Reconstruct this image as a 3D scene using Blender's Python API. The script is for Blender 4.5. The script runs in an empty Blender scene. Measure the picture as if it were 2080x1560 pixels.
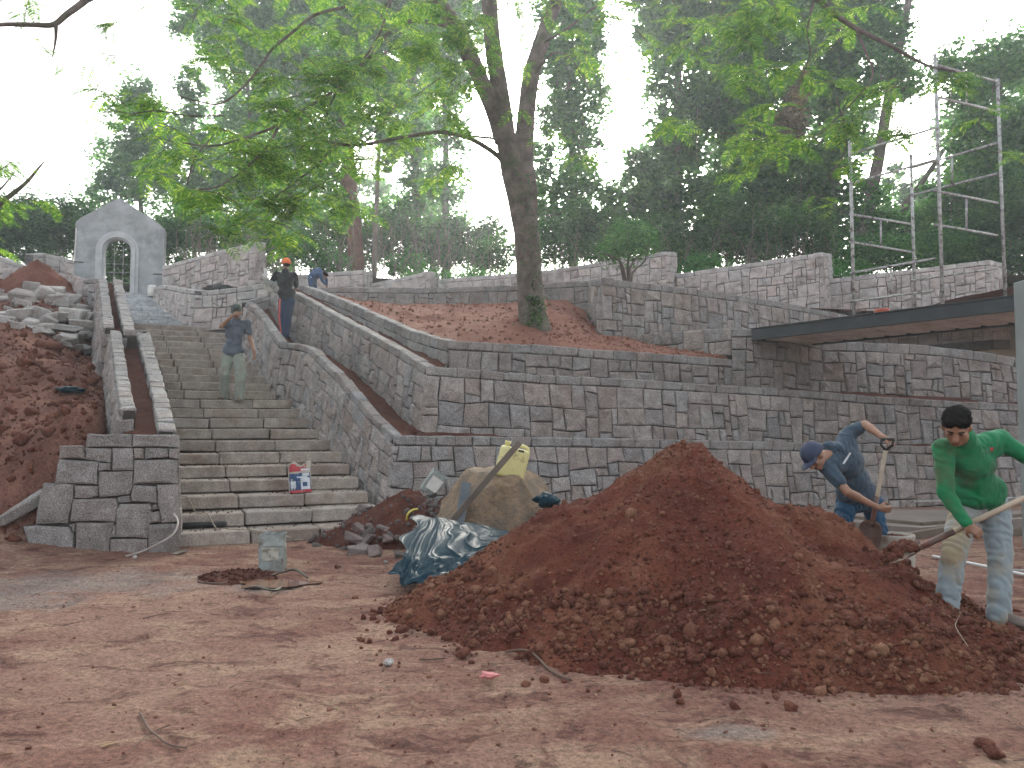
import bpy, bmesh, math, random
import numpy as np
from mathutils import Vector, Matrix, Quaternion
from mathutils.bvhtree import BVHTree

random.seed(11)
rs = np.random.RandomState(7)
R = math.radians
scene = bpy.context.scene
C = scene.collection

# ---------------------------------------------------------------- camera, world, sun, exposure
F_PX, CAM_H = 1600.0, 1.40
PITCH = math.atan(90 / 1600)
cam_d = bpy.data.cameras.new('camera')
cam_d.sensor_width = 36.0
cam_d.lens = 36.0 * F_PX / 2080
cam_d.clip_end = 600
cam = bpy.data.objects.new('camera', cam_d)
C.objects.link(cam)
cam.location = (0, 0, CAM_H)
cam.rotation_euler = (R(90) + PITCH, 0, 0)
scene.camera = cam

SUN_EL, SUN_AZ = R(24), R(9)      # the sun stands behind the trees, a little right of the view
world = bpy.data.worlds.new('World')
scene.world = world
world.use_nodes = True
wn = world.node_tree
wn.nodes.clear()
sky = wn.nodes.new('ShaderNodeTexSky')
sky.sky_type = 'NISHITA'
sky.sun_disc = False
sky.sun_elevation = SUN_EL
sky.sun_rotation = SUN_AZ
sky.air_density = 1.0
sky.dust_density = 6.0
sky.ozone_density = 1.0
hs = wn.nodes.new('ShaderNodeHueSaturation')
hs.inputs['Saturation'].default_value = 0.3
wb = wn.nodes.new('ShaderNodeBackground')
wb.inputs['Strength'].default_value = 0.125
wo = wn.nodes.new('ShaderNodeOutputWorld')
wn.links.new(sky.outputs[0], hs.inputs['Color'])
wn.links.new(hs.outputs[0], wb.inputs[0])
wn.links.new(wb.outputs[0], wo.inputs[0])

sun_d = bpy.data.lights.new('sun', 'SUN')
sun_d.energy = 1.5
sun_d.angle = R(20)
sun_d.color = (1.0, 0.93, 0.82)
sun = bpy.data.objects.new('sun', sun_d)
C.objects.link(sun)
sd = Vector((math.sin(SUN_AZ) * math.cos(SUN_EL), math.cos(SUN_AZ) * math.cos(SUN_EL), math.sin(SUN_EL)))
sun.rotation_euler = sd.to_track_quat('Z', 'Y').to_euler()
sun.location = sd * 60

scene.view_settings.view_transform = 'Standard'
scene.view_settings.look = 'None'
scene.view_settings.gamma = 1
scene.view_settings.use_curve_mapping = False
scene.view_settings.exposure = 2.2
scene.cycles.use_denoising = True
scene.cycles.max_bounces = 6
scene.cycles.diffuse_bounces = 3
scene.cycles.glossy_bounces = 2
scene.cycles.transmission_bounces = 4
scene.cycles.transparent_max_bounces = 6
scene.cycles.volume_bounces = 0
scene.cycles.use_adaptive_sampling = True
scene.cycles.adaptive_threshold = 0.02

# ---------------------------------------------------------------- helpers
cp, sp = math.cos(PITCH), math.sin(PITCH)

def ray(px, py):
    u, v = (px - 1040) / F_PX, (780 - py) / F_PX
    return (u, cp - v * sp, sp + v * cp)

def P(px, py, Y):
    """the point of the place seen at a photo position, Y metres in front of the camera"""
    d = ray(px, py)
    k = Y / d[1]
    return Vector((d[0] * k, Y, CAM_H + d[2] * k))

def PZ(px, py, z):
    d = ray(px, py)
    k = (z - CAM_H) / d[2]
    return Vector((d[0] * k, d[1] * k, z))

def V(*a):
    return Vector(a)

ORG = {}

def tag(o, label=None, cat=None, group=None, kind=None):
    if label: o['label'] = label
    if cat: o['category'] = cat
    if group: o['group'] = group
    if kind: o['kind'] = kind
    return o

def thing(name, label, cat, loc=(0, 0, 0), group=None, kind=None):
    o = bpy.data.objects.new(name, None)
    o.empty_display_size = 0.1
    C.objects.link(o)
    o.location = loc
    ORG[o.name] = Vector(loc)
    return tag(o, label, cat, group, kind)

def link(name, me, mat, parent=None, off=None):
    o = bpy.data.objects.new(name, me)
    C.objects.link(o)
    if mat is not None and len(me.materials) == 0:
        me.materials.append(mat)
    if parent is not None:
        o.parent = parent
    ORG[o.name] = ORG[parent.name].copy() if parent is not None else Vector((0, 0, 0))
    return o

def obj(name, verts, faces, mat, parent=None, smooth=False, kind=None, centre=False):
    """one mesh object; vertices are given in world coordinates"""
    a = np.array([tuple(v) for v in verts], dtype=np.float64) if not isinstance(verts, np.ndarray) else verts
    if parent is not None:
        a = a - np.array(ORG[parent.name])
    loc = None
    if centre:
        loc = a.mean(axis=0)
        a = a - loc
    me = bpy.data.meshes.new(name)
    if isinstance(faces, np.ndarray):
        n, k = faces.shape
        me.vertices.add(len(a)); me.vertices.foreach_set('co', a.astype(np.float32).ravel())
        me.loops.add(n * k); me.loops.foreach_set('vertex_index', faces.astype(np.int32).ravel())
        me.polygons.add(n)
        me.polygons.foreach_set('loop_start', np.arange(0, n * k, k, dtype=np.int32))
        me.polygons.foreach_set('loop_total', np.full(n, k, dtype=np.int32))
        me.update(calc_edges=True)
    else:
        me.from_pydata(a.tolist(), [], faces)
        me.update()
    if smooth:
        me.polygons.foreach_set('use_smooth', np.ones(len(me.polygons), dtype=bool))
    o = link(name, me, mat, parent)
    if loc is not None:
        o.location = loc
        ORG[o.name] = ORG[o.name] + Vector(loc)
    if kind: o['kind'] = kind
    return o

class MB:
    """collects shapes into one mesh"""
    def __init__(s): s.v, s.f = [], []
    def add(s, v, f):
        b = len(s.v); s.v += [tuple(p) for p in v]; s.f += [tuple(i + b for i in q) for q in f]; return s
    def build(s, name, mat, parent=None, smooth=False, kind=None, centre=False):
        return obj(name, s.v, s.f, mat, parent, smooth, kind, centre)

def rblock(c, ax, ay, az, dx, dy, dz, bev=0.01, jit=0.0, rnd=random):
    """a block with chamfered edges; c centre, ax ay az unit axes, half sizes"""
    vs, idx = [], {}
    for sx in (-1, 1):
        for sy in (-1, 1):
            for sz in (-1, 1):
                j = [rnd.uniform(-jit, jit) for _ in range(3)]
                for k in range(3):
                    q = [sx * (dx - bev), sy * (dy - bev), sz * (dz - bev)]
                    q[k] = (sx * dx, sy * dy, sz * dz)[k]
                    q = [q[i] + j[i] for i in range(3)]
                    idx[(sx, sy, sz, k)] = len(vs)
                    vs.append(c + ax * q[0] + ay * q[1] + az * q[2])
    f = []
    for s in (-1, 1):
        f.append([idx[(s, a, b, 0)] for a, b in ((-1, -1), (1, -1), (1, 1), (-1, 1))][::s])
        f.append([idx[(a, s, b, 1)] for a, b in ((-1, -1), (1, -1), (1, 1), (-1, 1))][::-s])
        f.append([idx[(a, b, s, 2)] for a, b in ((-1, -1), (1, -1), (1, 1), (-1, 1))][::s])
    for a in (-1, 1):
        for b in (-1, 1):
            f.append([idx[(a, b, -1, 0)], idx[(a, b, 1, 0)], idx[(a, b, 1, 1)], idx[(a, b, -1, 1)]][::-a * b])
            f.append([idx[(a, -1, b, 0)], idx[(a, 1, b, 0)], idx[(a, 1, b, 2)], idx[(a, -1, b, 2)]][::a * b])
            f.append([idx[(-1, a, b, 1)], idx[(1, a, b, 1)], idx[(1, a, b, 2)], idx[(-1, a, b, 2)]][::-a * b])
            for c2 in (-1, 1):
                f.append([idx[(a, b, c2, 0)], idx[(a, b, c2, 1)], idx[(a, b, c2, 2)]][::a * b * c2])
    return vs, f

AX, AY, AZ = V(1, 0, 0), V(0, 1, 0), V(0, 0, 1)

def frame(d, up=AZ):
    d = Vector(d).normalized()
    if abs(d.dot(up)) > 0.98: up = AX
    s = d.cross(up).normalized()
    return d, s, s.cross(d).normalized()

def bar(a, b, w, h, bev=0.004, jit=0, up=AZ):
    a, b = Vector(a), Vector(b)
    d, s, u = frame(b - a, up)
    return rblock((a + b) / 2, d, s, u, (b - a).length / 2, w / 2, h / 2, bev, jit)

def tube(pts, rad, n=8, caps=True, wob=0.0, seed=0):
    pts = [Vector(p) for p in pts]
    if not hasattr(rad, '__len__'): rad = [rad] * len(pts)
    r_ = random.Random(seed)
    v, f = [], []
    prev = None
    for i, p in enumerate(pts):
        t = (pts[min(i + 1, len(pts) - 1)] - pts[max(i - 1, 0)])
        if t.length < 1e-9: t = Vector((0, 0, 1))
        t.normalize()
        if prev is None:
            s = t.orthogonal().normalized()
        else:
            s = (prev - t * prev.dot(t))
            s = s.normalized() if s.length > 1e-6 else t.orthogonal().normalized()
        prev = s
        u = t.cross(s)
        for k in range(n):
            a = 2 * math.pi * k / n
            rr = rad[i] * (1 + (r_.uniform(-wob, wob) if wob else 0))
            v.append(p + s * (math.cos(a) * rr) + u * (math.sin(a) * rr))
    for i in range(len(pts) - 1):
        for k in range(n):
            a, b = i * n + k, i * n + (k + 1) % n
            f.append((a, b, b + n, a + n))
    if caps:
        f.append(tuple(range(n))[::-1]); m = (len(pts) - 1) * n
        f.append(tuple(m + k for k in range(n)))
    return v, f

def smooth_path(pts, rad, k=4):
    """Catmull-Rom through points with radii"""
    pts = [Vector(p) for p in pts]
    out, ro = [], []
    n = len(pts)
    for i in range(n - 1):
        p0, p1, p2, p3 = pts[max(i - 1, 0)], pts[i], pts[i + 1], pts[min(i + 2, n - 1)]
        for j in range(k):
            t = j / k
            out.append(0.5 * ((2 * p1) + (p2 - p0) * t + (2 * p0 - 5 * p1 + 4 * p2 - p3) * t * t + (3 * p1 - p0 - 3 * p2 + p3) * t ** 3))
            ro.append(rad[i] * (1 - t) + rad[i + 1] * t)
    out.append(pts[-1]); ro.append(rad[-1])
    return out, ro

def vnoise(x, y, seed=0):
    xi, yi = np.floor(x).astype(np.int64), np.floor(y).astype(np.int64)
    xf, yf = x - xi, y - yi
    def h(a, b):
        n = (a * 374761393 + b * 668265263 + seed * 1442695041) & 0x7fffffff
        n = ((n ^ (n >> 13)) * 1274126177) & 0x7fffffff
        n = n ^ (n >> 16)
        return (n & 0xffff) / 32767.5 - 1.0
    u, v = xf * xf * (3 - 2 * xf), yf * yf * (3 - 2 * yf)
    return (h(xi, yi) * (1 - u) + h(xi + 1, yi) * u) * (1 - v) + (h(xi, yi + 1) * (1 - u) + h(xi + 1, yi + 1) * u) * v

def fbm(x, y, sc, oc=4, seed=0, gain=0.5):
    t, a, f = 0, 1.0, 1.0 / sc
    for o in range(oc):
        t = t + a * vnoise(x * f + 13.7 * o, y * f - 7.1 * o, seed + o)
        a *= gain; f *= 2.03
    return t

def grid_mesh(name, xs, ys, zf, mat, parent=None, kind=None, smooth=True, uvf=None):
    X, Y = np.meshgrid(xs, ys)
    Z = zf(X, Y)
    v = np.stack([X.ravel(), Y.ravel(), Z.ravel()], 1)
    nx, ny = len(xs), len(ys)
    i = np.arange(nx * ny).reshape(ny, nx)
    f = np.stack([i[:-1, :-1].ravel(), i[:-1, 1:].ravel(), i[1:, 1:].ravel(), i[1:, :-1].ravel()], 1)
    return obj(name, v, f, mat, parent, smooth, kind)

_t = (1 + 5 ** .5) / 2
ICO_V = np.array([(-1, _t, 0), (1, _t, 0), (-1, -_t, 0), (1, -_t, 0), (0, -1, _t), (0, 1, _t), (0, -1, -_t), (0, 1, -_t), (_t, 0, -1), (_t, 0, 1), (-_t, 0, -1), (-_t, 0, 1)], float)
ICO_V /= np.linalg.norm(ICO_V[0])
ICO_F = np.array([(0, 11, 5), (0, 5, 1), (0, 1, 7), (0, 7, 10), (0, 10, 11), (1, 5, 9), (5, 11, 4), (11, 10, 2), (10, 7, 6), (7, 1, 8), (3, 9, 4), (3, 4, 2), (3, 2, 6), (3, 6, 8), (3, 8, 9), (4, 9, 5), (2, 4, 11), (6, 2, 10), (8, 6, 7), (9, 8, 1)])

def ico2(v=ICO_V, f=ICO_F):
    v = [tuple(p) for p in v]; m = {}; nf = []
    def mid(a, b):
        k = (min(a, b), max(a, b))
        if k not in m:
            q = (np.array(v[a]) + np.array(v[b])) / 2; q /= np.linalg.norm(q)
            m[k] = len(v); v.append(tuple(q))
        return m[k]
    for a, b, c in f:
        x, y, z = mid(a, b), mid(b, c), mid(c, a)
        nf += [(a, x, z), (b, y, x), (c, z, y), (x, y, z)]
    return np.array(v), np.array(nf)
ICO2_V, ICO2_F = ico2()
ICO3_V, ICO3_F = ico2(ICO2_V, ICO2_F)

def rand_rot(n, rs=rs):
    q = rs.normal(size=(n, 4)); q /= np.linalg.norm(q, axis=1)[:, None]
    w, x, y, z = q.T
    return np.stack([1 - 2 * (y * y + z * z), 2 * (x * y - z * w), 2 * (x * z + y * w), 2 * (x * y + z * w), 1 - 2 * (x * x + z * z), 2 * (y * z - x * w), 2 * (x * z - y * w), 2 * (y * z + x * w), 1 - 2 * (x * x + y * y)], 1).reshape(n, 3, 3)

def scatter(bv, bf, pos, size, jit=0.25, squash=None, rs=rs):
    """copies of one small shape, each deformed at random, as one vertex / face array"""
    n = len(pos)
    M = rand_rot(n, rs)
    b = bv[None] * (1 + rs.uniform(-jit, jit, (n, len(bv), 1)))
    if squash is not None: b = b * squash[:, None, :]
    v = np.einsum('nij,nkj->nki', M, b) * np.asarray(size).reshape(n, 1, 1) + pos[:, None]
    f = bf[None] + (np.arange(n) * len(bv))[:, None, None]
    return v.reshape(-1, 3), f.reshape(-1, bf.shape[1])

# ---------------------------------------------------------------- materials
def new_mat(name):
    m = bpy.data.materials.new(name); m.use_nodes = True
    nt = m.node_tree; nt.nodes.clear()
    out = nt.nodes.new('ShaderNodeOutputMaterial')
    b = nt.nodes.new('ShaderNodeBsdfPrincipled')
    nt.links.new(b.outputs[0], out.inputs[0])
    return m, nt, b, out

def nd(nt, t, **kw):
    n = nt.nodes.new(t)
    for k, v in kw.items():
        if k.startswith('i_'): n.inputs[k[2:].replace('_', ' ')].default_value = v
        else: setattr(n, k, v)
    return n

def ramp(nt, src, stops, interp='LINEAR'):
    r = nt.nodes.new('ShaderNodeValToRGB'); cr = r.color_ramp; cr.interpolation = interp
    while len(cr.elements) < len(stops): cr.elements.new(0.5)
    for e, (p, c) in zip(cr.elements, stops):
        e.position = p; e.color = (*c, 1) if len(c) == 3 else c
    nt.links.new(src, r.inputs[0]); return r.outputs[0]

def g1(v): return (v, v, v)

def mixc(nt, fac, a, b, mode='MIX'):
    m = nt.nodes.new('ShaderNodeMix'); m.data_type = 'RGBA'; m.blend_type = mode
    for sock, val in ((m.inputs[0], fac), (m.inputs[6], a), (m.inputs[7], b)):
        if hasattr(val, 'links') or hasattr(val, 'is_linked'): nt.links.new(val, sock)
        else: sock.default_value = val if not isinstance(val, tuple) else (*val, 1)[:4]
    return m.outputs[2]

def noise(nt, scale, detail=4, rough=0.55, vec=None, dist=0.0):
    n = nd(nt, 'ShaderNodeTexNoise'); n.inputs['Scale'].default_value = scale
    n.inputs['Detail'].default_value = detail; n.inputs['Roughness'].default_value = rough
    n.inputs['Distortion'].default_value = dist
    if vec is None:
        vec = obj_coord(nt)
    nt.links.new(vec, n.inputs['Vector']); return n.outputs['Fac']

def obj_coord(nt):
    for n in nt.nodes:
        if n.type == 'TEX_COORD': return n.outputs['Object']
    return nt.nodes.new('ShaderNodeTexCoord').outputs['Object']

def bump(nt, b, h, strength=0.5, dist=0.02, prev=None):
    n = nt.nodes.new('ShaderNodeBump'); n.inputs['Strength'].default_value = strength; n.inputs['Distance'].default_value = dist
    nt.links.new(h, n.inputs['Height'])
    if prev is not None: nt.links.new(prev, n.inputs['Normal'])
    nt.links.new(n.outputs[0], b.inputs['Normal']); return n.outputs[0]

def simple(name, col, rough=0.7, var=0.2, scale=8, bs=0.2, bscale=40, bd=0.005, metal=0.0, dirt=None, dirt_scale=3, dirt_amt=(0.5, 0.65)):
    m, nt, b, out = new_mat(name)
    n = noise(nt, scale, 5)
    lo, hi = tuple(c * (1 - var) for c in col), tuple(min(1, c * (1 + var)) for c in col)
    c = ramp(nt, n, [(0.3, lo), (0.7, hi)])
    if dirt:
        f = ramp(nt, noise(nt, dirt_scale, 6, 0.65), [(dirt_amt[0], g1(0)), (dirt_amt[1], g1(1))])
        c = mixc(nt, f, c, dirt)
    nt.links.new(c, b.inputs['Base Color'])
    b.inputs['Roughness'].default_value = rough; b.inputs['Metallic'].default_value = metal
    if bs: bump(nt, b, noise(nt, bscale, 6, 0.6), bs, bd)
    return m

def stone_mat(name, stops, speck=0.35, bs=0.8, red=0.0, sc=1.0):
    m, nt, b, out = new_mat(name)
    oi = nt.nodes.new('ShaderNodeObjectInfo')
    base = ramp(nt, oi.outputs['Random'], stops)
    n1 = noise(nt, 5 * sc, 5, 0.6)
    c = mixc(nt, 1.0, base, ramp(nt, n1, [(0.3, g1(0.72)), (0.7, g1(1.25))]), 'MULTIPLY')
    n2 = noise(nt, 75 * sc, 3, 0.7)
    c = mixc(nt, 1.0, c, ramp(nt, n2, [(0.35, g1(1 - speck)), (0.5, g1(1.0)), (0.68, g1(1 + speck * 1.3))]), 'MULTIPLY')
    st = ramp(nt, noise(nt, 1.7, 5, 0.6), [(0.52, g1(0)), (0.72, g1(0.55 + red))])
    c = mixc(nt, st, c, (0.16, 0.105, 0.08))
    nt.links.new(c, b.inputs['Base Color'])
    b.inputs['Roughness'].default_value = 0.88
    b.inputs['Specular IOR Level'].default_value = 0.3
    h = mixc(nt, 0.35, noise(nt, 16 * sc, 6, 0.62), noise(nt, 70 * sc, 3, 0.6))
    bump(nt, b, h, bs, 0.035 / sc)
    return m

M = {}
M['stone'] = stone_mat('granite_rubble', [(0.0, (0.235, 0.225, 0.222)), (0.2, (0.28, 0.238, 0.215)), (0.4, (0.345, 0.31, 0.285)), (0.55, (0.265, 0.258, 0.255)), (0.75, (0.34, 0.295, 0.268)), (0.9, (0.255, 0.212, 0.188)), (1.0, (0.36, 0.34, 0.325))], bs=1.0, speck=.5)
M['stone_dark'] = stone_mat('granite_rubble_grey', [(0.0, (0.205, 0.195, 0.19)), (0.3, (0.25, 0.218, 0.20)), (0.55, (0.265, 0.25, 0.24)), (0.8, (0.285, 0.245, 0.22)), (1.0, (0.22, 0.21, 0.205))], bs=1.0, speck=.5)
M['stone_pale'] = stone_mat('granite_rubble_pale', [(0.0, (0.38, 0.345, 0.33)), (0.35, (0.48, 0.43, 0.40)), (0.65, (0.42, 0.40, 0.385)), (1.0, (0.52, 0.455, 0.42))], speck=0.25)
M['coping'] = stone_mat('granite_coping', [(0.0, (0.215, 0.205, 0.20)), (0.3, (0.28, 0.27, 0.26)), (0.55, (0.26, 0.232, 0.215)), (0.8, (0.30, 0.285, 0.27)), (1.0, (0.24, 0.235, 0.235))], bs=1.0, speck=.55)
M['coping_pale'] = stone_mat('granite_coping_pale', [(0.0, (0.38, 0.37, 0.36)), (1.0, (0.50, 0.47, 0.44))], bs=0.5)
M['step'] = stone_mat('granite_step', [(0.0, (0.30, 0.258, 0.225)), (0.5, (0.375, 0.32, 0.275)), (1.0, (0.335, 0.30, 0.27))], bs=0.9, sc=1.2)
def muddy(m):
    nt = m.node_tree; b = [n for n in nt.nodes if n.type == 'BSDF_PRINCIPLED'][0]; src = b.inputs['Base Color'].links[0].from_socket
    f = ramp(nt, noise(nt, 2.6, 6, 0.65), [(0.5, g1(0)), (0.7, g1(0.55))])
    nt.links.new(mixc(nt, f, src, (0.19, 0.115, 0.08)), b.inputs['Base Color'])
muddy(M['step'])
M['step_hazy'] = stone_mat('granite_step_hazed', [(0.0, (0.329, 0.354, 0.366)), (1.0, (0.439, 0.451, 0.451))], bs=0.45)
M['mortar'] = simple('dark_mortar', (0.040, 0.031, 0.027), 0.95, 0.4, 10, 0.5, 60, 0.01)
M['mortar_pale'] = simple('grey_mortar', (0.11, 0.10, 0.095), 0.95, 0.4, 10, 0.5, 60, 0.01)

def soil_mat(name, stops, scale=1.2, bs=0.7, patches=None, fine=True):
    m, nt, b, out = new_mat(name)
    n = noise(nt, scale, 8, 0.62)
    c = ramp(nt, n, stops)
    if patches:
        for (sc, lo, hi, col) in patches:
            f = ramp(nt, noise(nt, sc, 6, 0.65, dist=0.4), [(lo, g1(0)), (hi, g1(1))])
            c = mixc(nt, f, c, col)
    g = ramp(nt, noise(nt, 38, 5, 0.75), [(0.32, g1(0.62)), (0.5, g1(1)), (0.7, g1(1.45))])
    c = mixc(nt, 1.0, c, g, 'MULTIPLY')
    nt.links.new(c, b.inputs['Base Color'])
    b.inputs['Roughness'].default_value = 0.95
    b.inputs['Specular IOR Level'].default_value = 0.2
    h = mixc(nt, 0.4, noise(nt, 11, 8, 0.72), noise(nt, 55, 5, 0.7))
    bump(nt, b, h, min(1, bs * 1.2), 0.06)
    return m
M['heap'] = soil_mat('red_earth_heap', [(0.3, (0.095, 0.026, 0.017)), (0.52, (0.15, 0.045, 0.028)), (0.68, (0.205, 0.078, 0.046)), (0.8, (0.11, 0.035, 0.024))], 1.6, 0.9, patches=[(1.1, .52, .66, (.205, .088, .05))])
M['soil'] = soil_mat('red_earth', [(0.3, (0.07, 0.025, 0.018)), (0.7, (0.145, 0.055, 0.038))], 2.5, 0.9)
M['terrace'] = soil_mat('terrace_earth', [(0.3, (0.19, 0.085, 0.06)), (0.7, (0.30, 0.14, 0.10))], 1.2, 0.9)
M['hillsoil'] = soil_mat('left_hill_earth', [(0.3, (0.10, 0.036, 0.026)), (0.5, (0.17, 0.065, 0.045)), (0.7, (0.24, 0.11, 0.075))], 0.9, 1.0)
M['clod'] = soil_mat('earth_clods', [(0.3, (0.10, 0.035, 0.026)), (0.5, (0.15, 0.056, 0.038)), (0.7, (0.22, 0.095, 0.06))], 3, 0.8)
M['forest'] = soil_mat('forest_floor', [(0.3, (0.05, 0.045, 0.025)), (0.7, (0.12, 0.10, 0.06))], 1.2, 0.9)

def leaf_mat(name, a, b_, c_, trans=0.45, rough=0.55):
    m = bpy.data.materials.new(name); m.use_nodes = True
    nt = m.node_tree; nt.nodes.clear()
    out = nt.nodes.new('ShaderNodeOutputMaterial')
    geo = nt.nodes.new('ShaderNodeNewGeometry')
    col = ramp(nt, geo.outputs['Random Per Island'], [(0.0, a), (0.5, b_), (1.0, c_)])
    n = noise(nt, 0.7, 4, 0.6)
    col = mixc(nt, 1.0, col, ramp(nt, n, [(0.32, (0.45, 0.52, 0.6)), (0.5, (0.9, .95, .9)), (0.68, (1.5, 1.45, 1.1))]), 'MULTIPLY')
    d = nt.nodes.new('ShaderNodeBsdfPrincipled'); d.inputs['Roughness'].default_value = rough
    d.inputs['Specular IOR Level'].default_value = 0.12
    t = nt.nodes.new('ShaderNodeBsdfTranslucent')
    nt.links.new(col, d.inputs['Base Color'])
    tc = mixc(nt, 1.0, col, (1.25, 1.35, 0.85), 'MULTIPLY')
    nt.links.new(tc, t.inputs['Color'])
    mx = nt.nodes.new('ShaderNodeMixShader'); mx.inputs[0].default_value = trans
    nt.links.new(d.outputs[0], mx.inputs[1]); nt.links.new(t.outputs[0], mx.inputs[2])
    nt.links.new(mx.outputs[0], out.inputs[0])
    return m
M['frond'] = leaf_mat('feathery_leaf', (0.06, 0.15, 0.045), (0.12, 0.24, 0.06), (0.32, 0.43, 0.09), 0.62)  # darkest green puts the look of shaded fronds into the leaf colour
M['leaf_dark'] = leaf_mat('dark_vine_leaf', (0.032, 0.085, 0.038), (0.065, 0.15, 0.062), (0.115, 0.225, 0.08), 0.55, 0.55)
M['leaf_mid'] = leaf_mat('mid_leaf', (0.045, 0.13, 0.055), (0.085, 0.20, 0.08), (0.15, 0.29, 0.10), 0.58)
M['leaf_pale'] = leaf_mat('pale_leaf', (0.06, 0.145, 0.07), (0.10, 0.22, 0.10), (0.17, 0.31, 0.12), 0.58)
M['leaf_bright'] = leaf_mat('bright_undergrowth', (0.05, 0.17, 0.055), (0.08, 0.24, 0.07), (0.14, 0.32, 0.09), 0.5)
M['leaf_dry'] = leaf_mat('dry_leaf', (0.14, 0.09, 0.06), (0.22, 0.15, 0.10), (0.30, 0.22, 0.16), 0.2, 0.8)
M['bark'] = simple('grey_brown_bark', (0.145, 0.115, 0.10), 0.9, 0.5, 5, 1.0, 26, 0.04, dirt=(0.06, 0.085, 0.035), dirt_scale=1.8, dirt_amt=(0.52, 0.70))
M['bark2'] = simple('forest_bark', (0.11, 0.085, 0.07), 0.9, 0.4, 4, 0.8, 22, 0.03, dirt=(0.16, 0.15, 0.12), dirt_scale=2.5)
M['vine'] = simple('dry_vine', (0.17, 0.14, 0.11), 0.9, 0.3, 4, 0)
M['render'] = simple('cement_render', (0.40, 0.42, 0.425), 0.9, 0.25, 1.3, 0.4, 18, 0.01, dirt=(0.27, 0.285, 0.29), dirt_scale=1.2, dirt_amt=(0.44, 0.6))
M['render_light'] = simple('pale_cement', (0.50, 0.515, 0.52), 0.9, 0.15, 3, 0.3, 20, 0.01)
M['concrete'] = simple('column_concrete', (0.24, 0.27, 0.26), 0.85, 0.15, 2, 0.3, 30, 0.006)
M['steel_dark'] = simple('dark_painted_steel', (0.022, 0.03, 0.036), 0.5, 0.3, 3, 0.1, 30, 0.003, dirt=(0.07, 0.075, 0.075), dirt_scale=6, dirt_amt=(0.6, 0.75))
M['deck'] = simple('ribbed_deck_underside', (0.55, 0.50, 0.47), 0.7, 0.15, 2, 0.2, 20, 0.004, dirt=(.38,.33,.30))
M['galv'] = simple('weathered_scaffold_steel', (0.42, 0.43, 0.41), 0.6, 0.3, 12, 0.2, 60, 0.003, 0.3, dirt=(0.11, 0.08, 0.06), dirt_scale=9)
M['wood'] = simple('weathered_plank', (0.13, 0.105, 0.085), 0.9, 0.4, 3, 0.6, 50, 0.004)
M['wood_dark'] = simple('dark_wet_plank', (0.05, 0.048, 0.045), 0.8, 0.4, 3, 0.6, 50, 0.004)
M['wood_grey'] = simple('blue_grey_board', (0.13, 0.15, 0.165), 0.85, 0.3, 3, 0.5, 40, 0.004)
M['handle'] = simple('worn_wooden_handle', (0.40, 0.32, 0.24), 0.7, 0.3, 5, 0.3, 60, 0.002)
M['blade'] = simple('earthy_steel_blade', (0.12, 0.075, 0.06), 0.6, 0.3, 12, 0.3, 50, 0.002, 0.3, dirt=(0.16, 0.05, 0.03), dirt_scale=8)
M['rust'] = simple('stained_tin', (0.30, 0.33, 0.31), 0.55, 0.2, 8, 0.2, 40, 0.003, 0.25, dirt=(0.12, 0.10, 0.08), dirt_scale=7, dirt_amt=(0.48, 0.68))
M['tinlabel'] = simple('stained_pale_label', (0.45, 0.43, 0.36), 0.7, 0.2, 8, 0.1, 40, 0.002, dirt=(0.18, 0.16, 0.13), dirt_scale=10)
M['yellow'] = simple('yellow_plastic', (0.66, 0.60, 0.27), 0.45, 0.1, 4, 0.08, 30, 0.003, dirt=(0.28, 0.23, 0.10), dirt_scale=11, dirt_amt=(0.56, 0.70))
M['boulder'] = simple('tan_boulder', (0.27, 0.19, 0.12), 0.9, 0.35, 6, 1.0, 22, 0.05, dirt=(0.15, 0.125, 0.10), dirt_scale=3.5, dirt_amt=(.46, .66))
M['rubble'] = stone_mat('broken_granite', [(0.0, (0.30, 0.29, 0.28)), (0.4, (0.38, 0.36, 0.34)), (0.7, (0.47, 0.45, 0.42)), (1.0, (0.27, 0.24, 0.22))], bs=1.0)
M['rubble_dark'] = stone_mat('dark_rubble', [(0.0, (0.10, 0.085, 0.08)), (0.5, (0.15, 0.11, 0.10)), (1.0, (0.19, 0.16, 0.15))], bs=0.7)
M['rope'] = simple('pale_rope', (0.33, 0.28, 0.21), 0.9, 0.2, 30, 0.3, 100, 0.002)
M['hose'] = simple('pale_hose', (0.38, 0.33, 0.29), 0.6, 0.1, 6, 0)
M['white'] = simple('dirty_white', (0.62, 0.60, 0.56), 0.7, 0.15, 6, 0.1)
M['pvc'] = simple('white_pipe', (0.6, 0.6, 0.58), 0.4, 0.05, 4, 0)
M['red_plastic'] = simple('red_plastic', (0.42, 0.09, 0.05), 0.5, 0.1, 4, 0.1)
M['rubber'] = simple('black_rubber', (0.02, 0.02, 0.021), 0.6, 0.2, 5, 0.1)
M['twig'] = simple('dead_twig', (0.13, 0.085, 0.065), 0.9, 0.3, 8, 0)
M['pod'] = simple('dark_seed_pod', (0.035, 0.022, 0.016), 0.5, 0.3, 8, 0.2)
M['formwork'] = simple('wet_formwork_board', (0.15, 0.115, 0.085), 0.85, 0.3, 3, 0.4, 30, 0.004)
M['slab'] = simple('fresh_concrete_path', (0.20, 0.165, 0.145), 0.85, 0.2, 2, 0.3, 20, 0.01)
M['pink'] = simple('pink_scrap', (0.60, 0.22, 0.22), 0.7, 0.1, 8, 0.2)
M['yhose'] = simple('yellow_hose', (0.6, 0.5, 0.08), 0.5, 0.1, 8, 0)

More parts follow.
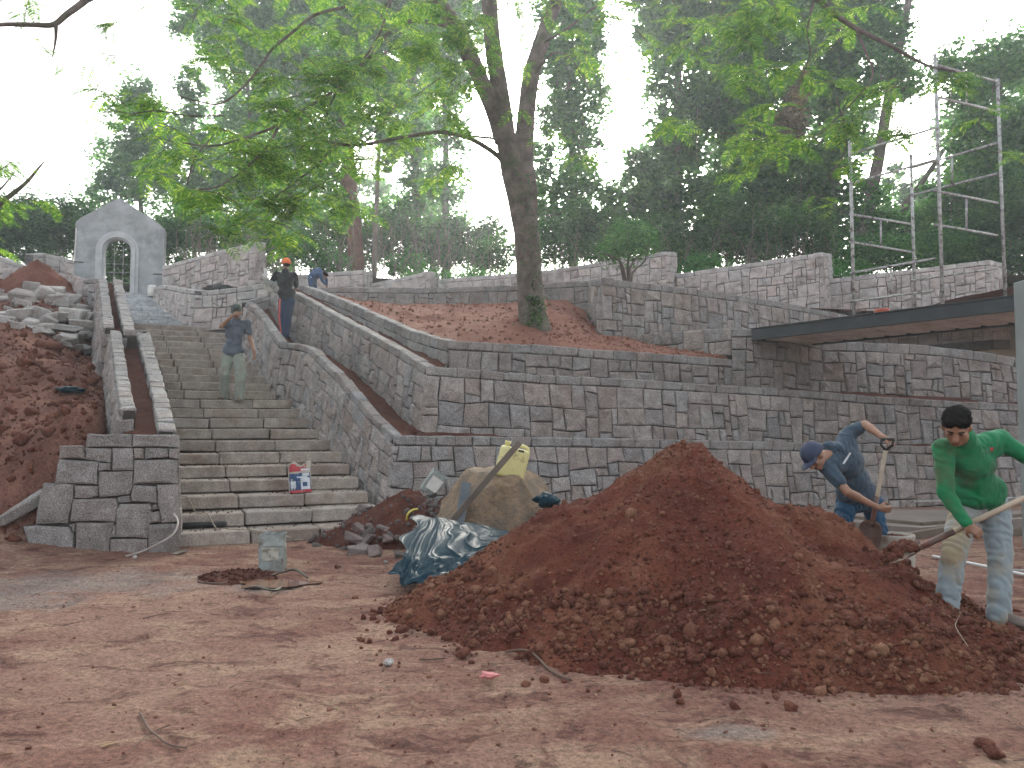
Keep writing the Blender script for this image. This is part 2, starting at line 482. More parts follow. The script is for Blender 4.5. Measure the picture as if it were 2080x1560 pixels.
def plastic_sheet_mat():
    m, nt, b, out = new_mat('black_plastic_sheet')
    b.inputs['Base Color'].default_value = (0.016, 0.040, 0.055, 1)
    b.inputs['Roughness'].default_value = 0.40
    b.inputs['Specular IOR Level'].default_value = 0.05
    bump(nt, b, noise(nt, 24, 3, 0.5, dist=2.5), 0.25, 0.008)
    return m
M['plastic'] = plastic_sheet_mat()

# the hazy air of the place
hm = bpy.data.materials.new('haze_air'); hm.use_nodes = True
hn = hm.node_tree; hn.nodes.clear()
ho = hn.nodes.new('ShaderNodeOutputMaterial'); hv = hn.nodes.new('ShaderNodeVolumePrincipled')
hv.inputs['Color'].default_value = (0.88, 0.98, 1.0, 1); hv.inputs['Density'].default_value = 0.0021; hv.inputs['Anisotropy'].default_value = 0.55
hn.links.new(hv.outputs[0], ho.inputs['Volume'])
M['haze'] = hm
# ---------------------------------------------------------------- the stone work
def stone_mesh(pts, nrm, inset=0.010, depth=0.05, bulge=(0.004, 0.032), rnd=random):
    """one rough-faced stone from its outline: back ring, face ring, inner ring, centre"""
    n = len(pts)
    c = sum(pts, Vector()) / n
    v = []
    ring = []
    for p in pts:
        d = p - c
        L = max(d.length, 1e-4)
        ring.append(c + d * max(0.3, 1 - inset / L))
    v += [p - nrm * depth for p in ring]
    v += [p + nrm * rnd.uniform(-0.004, 0.008) for p in ring]
    for p in ring:
        v.append(c + (p - c) * rnd.uniform(0.74, 0.90) + nrm * rnd.uniform(*bulge))
    v.append(c + nrm * rnd.uniform(bulge[0], bulge[1] * 1.25))
    f = []
    for i in range(n):
        j = (i + 1) % n
        f.append((i, j, n + j, n + i))
        f.append((n + i, n + j, 2 * n + j, 2 * n + i))
        f.append((2 * n + i, 2 * n + j, 3 * n))
    return v, f

def orient(v, f, nrm):
    """make the faces look along nrm"""
    a, b, c = (Vector(v[i]) for i in f[-1][:3])
    if (b - a).cross(c - a).dot(nrm) < 0:
        f = [tuple(reversed(q)) for q in f]
    return v, f

def rubble_layout(L, H, cell, rnd):
    """irregular squared rubble: rectangles of whole cells on a warped net of points"""
    nx, ny = max(1, round(L / cell)), max(1, round(H / cell))
    cx, cy = L / nx, H / ny
    used = [[False] * nx for _ in range(ny)]
    jx = [[rnd.uniform(-.27, .27) for _ in range(nx + 1)] for _ in range(ny + 1)]
    jy = [[rnd.uniform(-.27, .27) for _ in range(nx + 1)] for _ in range(ny + 1)]
    def pt(i, j):
        return (i * cx + (jx[j][i] * cx if 0 < i < nx else 0), j * cy + (jy[j][i] * cy if 0 < j < ny else 0))
    sizes = [(2, 2)] * 3 + [(3, 2)] * 5 + [(2, 3)] * 5 + [(3, 3)] * 4 + [(2, 1)] * 2 + [(1, 2)] * 2 + [(4, 2)] * 2 + [(4, 3)] * 2 + [(2, 4)] * 2 + [(1, 1)]
    out = []
    for j in range(ny):
        for i in range(nx):
            if used[j][i]: continue
            s = rnd.sample(sizes, 6) + [(2, 2), (1, 2), (2, 1), (1, 1)]
            for w, h in s:
                w2, h2 = min(w, nx - i), min(h, ny - j)
                if all(not used[b][a] for b in range(j, j + h2) for a in range(i, i + w2)):
                    break
            for b in range(j, j + h2):
                for a in range(i, i + w2): used[b][a] = True
            out.append((i, j, w2, h2))
    # the long edges of a stone are straight: slide the points between its corners onto the line
    for i, j, w2, h2 in out:
        for (a0, b0, a1, b1) in ((i, j, i + w2, j), (i, j + h2, i + w2, j + h2), (i, j, i, j + h2), (i + w2, j, i + w2, j + h2)):
            n_ = max(a1 - a0, b1 - b0)
            for k in range(1, n_):
                q = k / n_; c_, d_ = a0 + (a1 - a0) * k // n_, b0 + (b1 - b0) * k // n_
                if a1 == a0: jx[d_][c_] = jx[b0][a0] * (1 - q) + jx[b1][a1] * q
                else: jy[d_][c_] = jy[b0][a0] * (1 - q) + jy[b1][a1] * q
    res = []
    for i, j, w2, h2 in out:
        o = [pt(i + a, j) for a in range(w2 + 1)] + [pt(i + w2, j + b) for b in range(1, h2 + 1)]
        o += [pt(i + a, j + h2) for a in range(w2 - 1, -1, -1)] + [pt(i, j + b) for b in range(h2 - 1, 0, -1)]
        res.append(o)
    return res

class Line:
    """a polyline one can walk along"""
    def __init__(s, pts):
        s.p = [Vector(q) for q in pts]; s.d = [0]
        for a, b in zip(s.p, s.p[1:]): s.d.append(s.d[-1] + (b - a).to_2d().length if (b - a).to_2d().length > .02 else s.d[-1] + (b - a).length)
        s.L = s.d[-1]
    def at(s, t):
        t = min(max(t, 0), s.L)
        for i in range(len(s.p) - 1):
            if t <= s.d[i + 1] + 1e-9:
                k = (t - s.d[i]) / max(1e-9, s.d[i + 1] - s.d[i])
                return s.p[i].lerp(s.p[i + 1], k)
        return s.p[-1].copy()
    def dir(s, t, e=0.25):
        a, b = s.at(t - e), s.at(t + e)
        d = (b - a); d.z = 0
        return d.normalized()

def patch(t, line, H, side, smat, cmat, cell=0.125, cop=0.15, thick=0.2, batter=0.1, limit=None, bulge=(0.004, 0.032), core=None, keep=None, seed=1, coping=True, coplen=(0.26, 0.52), flare=(0, 0), cut=(0, 0), caps=(0, 0)):
    """stones, coping and mortar of one stretch of wall.  line = top front edge, side = +1 / -1: which side faces out"""
    rnd = random.Random(seed)
    ln = Line(line); cell *= .84
    Hf = H if callable(H) else (lambda s: H)
    Hm = max(Hf(ln.L * k / 20) for k in range(21))
    def nrm(s):
        d = ln.dir(s); return Vector((d.y, -d.x, 0)) * side
    def pos(s, h):
        n = nrm(s)
        sh_ = -flare[0] * h * max(0, 1 - s / .9) + flare[1] * h * max(0, 1 - (ln.L - s) / .9)
        return ln.at(s) - AZ * h + n * (h * batter) + ln.dir(s) * sh_, n
    cnt = 0
    if coping:
        s = 0
        while s < ln.L - 0.02:
            w = rnd.uniform(*coplen)
            if ln.L - s - w < 0.15: w = ln.L - s
            a, b = ln.at(s), ln.at(s + w)
            n = nrm(s + w / 2)
            d = (b - a)
            L3 = d.length
            d.normalize()
            u = d.cross(n); u = u if u.z > 0 else -u
            c = (a + b) / 2 - u * (cop / 2) - n * (thick / 2 - 0.012)
            v, f = rblock(c, d, n, u, L3 / 2 - 0.004, thick / 2, cop / 2 - .003 - rnd.uniform(0, .006), 0.016, 0.011, rnd)
            if d.cross(n).z < 0: f = [tuple(reversed(q)) for q in f]
            obj('coping_stone', v, f, cmat, t)
            s += w
    h0 = cop if coping else 0
    if Hm - h0 > 0.04:
        for o in rubble_layout(ln.L, Hm - h0, cell, rnd):
            hs_ = [h0 + q[1] for q in o]; ss = [q[0] for q in o]
            sc_, hc = sum(ss) / len(ss), sum(hs_) / len(hs_)
            if min(hs_) > Hf(sc_): continue
            if keep and not keep(sc_, hc): continue
            n = nrm(sc_)
            of_ = n * rnd.uniform(-.010, .014)
            pts = [pos(a, b)[0] + of_ for a, b in zip(ss, hs_)]
            v, f = stone_mesh(pts, n, rnd.uniform(.007, .013), 0.05, bulge, rnd)
            v, f = orient(v, f, n)
            obj('stone', v, f, smat, t); cnt += 1
    for e_i in (0, 1):
        if not caps[e_i]: continue
        s0 = 0 if e_i == 0 else ln.L
        n = nrm(s0); d = ln.dir(s0) * (-1 if e_i == 0 else 1); h = cop + .01
        while h < Hf(s0):
            hh = rnd.uniform(.16, .3)
            c = ln.at(s0) - AZ * (h + hh / 2) - n * (thick / 2) + n * ((h + hh / 2) * batter) - d * .03
            v, f = rblock(c, n, d, AZ, thick / 2, .06, hh / 2 - .006, .014, .008, rnd)
            if n.cross(d).z < 0: f = [tuple(reversed(q)) for q in f]
            obj('stone', v, f, smat, t); h += hh
    # mortar core
    k = max(2, int(ln.L / 0.35))
    m = MB(); ring = []
    for i in range(k + 1):
        s = ln.L * i / k
        n = nrm(s); a = ln.at(s)
        top = a - AZ * 0.03
        hb = max(Hf(s), 0.1) + 0.25
        q_ = ln.dir(s) * (-flare[0] * hb * max(0, 1 - s / .9) + flare[1] * hb * max(0, 1 - (ln.L - s) / .9) + (.04 if i == 0 else (-.04 if i == k else 0)))
        cq_ = ln.dir(s) * (cut[0] if i == 0 else (-cut[1] if i == k else 0))
        ring.append([top - n * 0.03, a - AZ * hb + n * (hb * batter - 0.03) + q_, a - AZ * hb - n * (thick - 0.01) + cq_, top - n * (thick - 0.015) + cq_])
    v = [p for r_ in ring for p in r_]
    f = []
    for i in range(k):
        for q in range(4):
            a, b = i * 4 + q, i * 4 + (q + 1) % 4
            f.append((a, b, b + 4, a + 4))
    f += [(3, 2, 1, 0), tuple(k * 4 + q for q in range(4))]
    obj('mortar_bed', v, f, core or M['mortar'], t)
    return cnt

def PL(*a):
    return [P(*q) for q in a]

# ---------------------------------------------------------------- ground
HILL = [(-200, 1125, 8.9, None), (-200, 1000, 9.6, None), (0, 1118, 9.1, None), (65, 1092, 9.35, None), (150, 1100, 9.5, .1), (100, 1000, 9.45, .55), (0, 990, 9.65, None), (175, 890, 9.7, None), (118, 915, 9.55, None),
        (0, 850, 10.9, None), (100, 850, 10.9, None), (185, 855, 10.7, None), (230, 900, 10.2, 1.25), (0, 740, 12.6, None), (100, 735, 12.9, None), (185, 770, 13.0, None), (209, 760, 15.2, None),
        (0, 665, 14.6, None), (95, 690, 14.6, None), (185, 710, 16.0, None), (60, 645, 16.4, None), (150, 645, 16.8, None), (0, 612, 17.3, None), (0, 596, 18.3, None), (68, 562, 18.2, None),
        (125, 598, 18.0, None), (170, 612, 17.5, None), (-300, 700, 13.5, None), (-300, 600, 17.5, None), (-300, 850, 10.5, None), (100, 600, 17.4, None), (35, 580, 18.0, None), (190, 660, 17.5, None)]
_hp = []
for px_, py_, y_, z_ in HILL:
    q = P(px_, py_, y_); _hp.append((q.x, q.y, q.z if z_ is None else z_))
_hp = np.array(_hp)
def _tps(r): return np.where(r > 1e-6, r * r * np.log(np.maximum(r, 1e-6)), 0)
_d = np.linalg.norm(_hp[:, None, :2] - _hp[None, :, :2], axis=2)
_K = _tps(_d) + np.eye(len(_hp)) * 0.05
_Pm = np.c_[np.ones(len(_hp)), _hp[:, :2]]
_A = np.block([[_K, _Pm], [_Pm.T, np.zeros((3, 3))]])
_w = np.linalg.solve(_A, np.r_[_hp[:, 2], 0, 0, 0])
def hill_z(X, Y):
    z = _w[-3] + _w[-2] * X + _w[-1] * Y
    for i, (a, b, c) in enumerate(_hp):
        z = z + _w[i] * _tps(np.hypot(X - a, Y - b))
    return z
def sstep(a, b, x):
    t = np.clip((x - a) / (b - a), 0, 1); return t * t * (3 - 2 * t)
def ground_z(X, Y):
    z = 0.022 * fbm(X, Y, 1.6, 4, 3) + 0.010 * fbm(X, Y, 0.28, 3, 9) + 0.0045 * fbm(X, Y * 1.7, 0.09, 3, 21)
    # trodden hollows and crumbs
    z = z + 0.012 * np.maximum(0, fbm(X, Y, 0.5, 2, 31) - 0.25) + .010 * np.abs(fbm(X * 1.0, Y * 1.4, .22, 4, 33))
    z = z + 0.10 * sstep(-4.6, -6.2, X) * sstep(6.8, 8.8, Y)
    h = hill_z(np.clip(X, -16, 0), np.clip(Y, 8.6, 18.3)) + 0.05 * fbm(X, Y, 0.8, 4, 41) + 0.06 * np.abs(fbm(X, Y, 0.33, 4, 52)) + .015 * fbm(X, Y, .1, 2, 6)
    h = np.clip(h, 0, 6) - 0.0
    wgt = sstep(0.05, -0.12, X + np.interp(Y, [8, 9.4, 13.2, 13.35, 17.6, 30], [4.1, 4.75, 6.68, 6.85, 9.2, 14]) )
    wgt = wgt * sstep(9.0, 9.45, Y + np.clip((-5.5 - X) * 0.6, 0, 0.6))
    far = sstep(24, 19.5, Y)
    return z * (1 - wgt) + np.maximum(h, z) * wgt * far + 0.0 * X

def lin(a, b, s): return list(np.arange(a, b, s))
gx = np.array(lin(-90, -16, 8) + lin(-16, -11, .25) + lin(-11, -4.2, .07) + lin(-4.2, 4.2, .033) + lin(4.2, 9, .12) + lin(9, 16, .8) + lin(16, 98, 8))
gy = np.array(lin(-60, 1, 6) + lin(1, 2.7, .2) + lin(2.7, 9.2, .033) + lin(9.2, 20, .085) + lin(20, 28, .6) + lin(28, 130, 8))

def ground_material():
    m, nt, b, out = new_mat('courtyard_earth')
    co = obj_coord(nt)
    c = ramp(nt, noise(nt, 0.55, 7, 0.62), [(0.28, (0.125, 0.048, 0.036)), (0.45, (0.22, 0.108, 0.08)), (0.60, (0.295, 0.175, 0.13)), (0.78, (0.18, 0.078, 0.06))])
    mp = nt.nodes.new('ShaderNodeMapping'); mp.inputs['Scale'].default_value = (1.0, 1.6, 1); nt.links.new(co, mp.inputs[0])
    f = ramp(nt, noise(nt, 1.5, 8, 0.68, vec=mp.outputs[0], dist=0.6), [(0.48, g1(0)), (0.60, g1(0.9))])
    c = mixc(nt, f, c, (0.345, 0.225, 0.155))
    f = ramp(nt, noise(nt, 2.3, 7, 0.7, vec=mp.outputs[0], dist=0.8), [(0.53, g1(0)), (0.62, g1(0.8))])
    c = mixc(nt, f, c, (0.10, 0.040, 0.030))
    # spilt cement: pale grey patches at two spots of the yard
    for (cx_, cy_, rx, ry) in ((-3.9, 7.2, 1.5, .75), (-2.2, 7.0, .45, .3), (1.0, 3.75, .25, .12), (-4.3, 6.4, 1.0, .5)):
        v1 = nt.nodes.new('ShaderNodeMapping'); v1.inputs['Location'].default_value = (-cx_ / rx, -cy_ / ry, 0); v1.inputs['Scale'].default_value = (1 / rx, 1 / ry, 0)
        nt.links.new(co, v1.inputs[0])
        ln_ = nt.nodes.new('ShaderNodeVectorMath'); ln_.operation = 'LENGTH'; nt.links.new(v1.outputs[0], ln_.inputs[0])
        ad = nt.nodes.new('ShaderNodeMath'); ad.operation = 'MULTIPLY_ADD'; ad.inputs[1].default_value = 2.2; ad.inputs[2].default_value = -1.1
        nt.links.new(noise(nt, 2.6, 6, 0.7), ad.inputs[0])
        sm = nt.nodes.new('ShaderNodeMath'); sm.operation = 'ADD'; nt.links.new(ln_.outputs['Value'], sm.inputs[0]); nt.links.new(ad.outputs[0], sm.inputs[1])
        f = ramp(nt, sm.outputs[0], [(0.3, g1(0.6)), (1.05, g1(0))])
        c = mixc(nt, f, c, (0.24, 0.22, 0.20))
    g = ramp(nt, noise(nt, 30, 6, 0.78), [(0.36, g1(0.55)), (0.5, g1(1)), (0.64, g1(1.4))])
    c = mixc(nt, 1.0, c, g, 'MULTIPLY')
    # the left bank is redder, cruder soil: it takes over with height
    sx = nt.nodes.new('ShaderNodeSeparateXYZ'); nt.links.new(co, sx.inputs[0])
    hf = ramp(nt, sx.outputs['Z'], [(0.10, g1(0)), (0.32, g1(1))])
    hc = ramp(nt, noise(nt, 1.1, 8, 0.65), [(0.3, (0.11, 0.046, 0.036)), (0.5, (0.19, 0.085, 0.062)), (0.64, (0.27, 0.135, 0.095)), (0.8, (0.21, 0.155, 0.13))])
    hc = mixc(nt, 1.0, hc, g, 'MULTIPLY')
    c = mixc(nt, hf, c, hc)
    nt.links.new(c, b.inputs['Base Color'])
    b.inputs['Roughness'].default_value = 0.93; b.inputs['Specular IOR Level'].default_value = 0.25
    h = mixc(nt, 0.45, noise(nt, 6, 8, 0.74), noise(nt, 45, 5, 0.7))
    bump(nt, b, h, 1.0, 0.07)
    return m
M['ground'] = ground_material()
grid_mesh('ground', gx, gy, ground_z, M['ground'], kind='structure')

# ---------------------------------------------------------------- the staircase
EX, EY = 0.913, 0.407
def left_line(k):
    ks = [0, 1, 11, 22]
    Y = np.interp(k, ks, [8.75, 9.17, 13.39, 18.03]); X = np.interp(k, ks, [-3.70, -3.886, -5.86, -8.63])
    return X, Y
def on_step(k, px):
    X, Y = left_line(k); t = (px - 1040) / 1600
    w = (t * Y - X) / (EX - t * EY)
    return Vector((X + EX * w, Y + EY * w, 0))
RISE = 0.173
JOINTS = {1: [362, 514, 655, 800], 2: [362, 502, 637, 775], 3: [362, 488, 622, 750], 4: [361, 471, 594, 731], 5: [360, 461, 586, 713], 6: [360, 448, 571, 697], 7: [358, 439, 560, 682], 8: [354, 432, 549, 667],
          9: [350, 426, 536, 653], 10: [346, 413, 525, 640], 11: [343, 406, 513, 623], 12: [338, 373, 464, 560], 13: [332, 367, 462, 551], 14: [328, 362, 447, 542], 15: [323, 358, 439, 533], 16: [318, 351, 431, 525],
          17: [313, 345, 425, 516], 18: [307, 339, 420, 507], 19: [301, 335, 412, 498], 20: [295, 329, 405, 489], 21: [288, 325, 398, 481], 22: [268, 320, 395, 473]}
stair = thing('stone_staircase', 'long granite staircase rising from the yard to the grey arched chapel front', 'staircase', (-3, 10, 0))
e_ = V(EX, EY, 0); b_ = V(-EY, EX, 0)
rnd = random.Random(5)
for k in range(1, 23):
    js = JOINTS[k]
    for a, c2 in zip(js, js[1:]):
        A, B = on_step(k, a), on_step(k, c2)
        L = (B - A).length
        dep = 0.62
        off = rnd.uniform(-.012, .012); dz = rnd.uniform(-.006, .006)
        hh = RISE / 2 - .008
        cen = (A + B) / 2 + b_ * (dep / 2 + off) + AZ * (k * RISE - hh + dz)
        tw = rnd.uniform(-.008, .008)
        ee = (e_ + AZ * tw).normalized()
        v, f = rblock(cen, ee, b_, AZ, L / 2 - .007, dep / 2, hh, .014, .008, rnd)
        obj('step_block', v, f, M['step'], stair)
# upper flight of shallower steps, haze put into their bluish grey colour
X0, Y0 = left_line(22)
for k in range(1, 19):
    t = k / 18
    lx, rx = 273 + (255 - 273) * t, np.interp(t, [0, .25, .5, .75, 1], [396, 372, 348, 326, 306])
    Y = 18.25 + 9.0 * t
    A = V((lx - 12 - 1040) / 1600 * Y, Y, 0); B = V((rx + 3 - 1040) / 1600 * (Y + .35), Y + .35, 0)
    n_ = 3; cuts = [0, rnd.uniform(.25, .4), rnd.uniform(.58, .75), 1]
    z = 3.806 + 2.33 * t
    d = (B - A).normalized(); bb = V(-d.y, d.x, 0)
    for a, c2 in zip(cuts, cuts[1:]):
        p0, p1 = A.lerp(B, a), A.lerp(B, c2)
        v, f = rblock((p0 + p1) / 2 + bb * .3 + AZ * (z - .085), d, bb, AZ, (p1 - p0).length / 2 - .005, .32, .085, .01, .006, rnd)
        obj('step_block', v, f, M['step_hazy'], stair)
A = V((225 - 1040) / 1600 * 27.4, 27.4, 6.1); B = V((335 - 1040) / 1600 * 27.9, 27.9, 6.1)
ld = [A, B, B + V(-.75, 1.7, 0), A + V(-1.0, 1.9, 0)]
obj('landing', ld + [q - AZ * .3 for q in ld], [(0, 1, 2, 3), (7, 6, 5, 4)] + [(i, 4 + i, 4 + (i + 1) % 4, (i + 1) % 4) for i in range(4)], M['step_hazy'], stair)
# solid earth and masonry under the flights
m = MB()
prof = [(k, k * RISE - .20) for k in (1, 11, 22)]
vv = []
for k in (1, 11, 12, 22):
    js = JOINTS[k]
    for px_ in (js[0] - 6, js[-1] + 4):
        q = on_step(k, px_) + b_ * .35
        vv += [V(q.x, q.y, k * RISE - .19), V(q.x, q.y, -.2)]
ff = []
for i in range(3):
    a = i * 4
    ff += [(a, a + 2, a + 6, a + 4), (a, a + 4, a + 5, a + 1), (a + 2, a + 3, a + 7, a + 6)]
ff += [(0, 1, 3, 2), (12, 14, 15, 13)]
obj('stair_core', vv, ff, M['mortar'], stair)

# ---------------------------------------------------------------- stepped end wall at the foot of the stairs
A_STONES = [[(870, 155), (1325, 158), (1325, 288), (860, 292)], [(1335, 160), (1782, 165), (1782, 290), (1337, 288)], [(600, 275), (850, 272), (848, 402), (588, 402)], [(860, 298), (1124, 298), (1116, 440), (860, 412)],
    [(1133, 298), (1342, 298), (1336, 522), (1124, 522)], [(1350, 298), (1447, 298), (1447, 404), (1350, 404)], [(1455, 298), (1692, 298), (1692, 384), (1640, 402), (1455, 402)], [(1700, 298), (1784, 298), (1776, 412), (1700, 392)],
    [(582, 412), (986, 435), (978, 668), (548, 655)], [(994, 445), (1112, 450), (1110, 518), (990, 528)], [(1349, 412), (1778, 418), (1780, 652), (1344, 657)], [(994, 536), (1338, 530), (1338, 690), (1292, 762), (1000, 796), (984, 700)],
    [(440, 650), (738, 668), (736, 800), (682, 1062), (355, 1057), (408, 780)], [(750, 674), (978, 680), (978, 780), (930, 797), (756, 806)], [(1346, 668), (1570, 680), (1570, 848), (1328, 836), (1308, 762)],
    [(1580, 662), (1782, 658), (1787, 1044), (1630, 1047), (1590, 840)], [(733, 812), (1168, 805), (1182, 880), (1166, 1037), (703, 1032)], [(1178, 790), (1302, 776), (1322, 846), (1188, 852)],
    [(1205, 858), (1500, 860), (1528, 900), (1482, 1204), (1168, 1192), (1170, 930)], [(1532, 872), (1580, 858), (1594, 908), (1540, 927)], [(1512, 936), (1598, 926), (1618, 1047), (1500, 1057)],
    [(1490, 1066), (1784, 1055), (1787, 1400), (1490, 1400)], [(772, 1046), (1138, 1046), (1148, 1062), (1102, 1205), (1092, 1390), (752, 1390)], [(1110, 1212), (1482, 1214), (1482, 1400), (1106, 1400)],
    [(350, 1072), (700, 1092), (738, 1180), (728, 1390), (330, 1390), (240, 1090)], [(690, 1064), (766, 1046), (748, 1150), (716, 1090)], [(1150, 1066), (1164, 1070), (1162, 1196), (1108, 1206)]]
endw = thing('stepped_end_wall', 'stepped end wall of big squared granite blocks at the foot of the staircase', 'stone wall', (-4.6, 9.1, 0))
def onA(zx, zy):
    px_, py_ = zx / 4.952, 850 + zy / 4.952
    return P(px_, py_, 8.95 + (357 - px_) / 285 * .25)
nA = (onA(360, 500) - onA(1780, 500)).cross(AZ).normalized()
if nA.y > 0: nA = -nA
rnd = random.Random(2)
for s_ in A_STONES:
    pts = [onA(*q) for q in s_]; full = []
    for a, b in zip(pts, pts[1:] + pts[:1]):
        L = (b - a).length; n_ = 1 if L < .12 else (2 if L < .35 else 3)
        for i in range(n_):
            q = a.lerp(b, i / n_)
            q += V(rnd.uniform(-.006, .006), 0, rnd.uniform(-.006, .006)); full.append(q)
    v, f = stone_mesh(full, nA, .004, .05, (.008, .026), rnd)
    v, f = orient(v, f, nA)
    obj('stone', v, f, M['stone_dark'], endw)
prof = [(1780, 1420), (1780, 175), (880, 170), (880, 285), (600, 285), (575, 420), (560, 655), (440, 665), (400, 850), (350, 1075), (200, 1090), (330, 1420)]
fr = [onA(*q) - nA * .03 for q in prof]; bk = [onA(*q) - nA * .03 + V(-.47, .88, 0) * .42 for q in prof]
n_ = len(prof)
obj('mortar_bed', fr + bk, [tuple(range(n_)), tuple(range(2 * n_ - 1, n_ - 1, -1))] + [(i, (i + 1) % n_, n_ + (i + 1) % n_, n_ + i) for i in range(n_)], M['mortar'], endw)

# ---------------------------------------------------------------- walls along the left side of the stairs, earth channel between
SA, CP = M['stone'], M['coping']
w = thing('channel_wall', 'low wall of the planting channel on the outer side, beside the red earth bank', 'stone wall', tuple(P(240, 860, 9.6)), group='walls of the left planting channel')
patch(w, PL((246, 829, 9.4), (236, 762, 11.2), (225, 670, 13.25)), lambda s: .95, -1, SA, CP, thick=.17, batter=.10, cell=.11, cop=.12, coplen=(.14, .3), caps=(1, 1), seed=3)
patch(w, PL((211, 663, 13.3), (207, 620, 15), (201, 565, 17.6), (170, 566, 18.0)), lambda s: 1.35, -1, SA, CP, thick=.17, batter=.10, cell=.12, cop=.12, coplen=(.14, .3), caps=(1, 1), seed=4)
w = thing('channel_wall', 'low wall of the planting channel next to the stair treads', 'stone wall', tuple(P(340, 870, 9.3)), group='walls of the left planting channel')
patch(w, PL((357, 872, 9.12), (350, 847, 9.5), (338, 800, 10.6), (314, 716, 12.3), (302, 673, 13.2)), lambda s: 1.3, 1, SA, CP, thick=.19, batter=.06, cell=.12, cop=.13, coplen=(.16, .34), caps=(1, 1), seed=5)
patch(w, PL((273, 669, 13.35), (261, 625, 14.9), (246, 567, 17.5)), lambda s: 1.3, 1, SA, CP, thick=.18, batter=.06, cell=.12, cop=.13, coplen=(.16, .34), caps=(1, 0), seed=6)
patch(w, PL((305, 672, 13.22), (262, 671, 13.3)), lambda s: .9, 1, SA, CP, thick=.17, batter=.02, cell=.12, cop=.12, caps=(1, 1), seed=7)

def strip(name, la, lb, mat, n=30, amp=.02, m_=7, kind='structure', sag=0.0):
    """soil surface between two lines"""
    la = [p - AZ * .075 for p in la]; lb = [p - AZ * .03 for p in lb]
    a_, b2 = Line(la), Line(lb)
    v = []
    for i in range(n + 1):
        for j in range(m_ + 1):
            q = a_.at(a_.L * i / n).lerp(b2.at(b2.L * i / n), j / m_)
            q.z -= sag * math.sin(math.pi * j / m_)
            v.append(q)
    v = np.array([tuple(q) for q in v])
    v[:, 2] += amp * fbm(v[:, 0], v[:, 1], .25, 4, 5)
    i = np.arange((n + 1) * (m_ + 1)).reshape(n + 1, m_ + 1)
    f = np.stack([i[:-1, :-1].ravel(), i[:-1, 1:].ravel(), i[1:, 1:].ravel(), i[1:, :-1].ravel()], 1)
    return obj(name, v, f, mat, None, True, kind)

strip('channel_soil', PL((250, 868, 9.35), (240, 775, 11.2), (226, 695, 13.2), (206, 640, 15), (203, 575, 17.6)),
      PL((347, 878, 9.2), (325, 810, 10.6), (300, 715, 12.8), (262, 690, 13.5), (250, 640, 15), (240, 573, 17.5)), M['soil'], 90, .03, 8)

# ---------------------------------------------------------------- right of the stairs: three stepped pairs of walls
w = thing('retaining_wall', 'lowest stair-side wall, climbing right beside the treads to the man in the grey shirt', 'stone wall', tuple(P(800, 1040, 11.2)), group='retaining walls of the terraces')
patch(w, PL((799, 884, 11.3), (754, 840, 11.85), (717, 796, 12.45), (691.5, 764, 12.9), (648, 724.6, 13.7), (632.7, 706, 14.1), (613, 699, 14.5), (567, 693.5, 15.3), (544, 657.7, 15.9), (523, 630, 16.9), (500, 611.5, 17.5)),
      lambda s: 1.6, -1, SA, CP, thick=.17, batter=.19, cell=.115, cop=.13, seed=11, flare=(.16, 0))
patch(w, PL((500, 611.5, 17.5), (520, 606, 17.7), (546, 600, 18.0)), lambda s: .5, 1, SA, CP, thick=.17, batter=.05, cell=.12, cop=.13, seed=12)
w = thing('retaining_wall', 'lowest retaining wall, running behind the boulder and the red earth heap', 'stone wall', tuple(P(1000, 1030, 11.8)), group='retaining walls of the terraces')
patch(w, PL((799, 884, 11.3), (1000, 886, 12.0), (1300, 891, 13.0), (1560, 897, 13.7), (1800, 903, 14.2), (2090, 912, 14.8), (2330, 920, 15.3)), lambda s: 1.55, 1, SA, CP, thick=.2, batter=.16, cell=.135, cop=.15, seed=13, flare=(.19, 0))
w = thing('retaining_wall', 'second stair-side wall, the one the man in the orange cap leans on', 'stone wall', tuple(P(860, 860, 12.6)), group='retaining walls of the terraces')
patch(w, PL((865, 742, 12.4), (786, 694.6, 13.8), (707.7, 653, 15.3), (661.5, 627.7, 16.2), (599, 593, 17.4), (548, 577, 18.3)), lambda s: 1.75, -1, SA, CP, thick=.2, batter=.14, cell=.14, cop=.15, seed=14, flare=(.09, 0))
w = thing('retaining_wall', 'second terrace wall up, the tallest brown-stoned one right of the stairs', 'stone wall', tuple(P(1000, 870, 13)), group='retaining walls of the terraces')
patch(w, PL((865, 742, 12.4), (1100, 761, 13.1), (1245, 768, 13.6), (1457, 781, 14.3), (1598, 790, 14.7), (1780, 805, 15.1), (2090, 822, 15.7), (2330, 836, 16.2)), lambda s: 1.32, 1, SA, CP, thick=.2, batter=.09, cell=.15, cop=.15, seed=15, flare=(.14, 0))
w = thing('retaining_wall', 'third retaining wall, a low plastered arm and bluish coping in front of the tree', 'stone wall', tuple(P(910, 740, 13.3)), group='retaining walls of the terraces')
patch(w, PL((910, 690, 13.2), (869, 681, 13.9), (832, 669, 14.6), (742, 630, 16.3), (703, 611.5, 17.1), (624.6, 581.5, 18.9), (599, 576, 19.6)), lambda s: .62, -1, CP, CP, thick=.2, batter=.12, cell=.22, cop=.2, seed=16, bulge=(.004, .012))
patch(w, PL((910, 690, 13.2), (1100, 700.5, 13.9), (1245, 712, 14.4), (1336, 717, 14.7), (1490, 729, 15.2)), lambda s: .75, 1, M['stone_dark'], CP, thick=.2, batter=.07, cell=.14, cop=.17, seed=17)
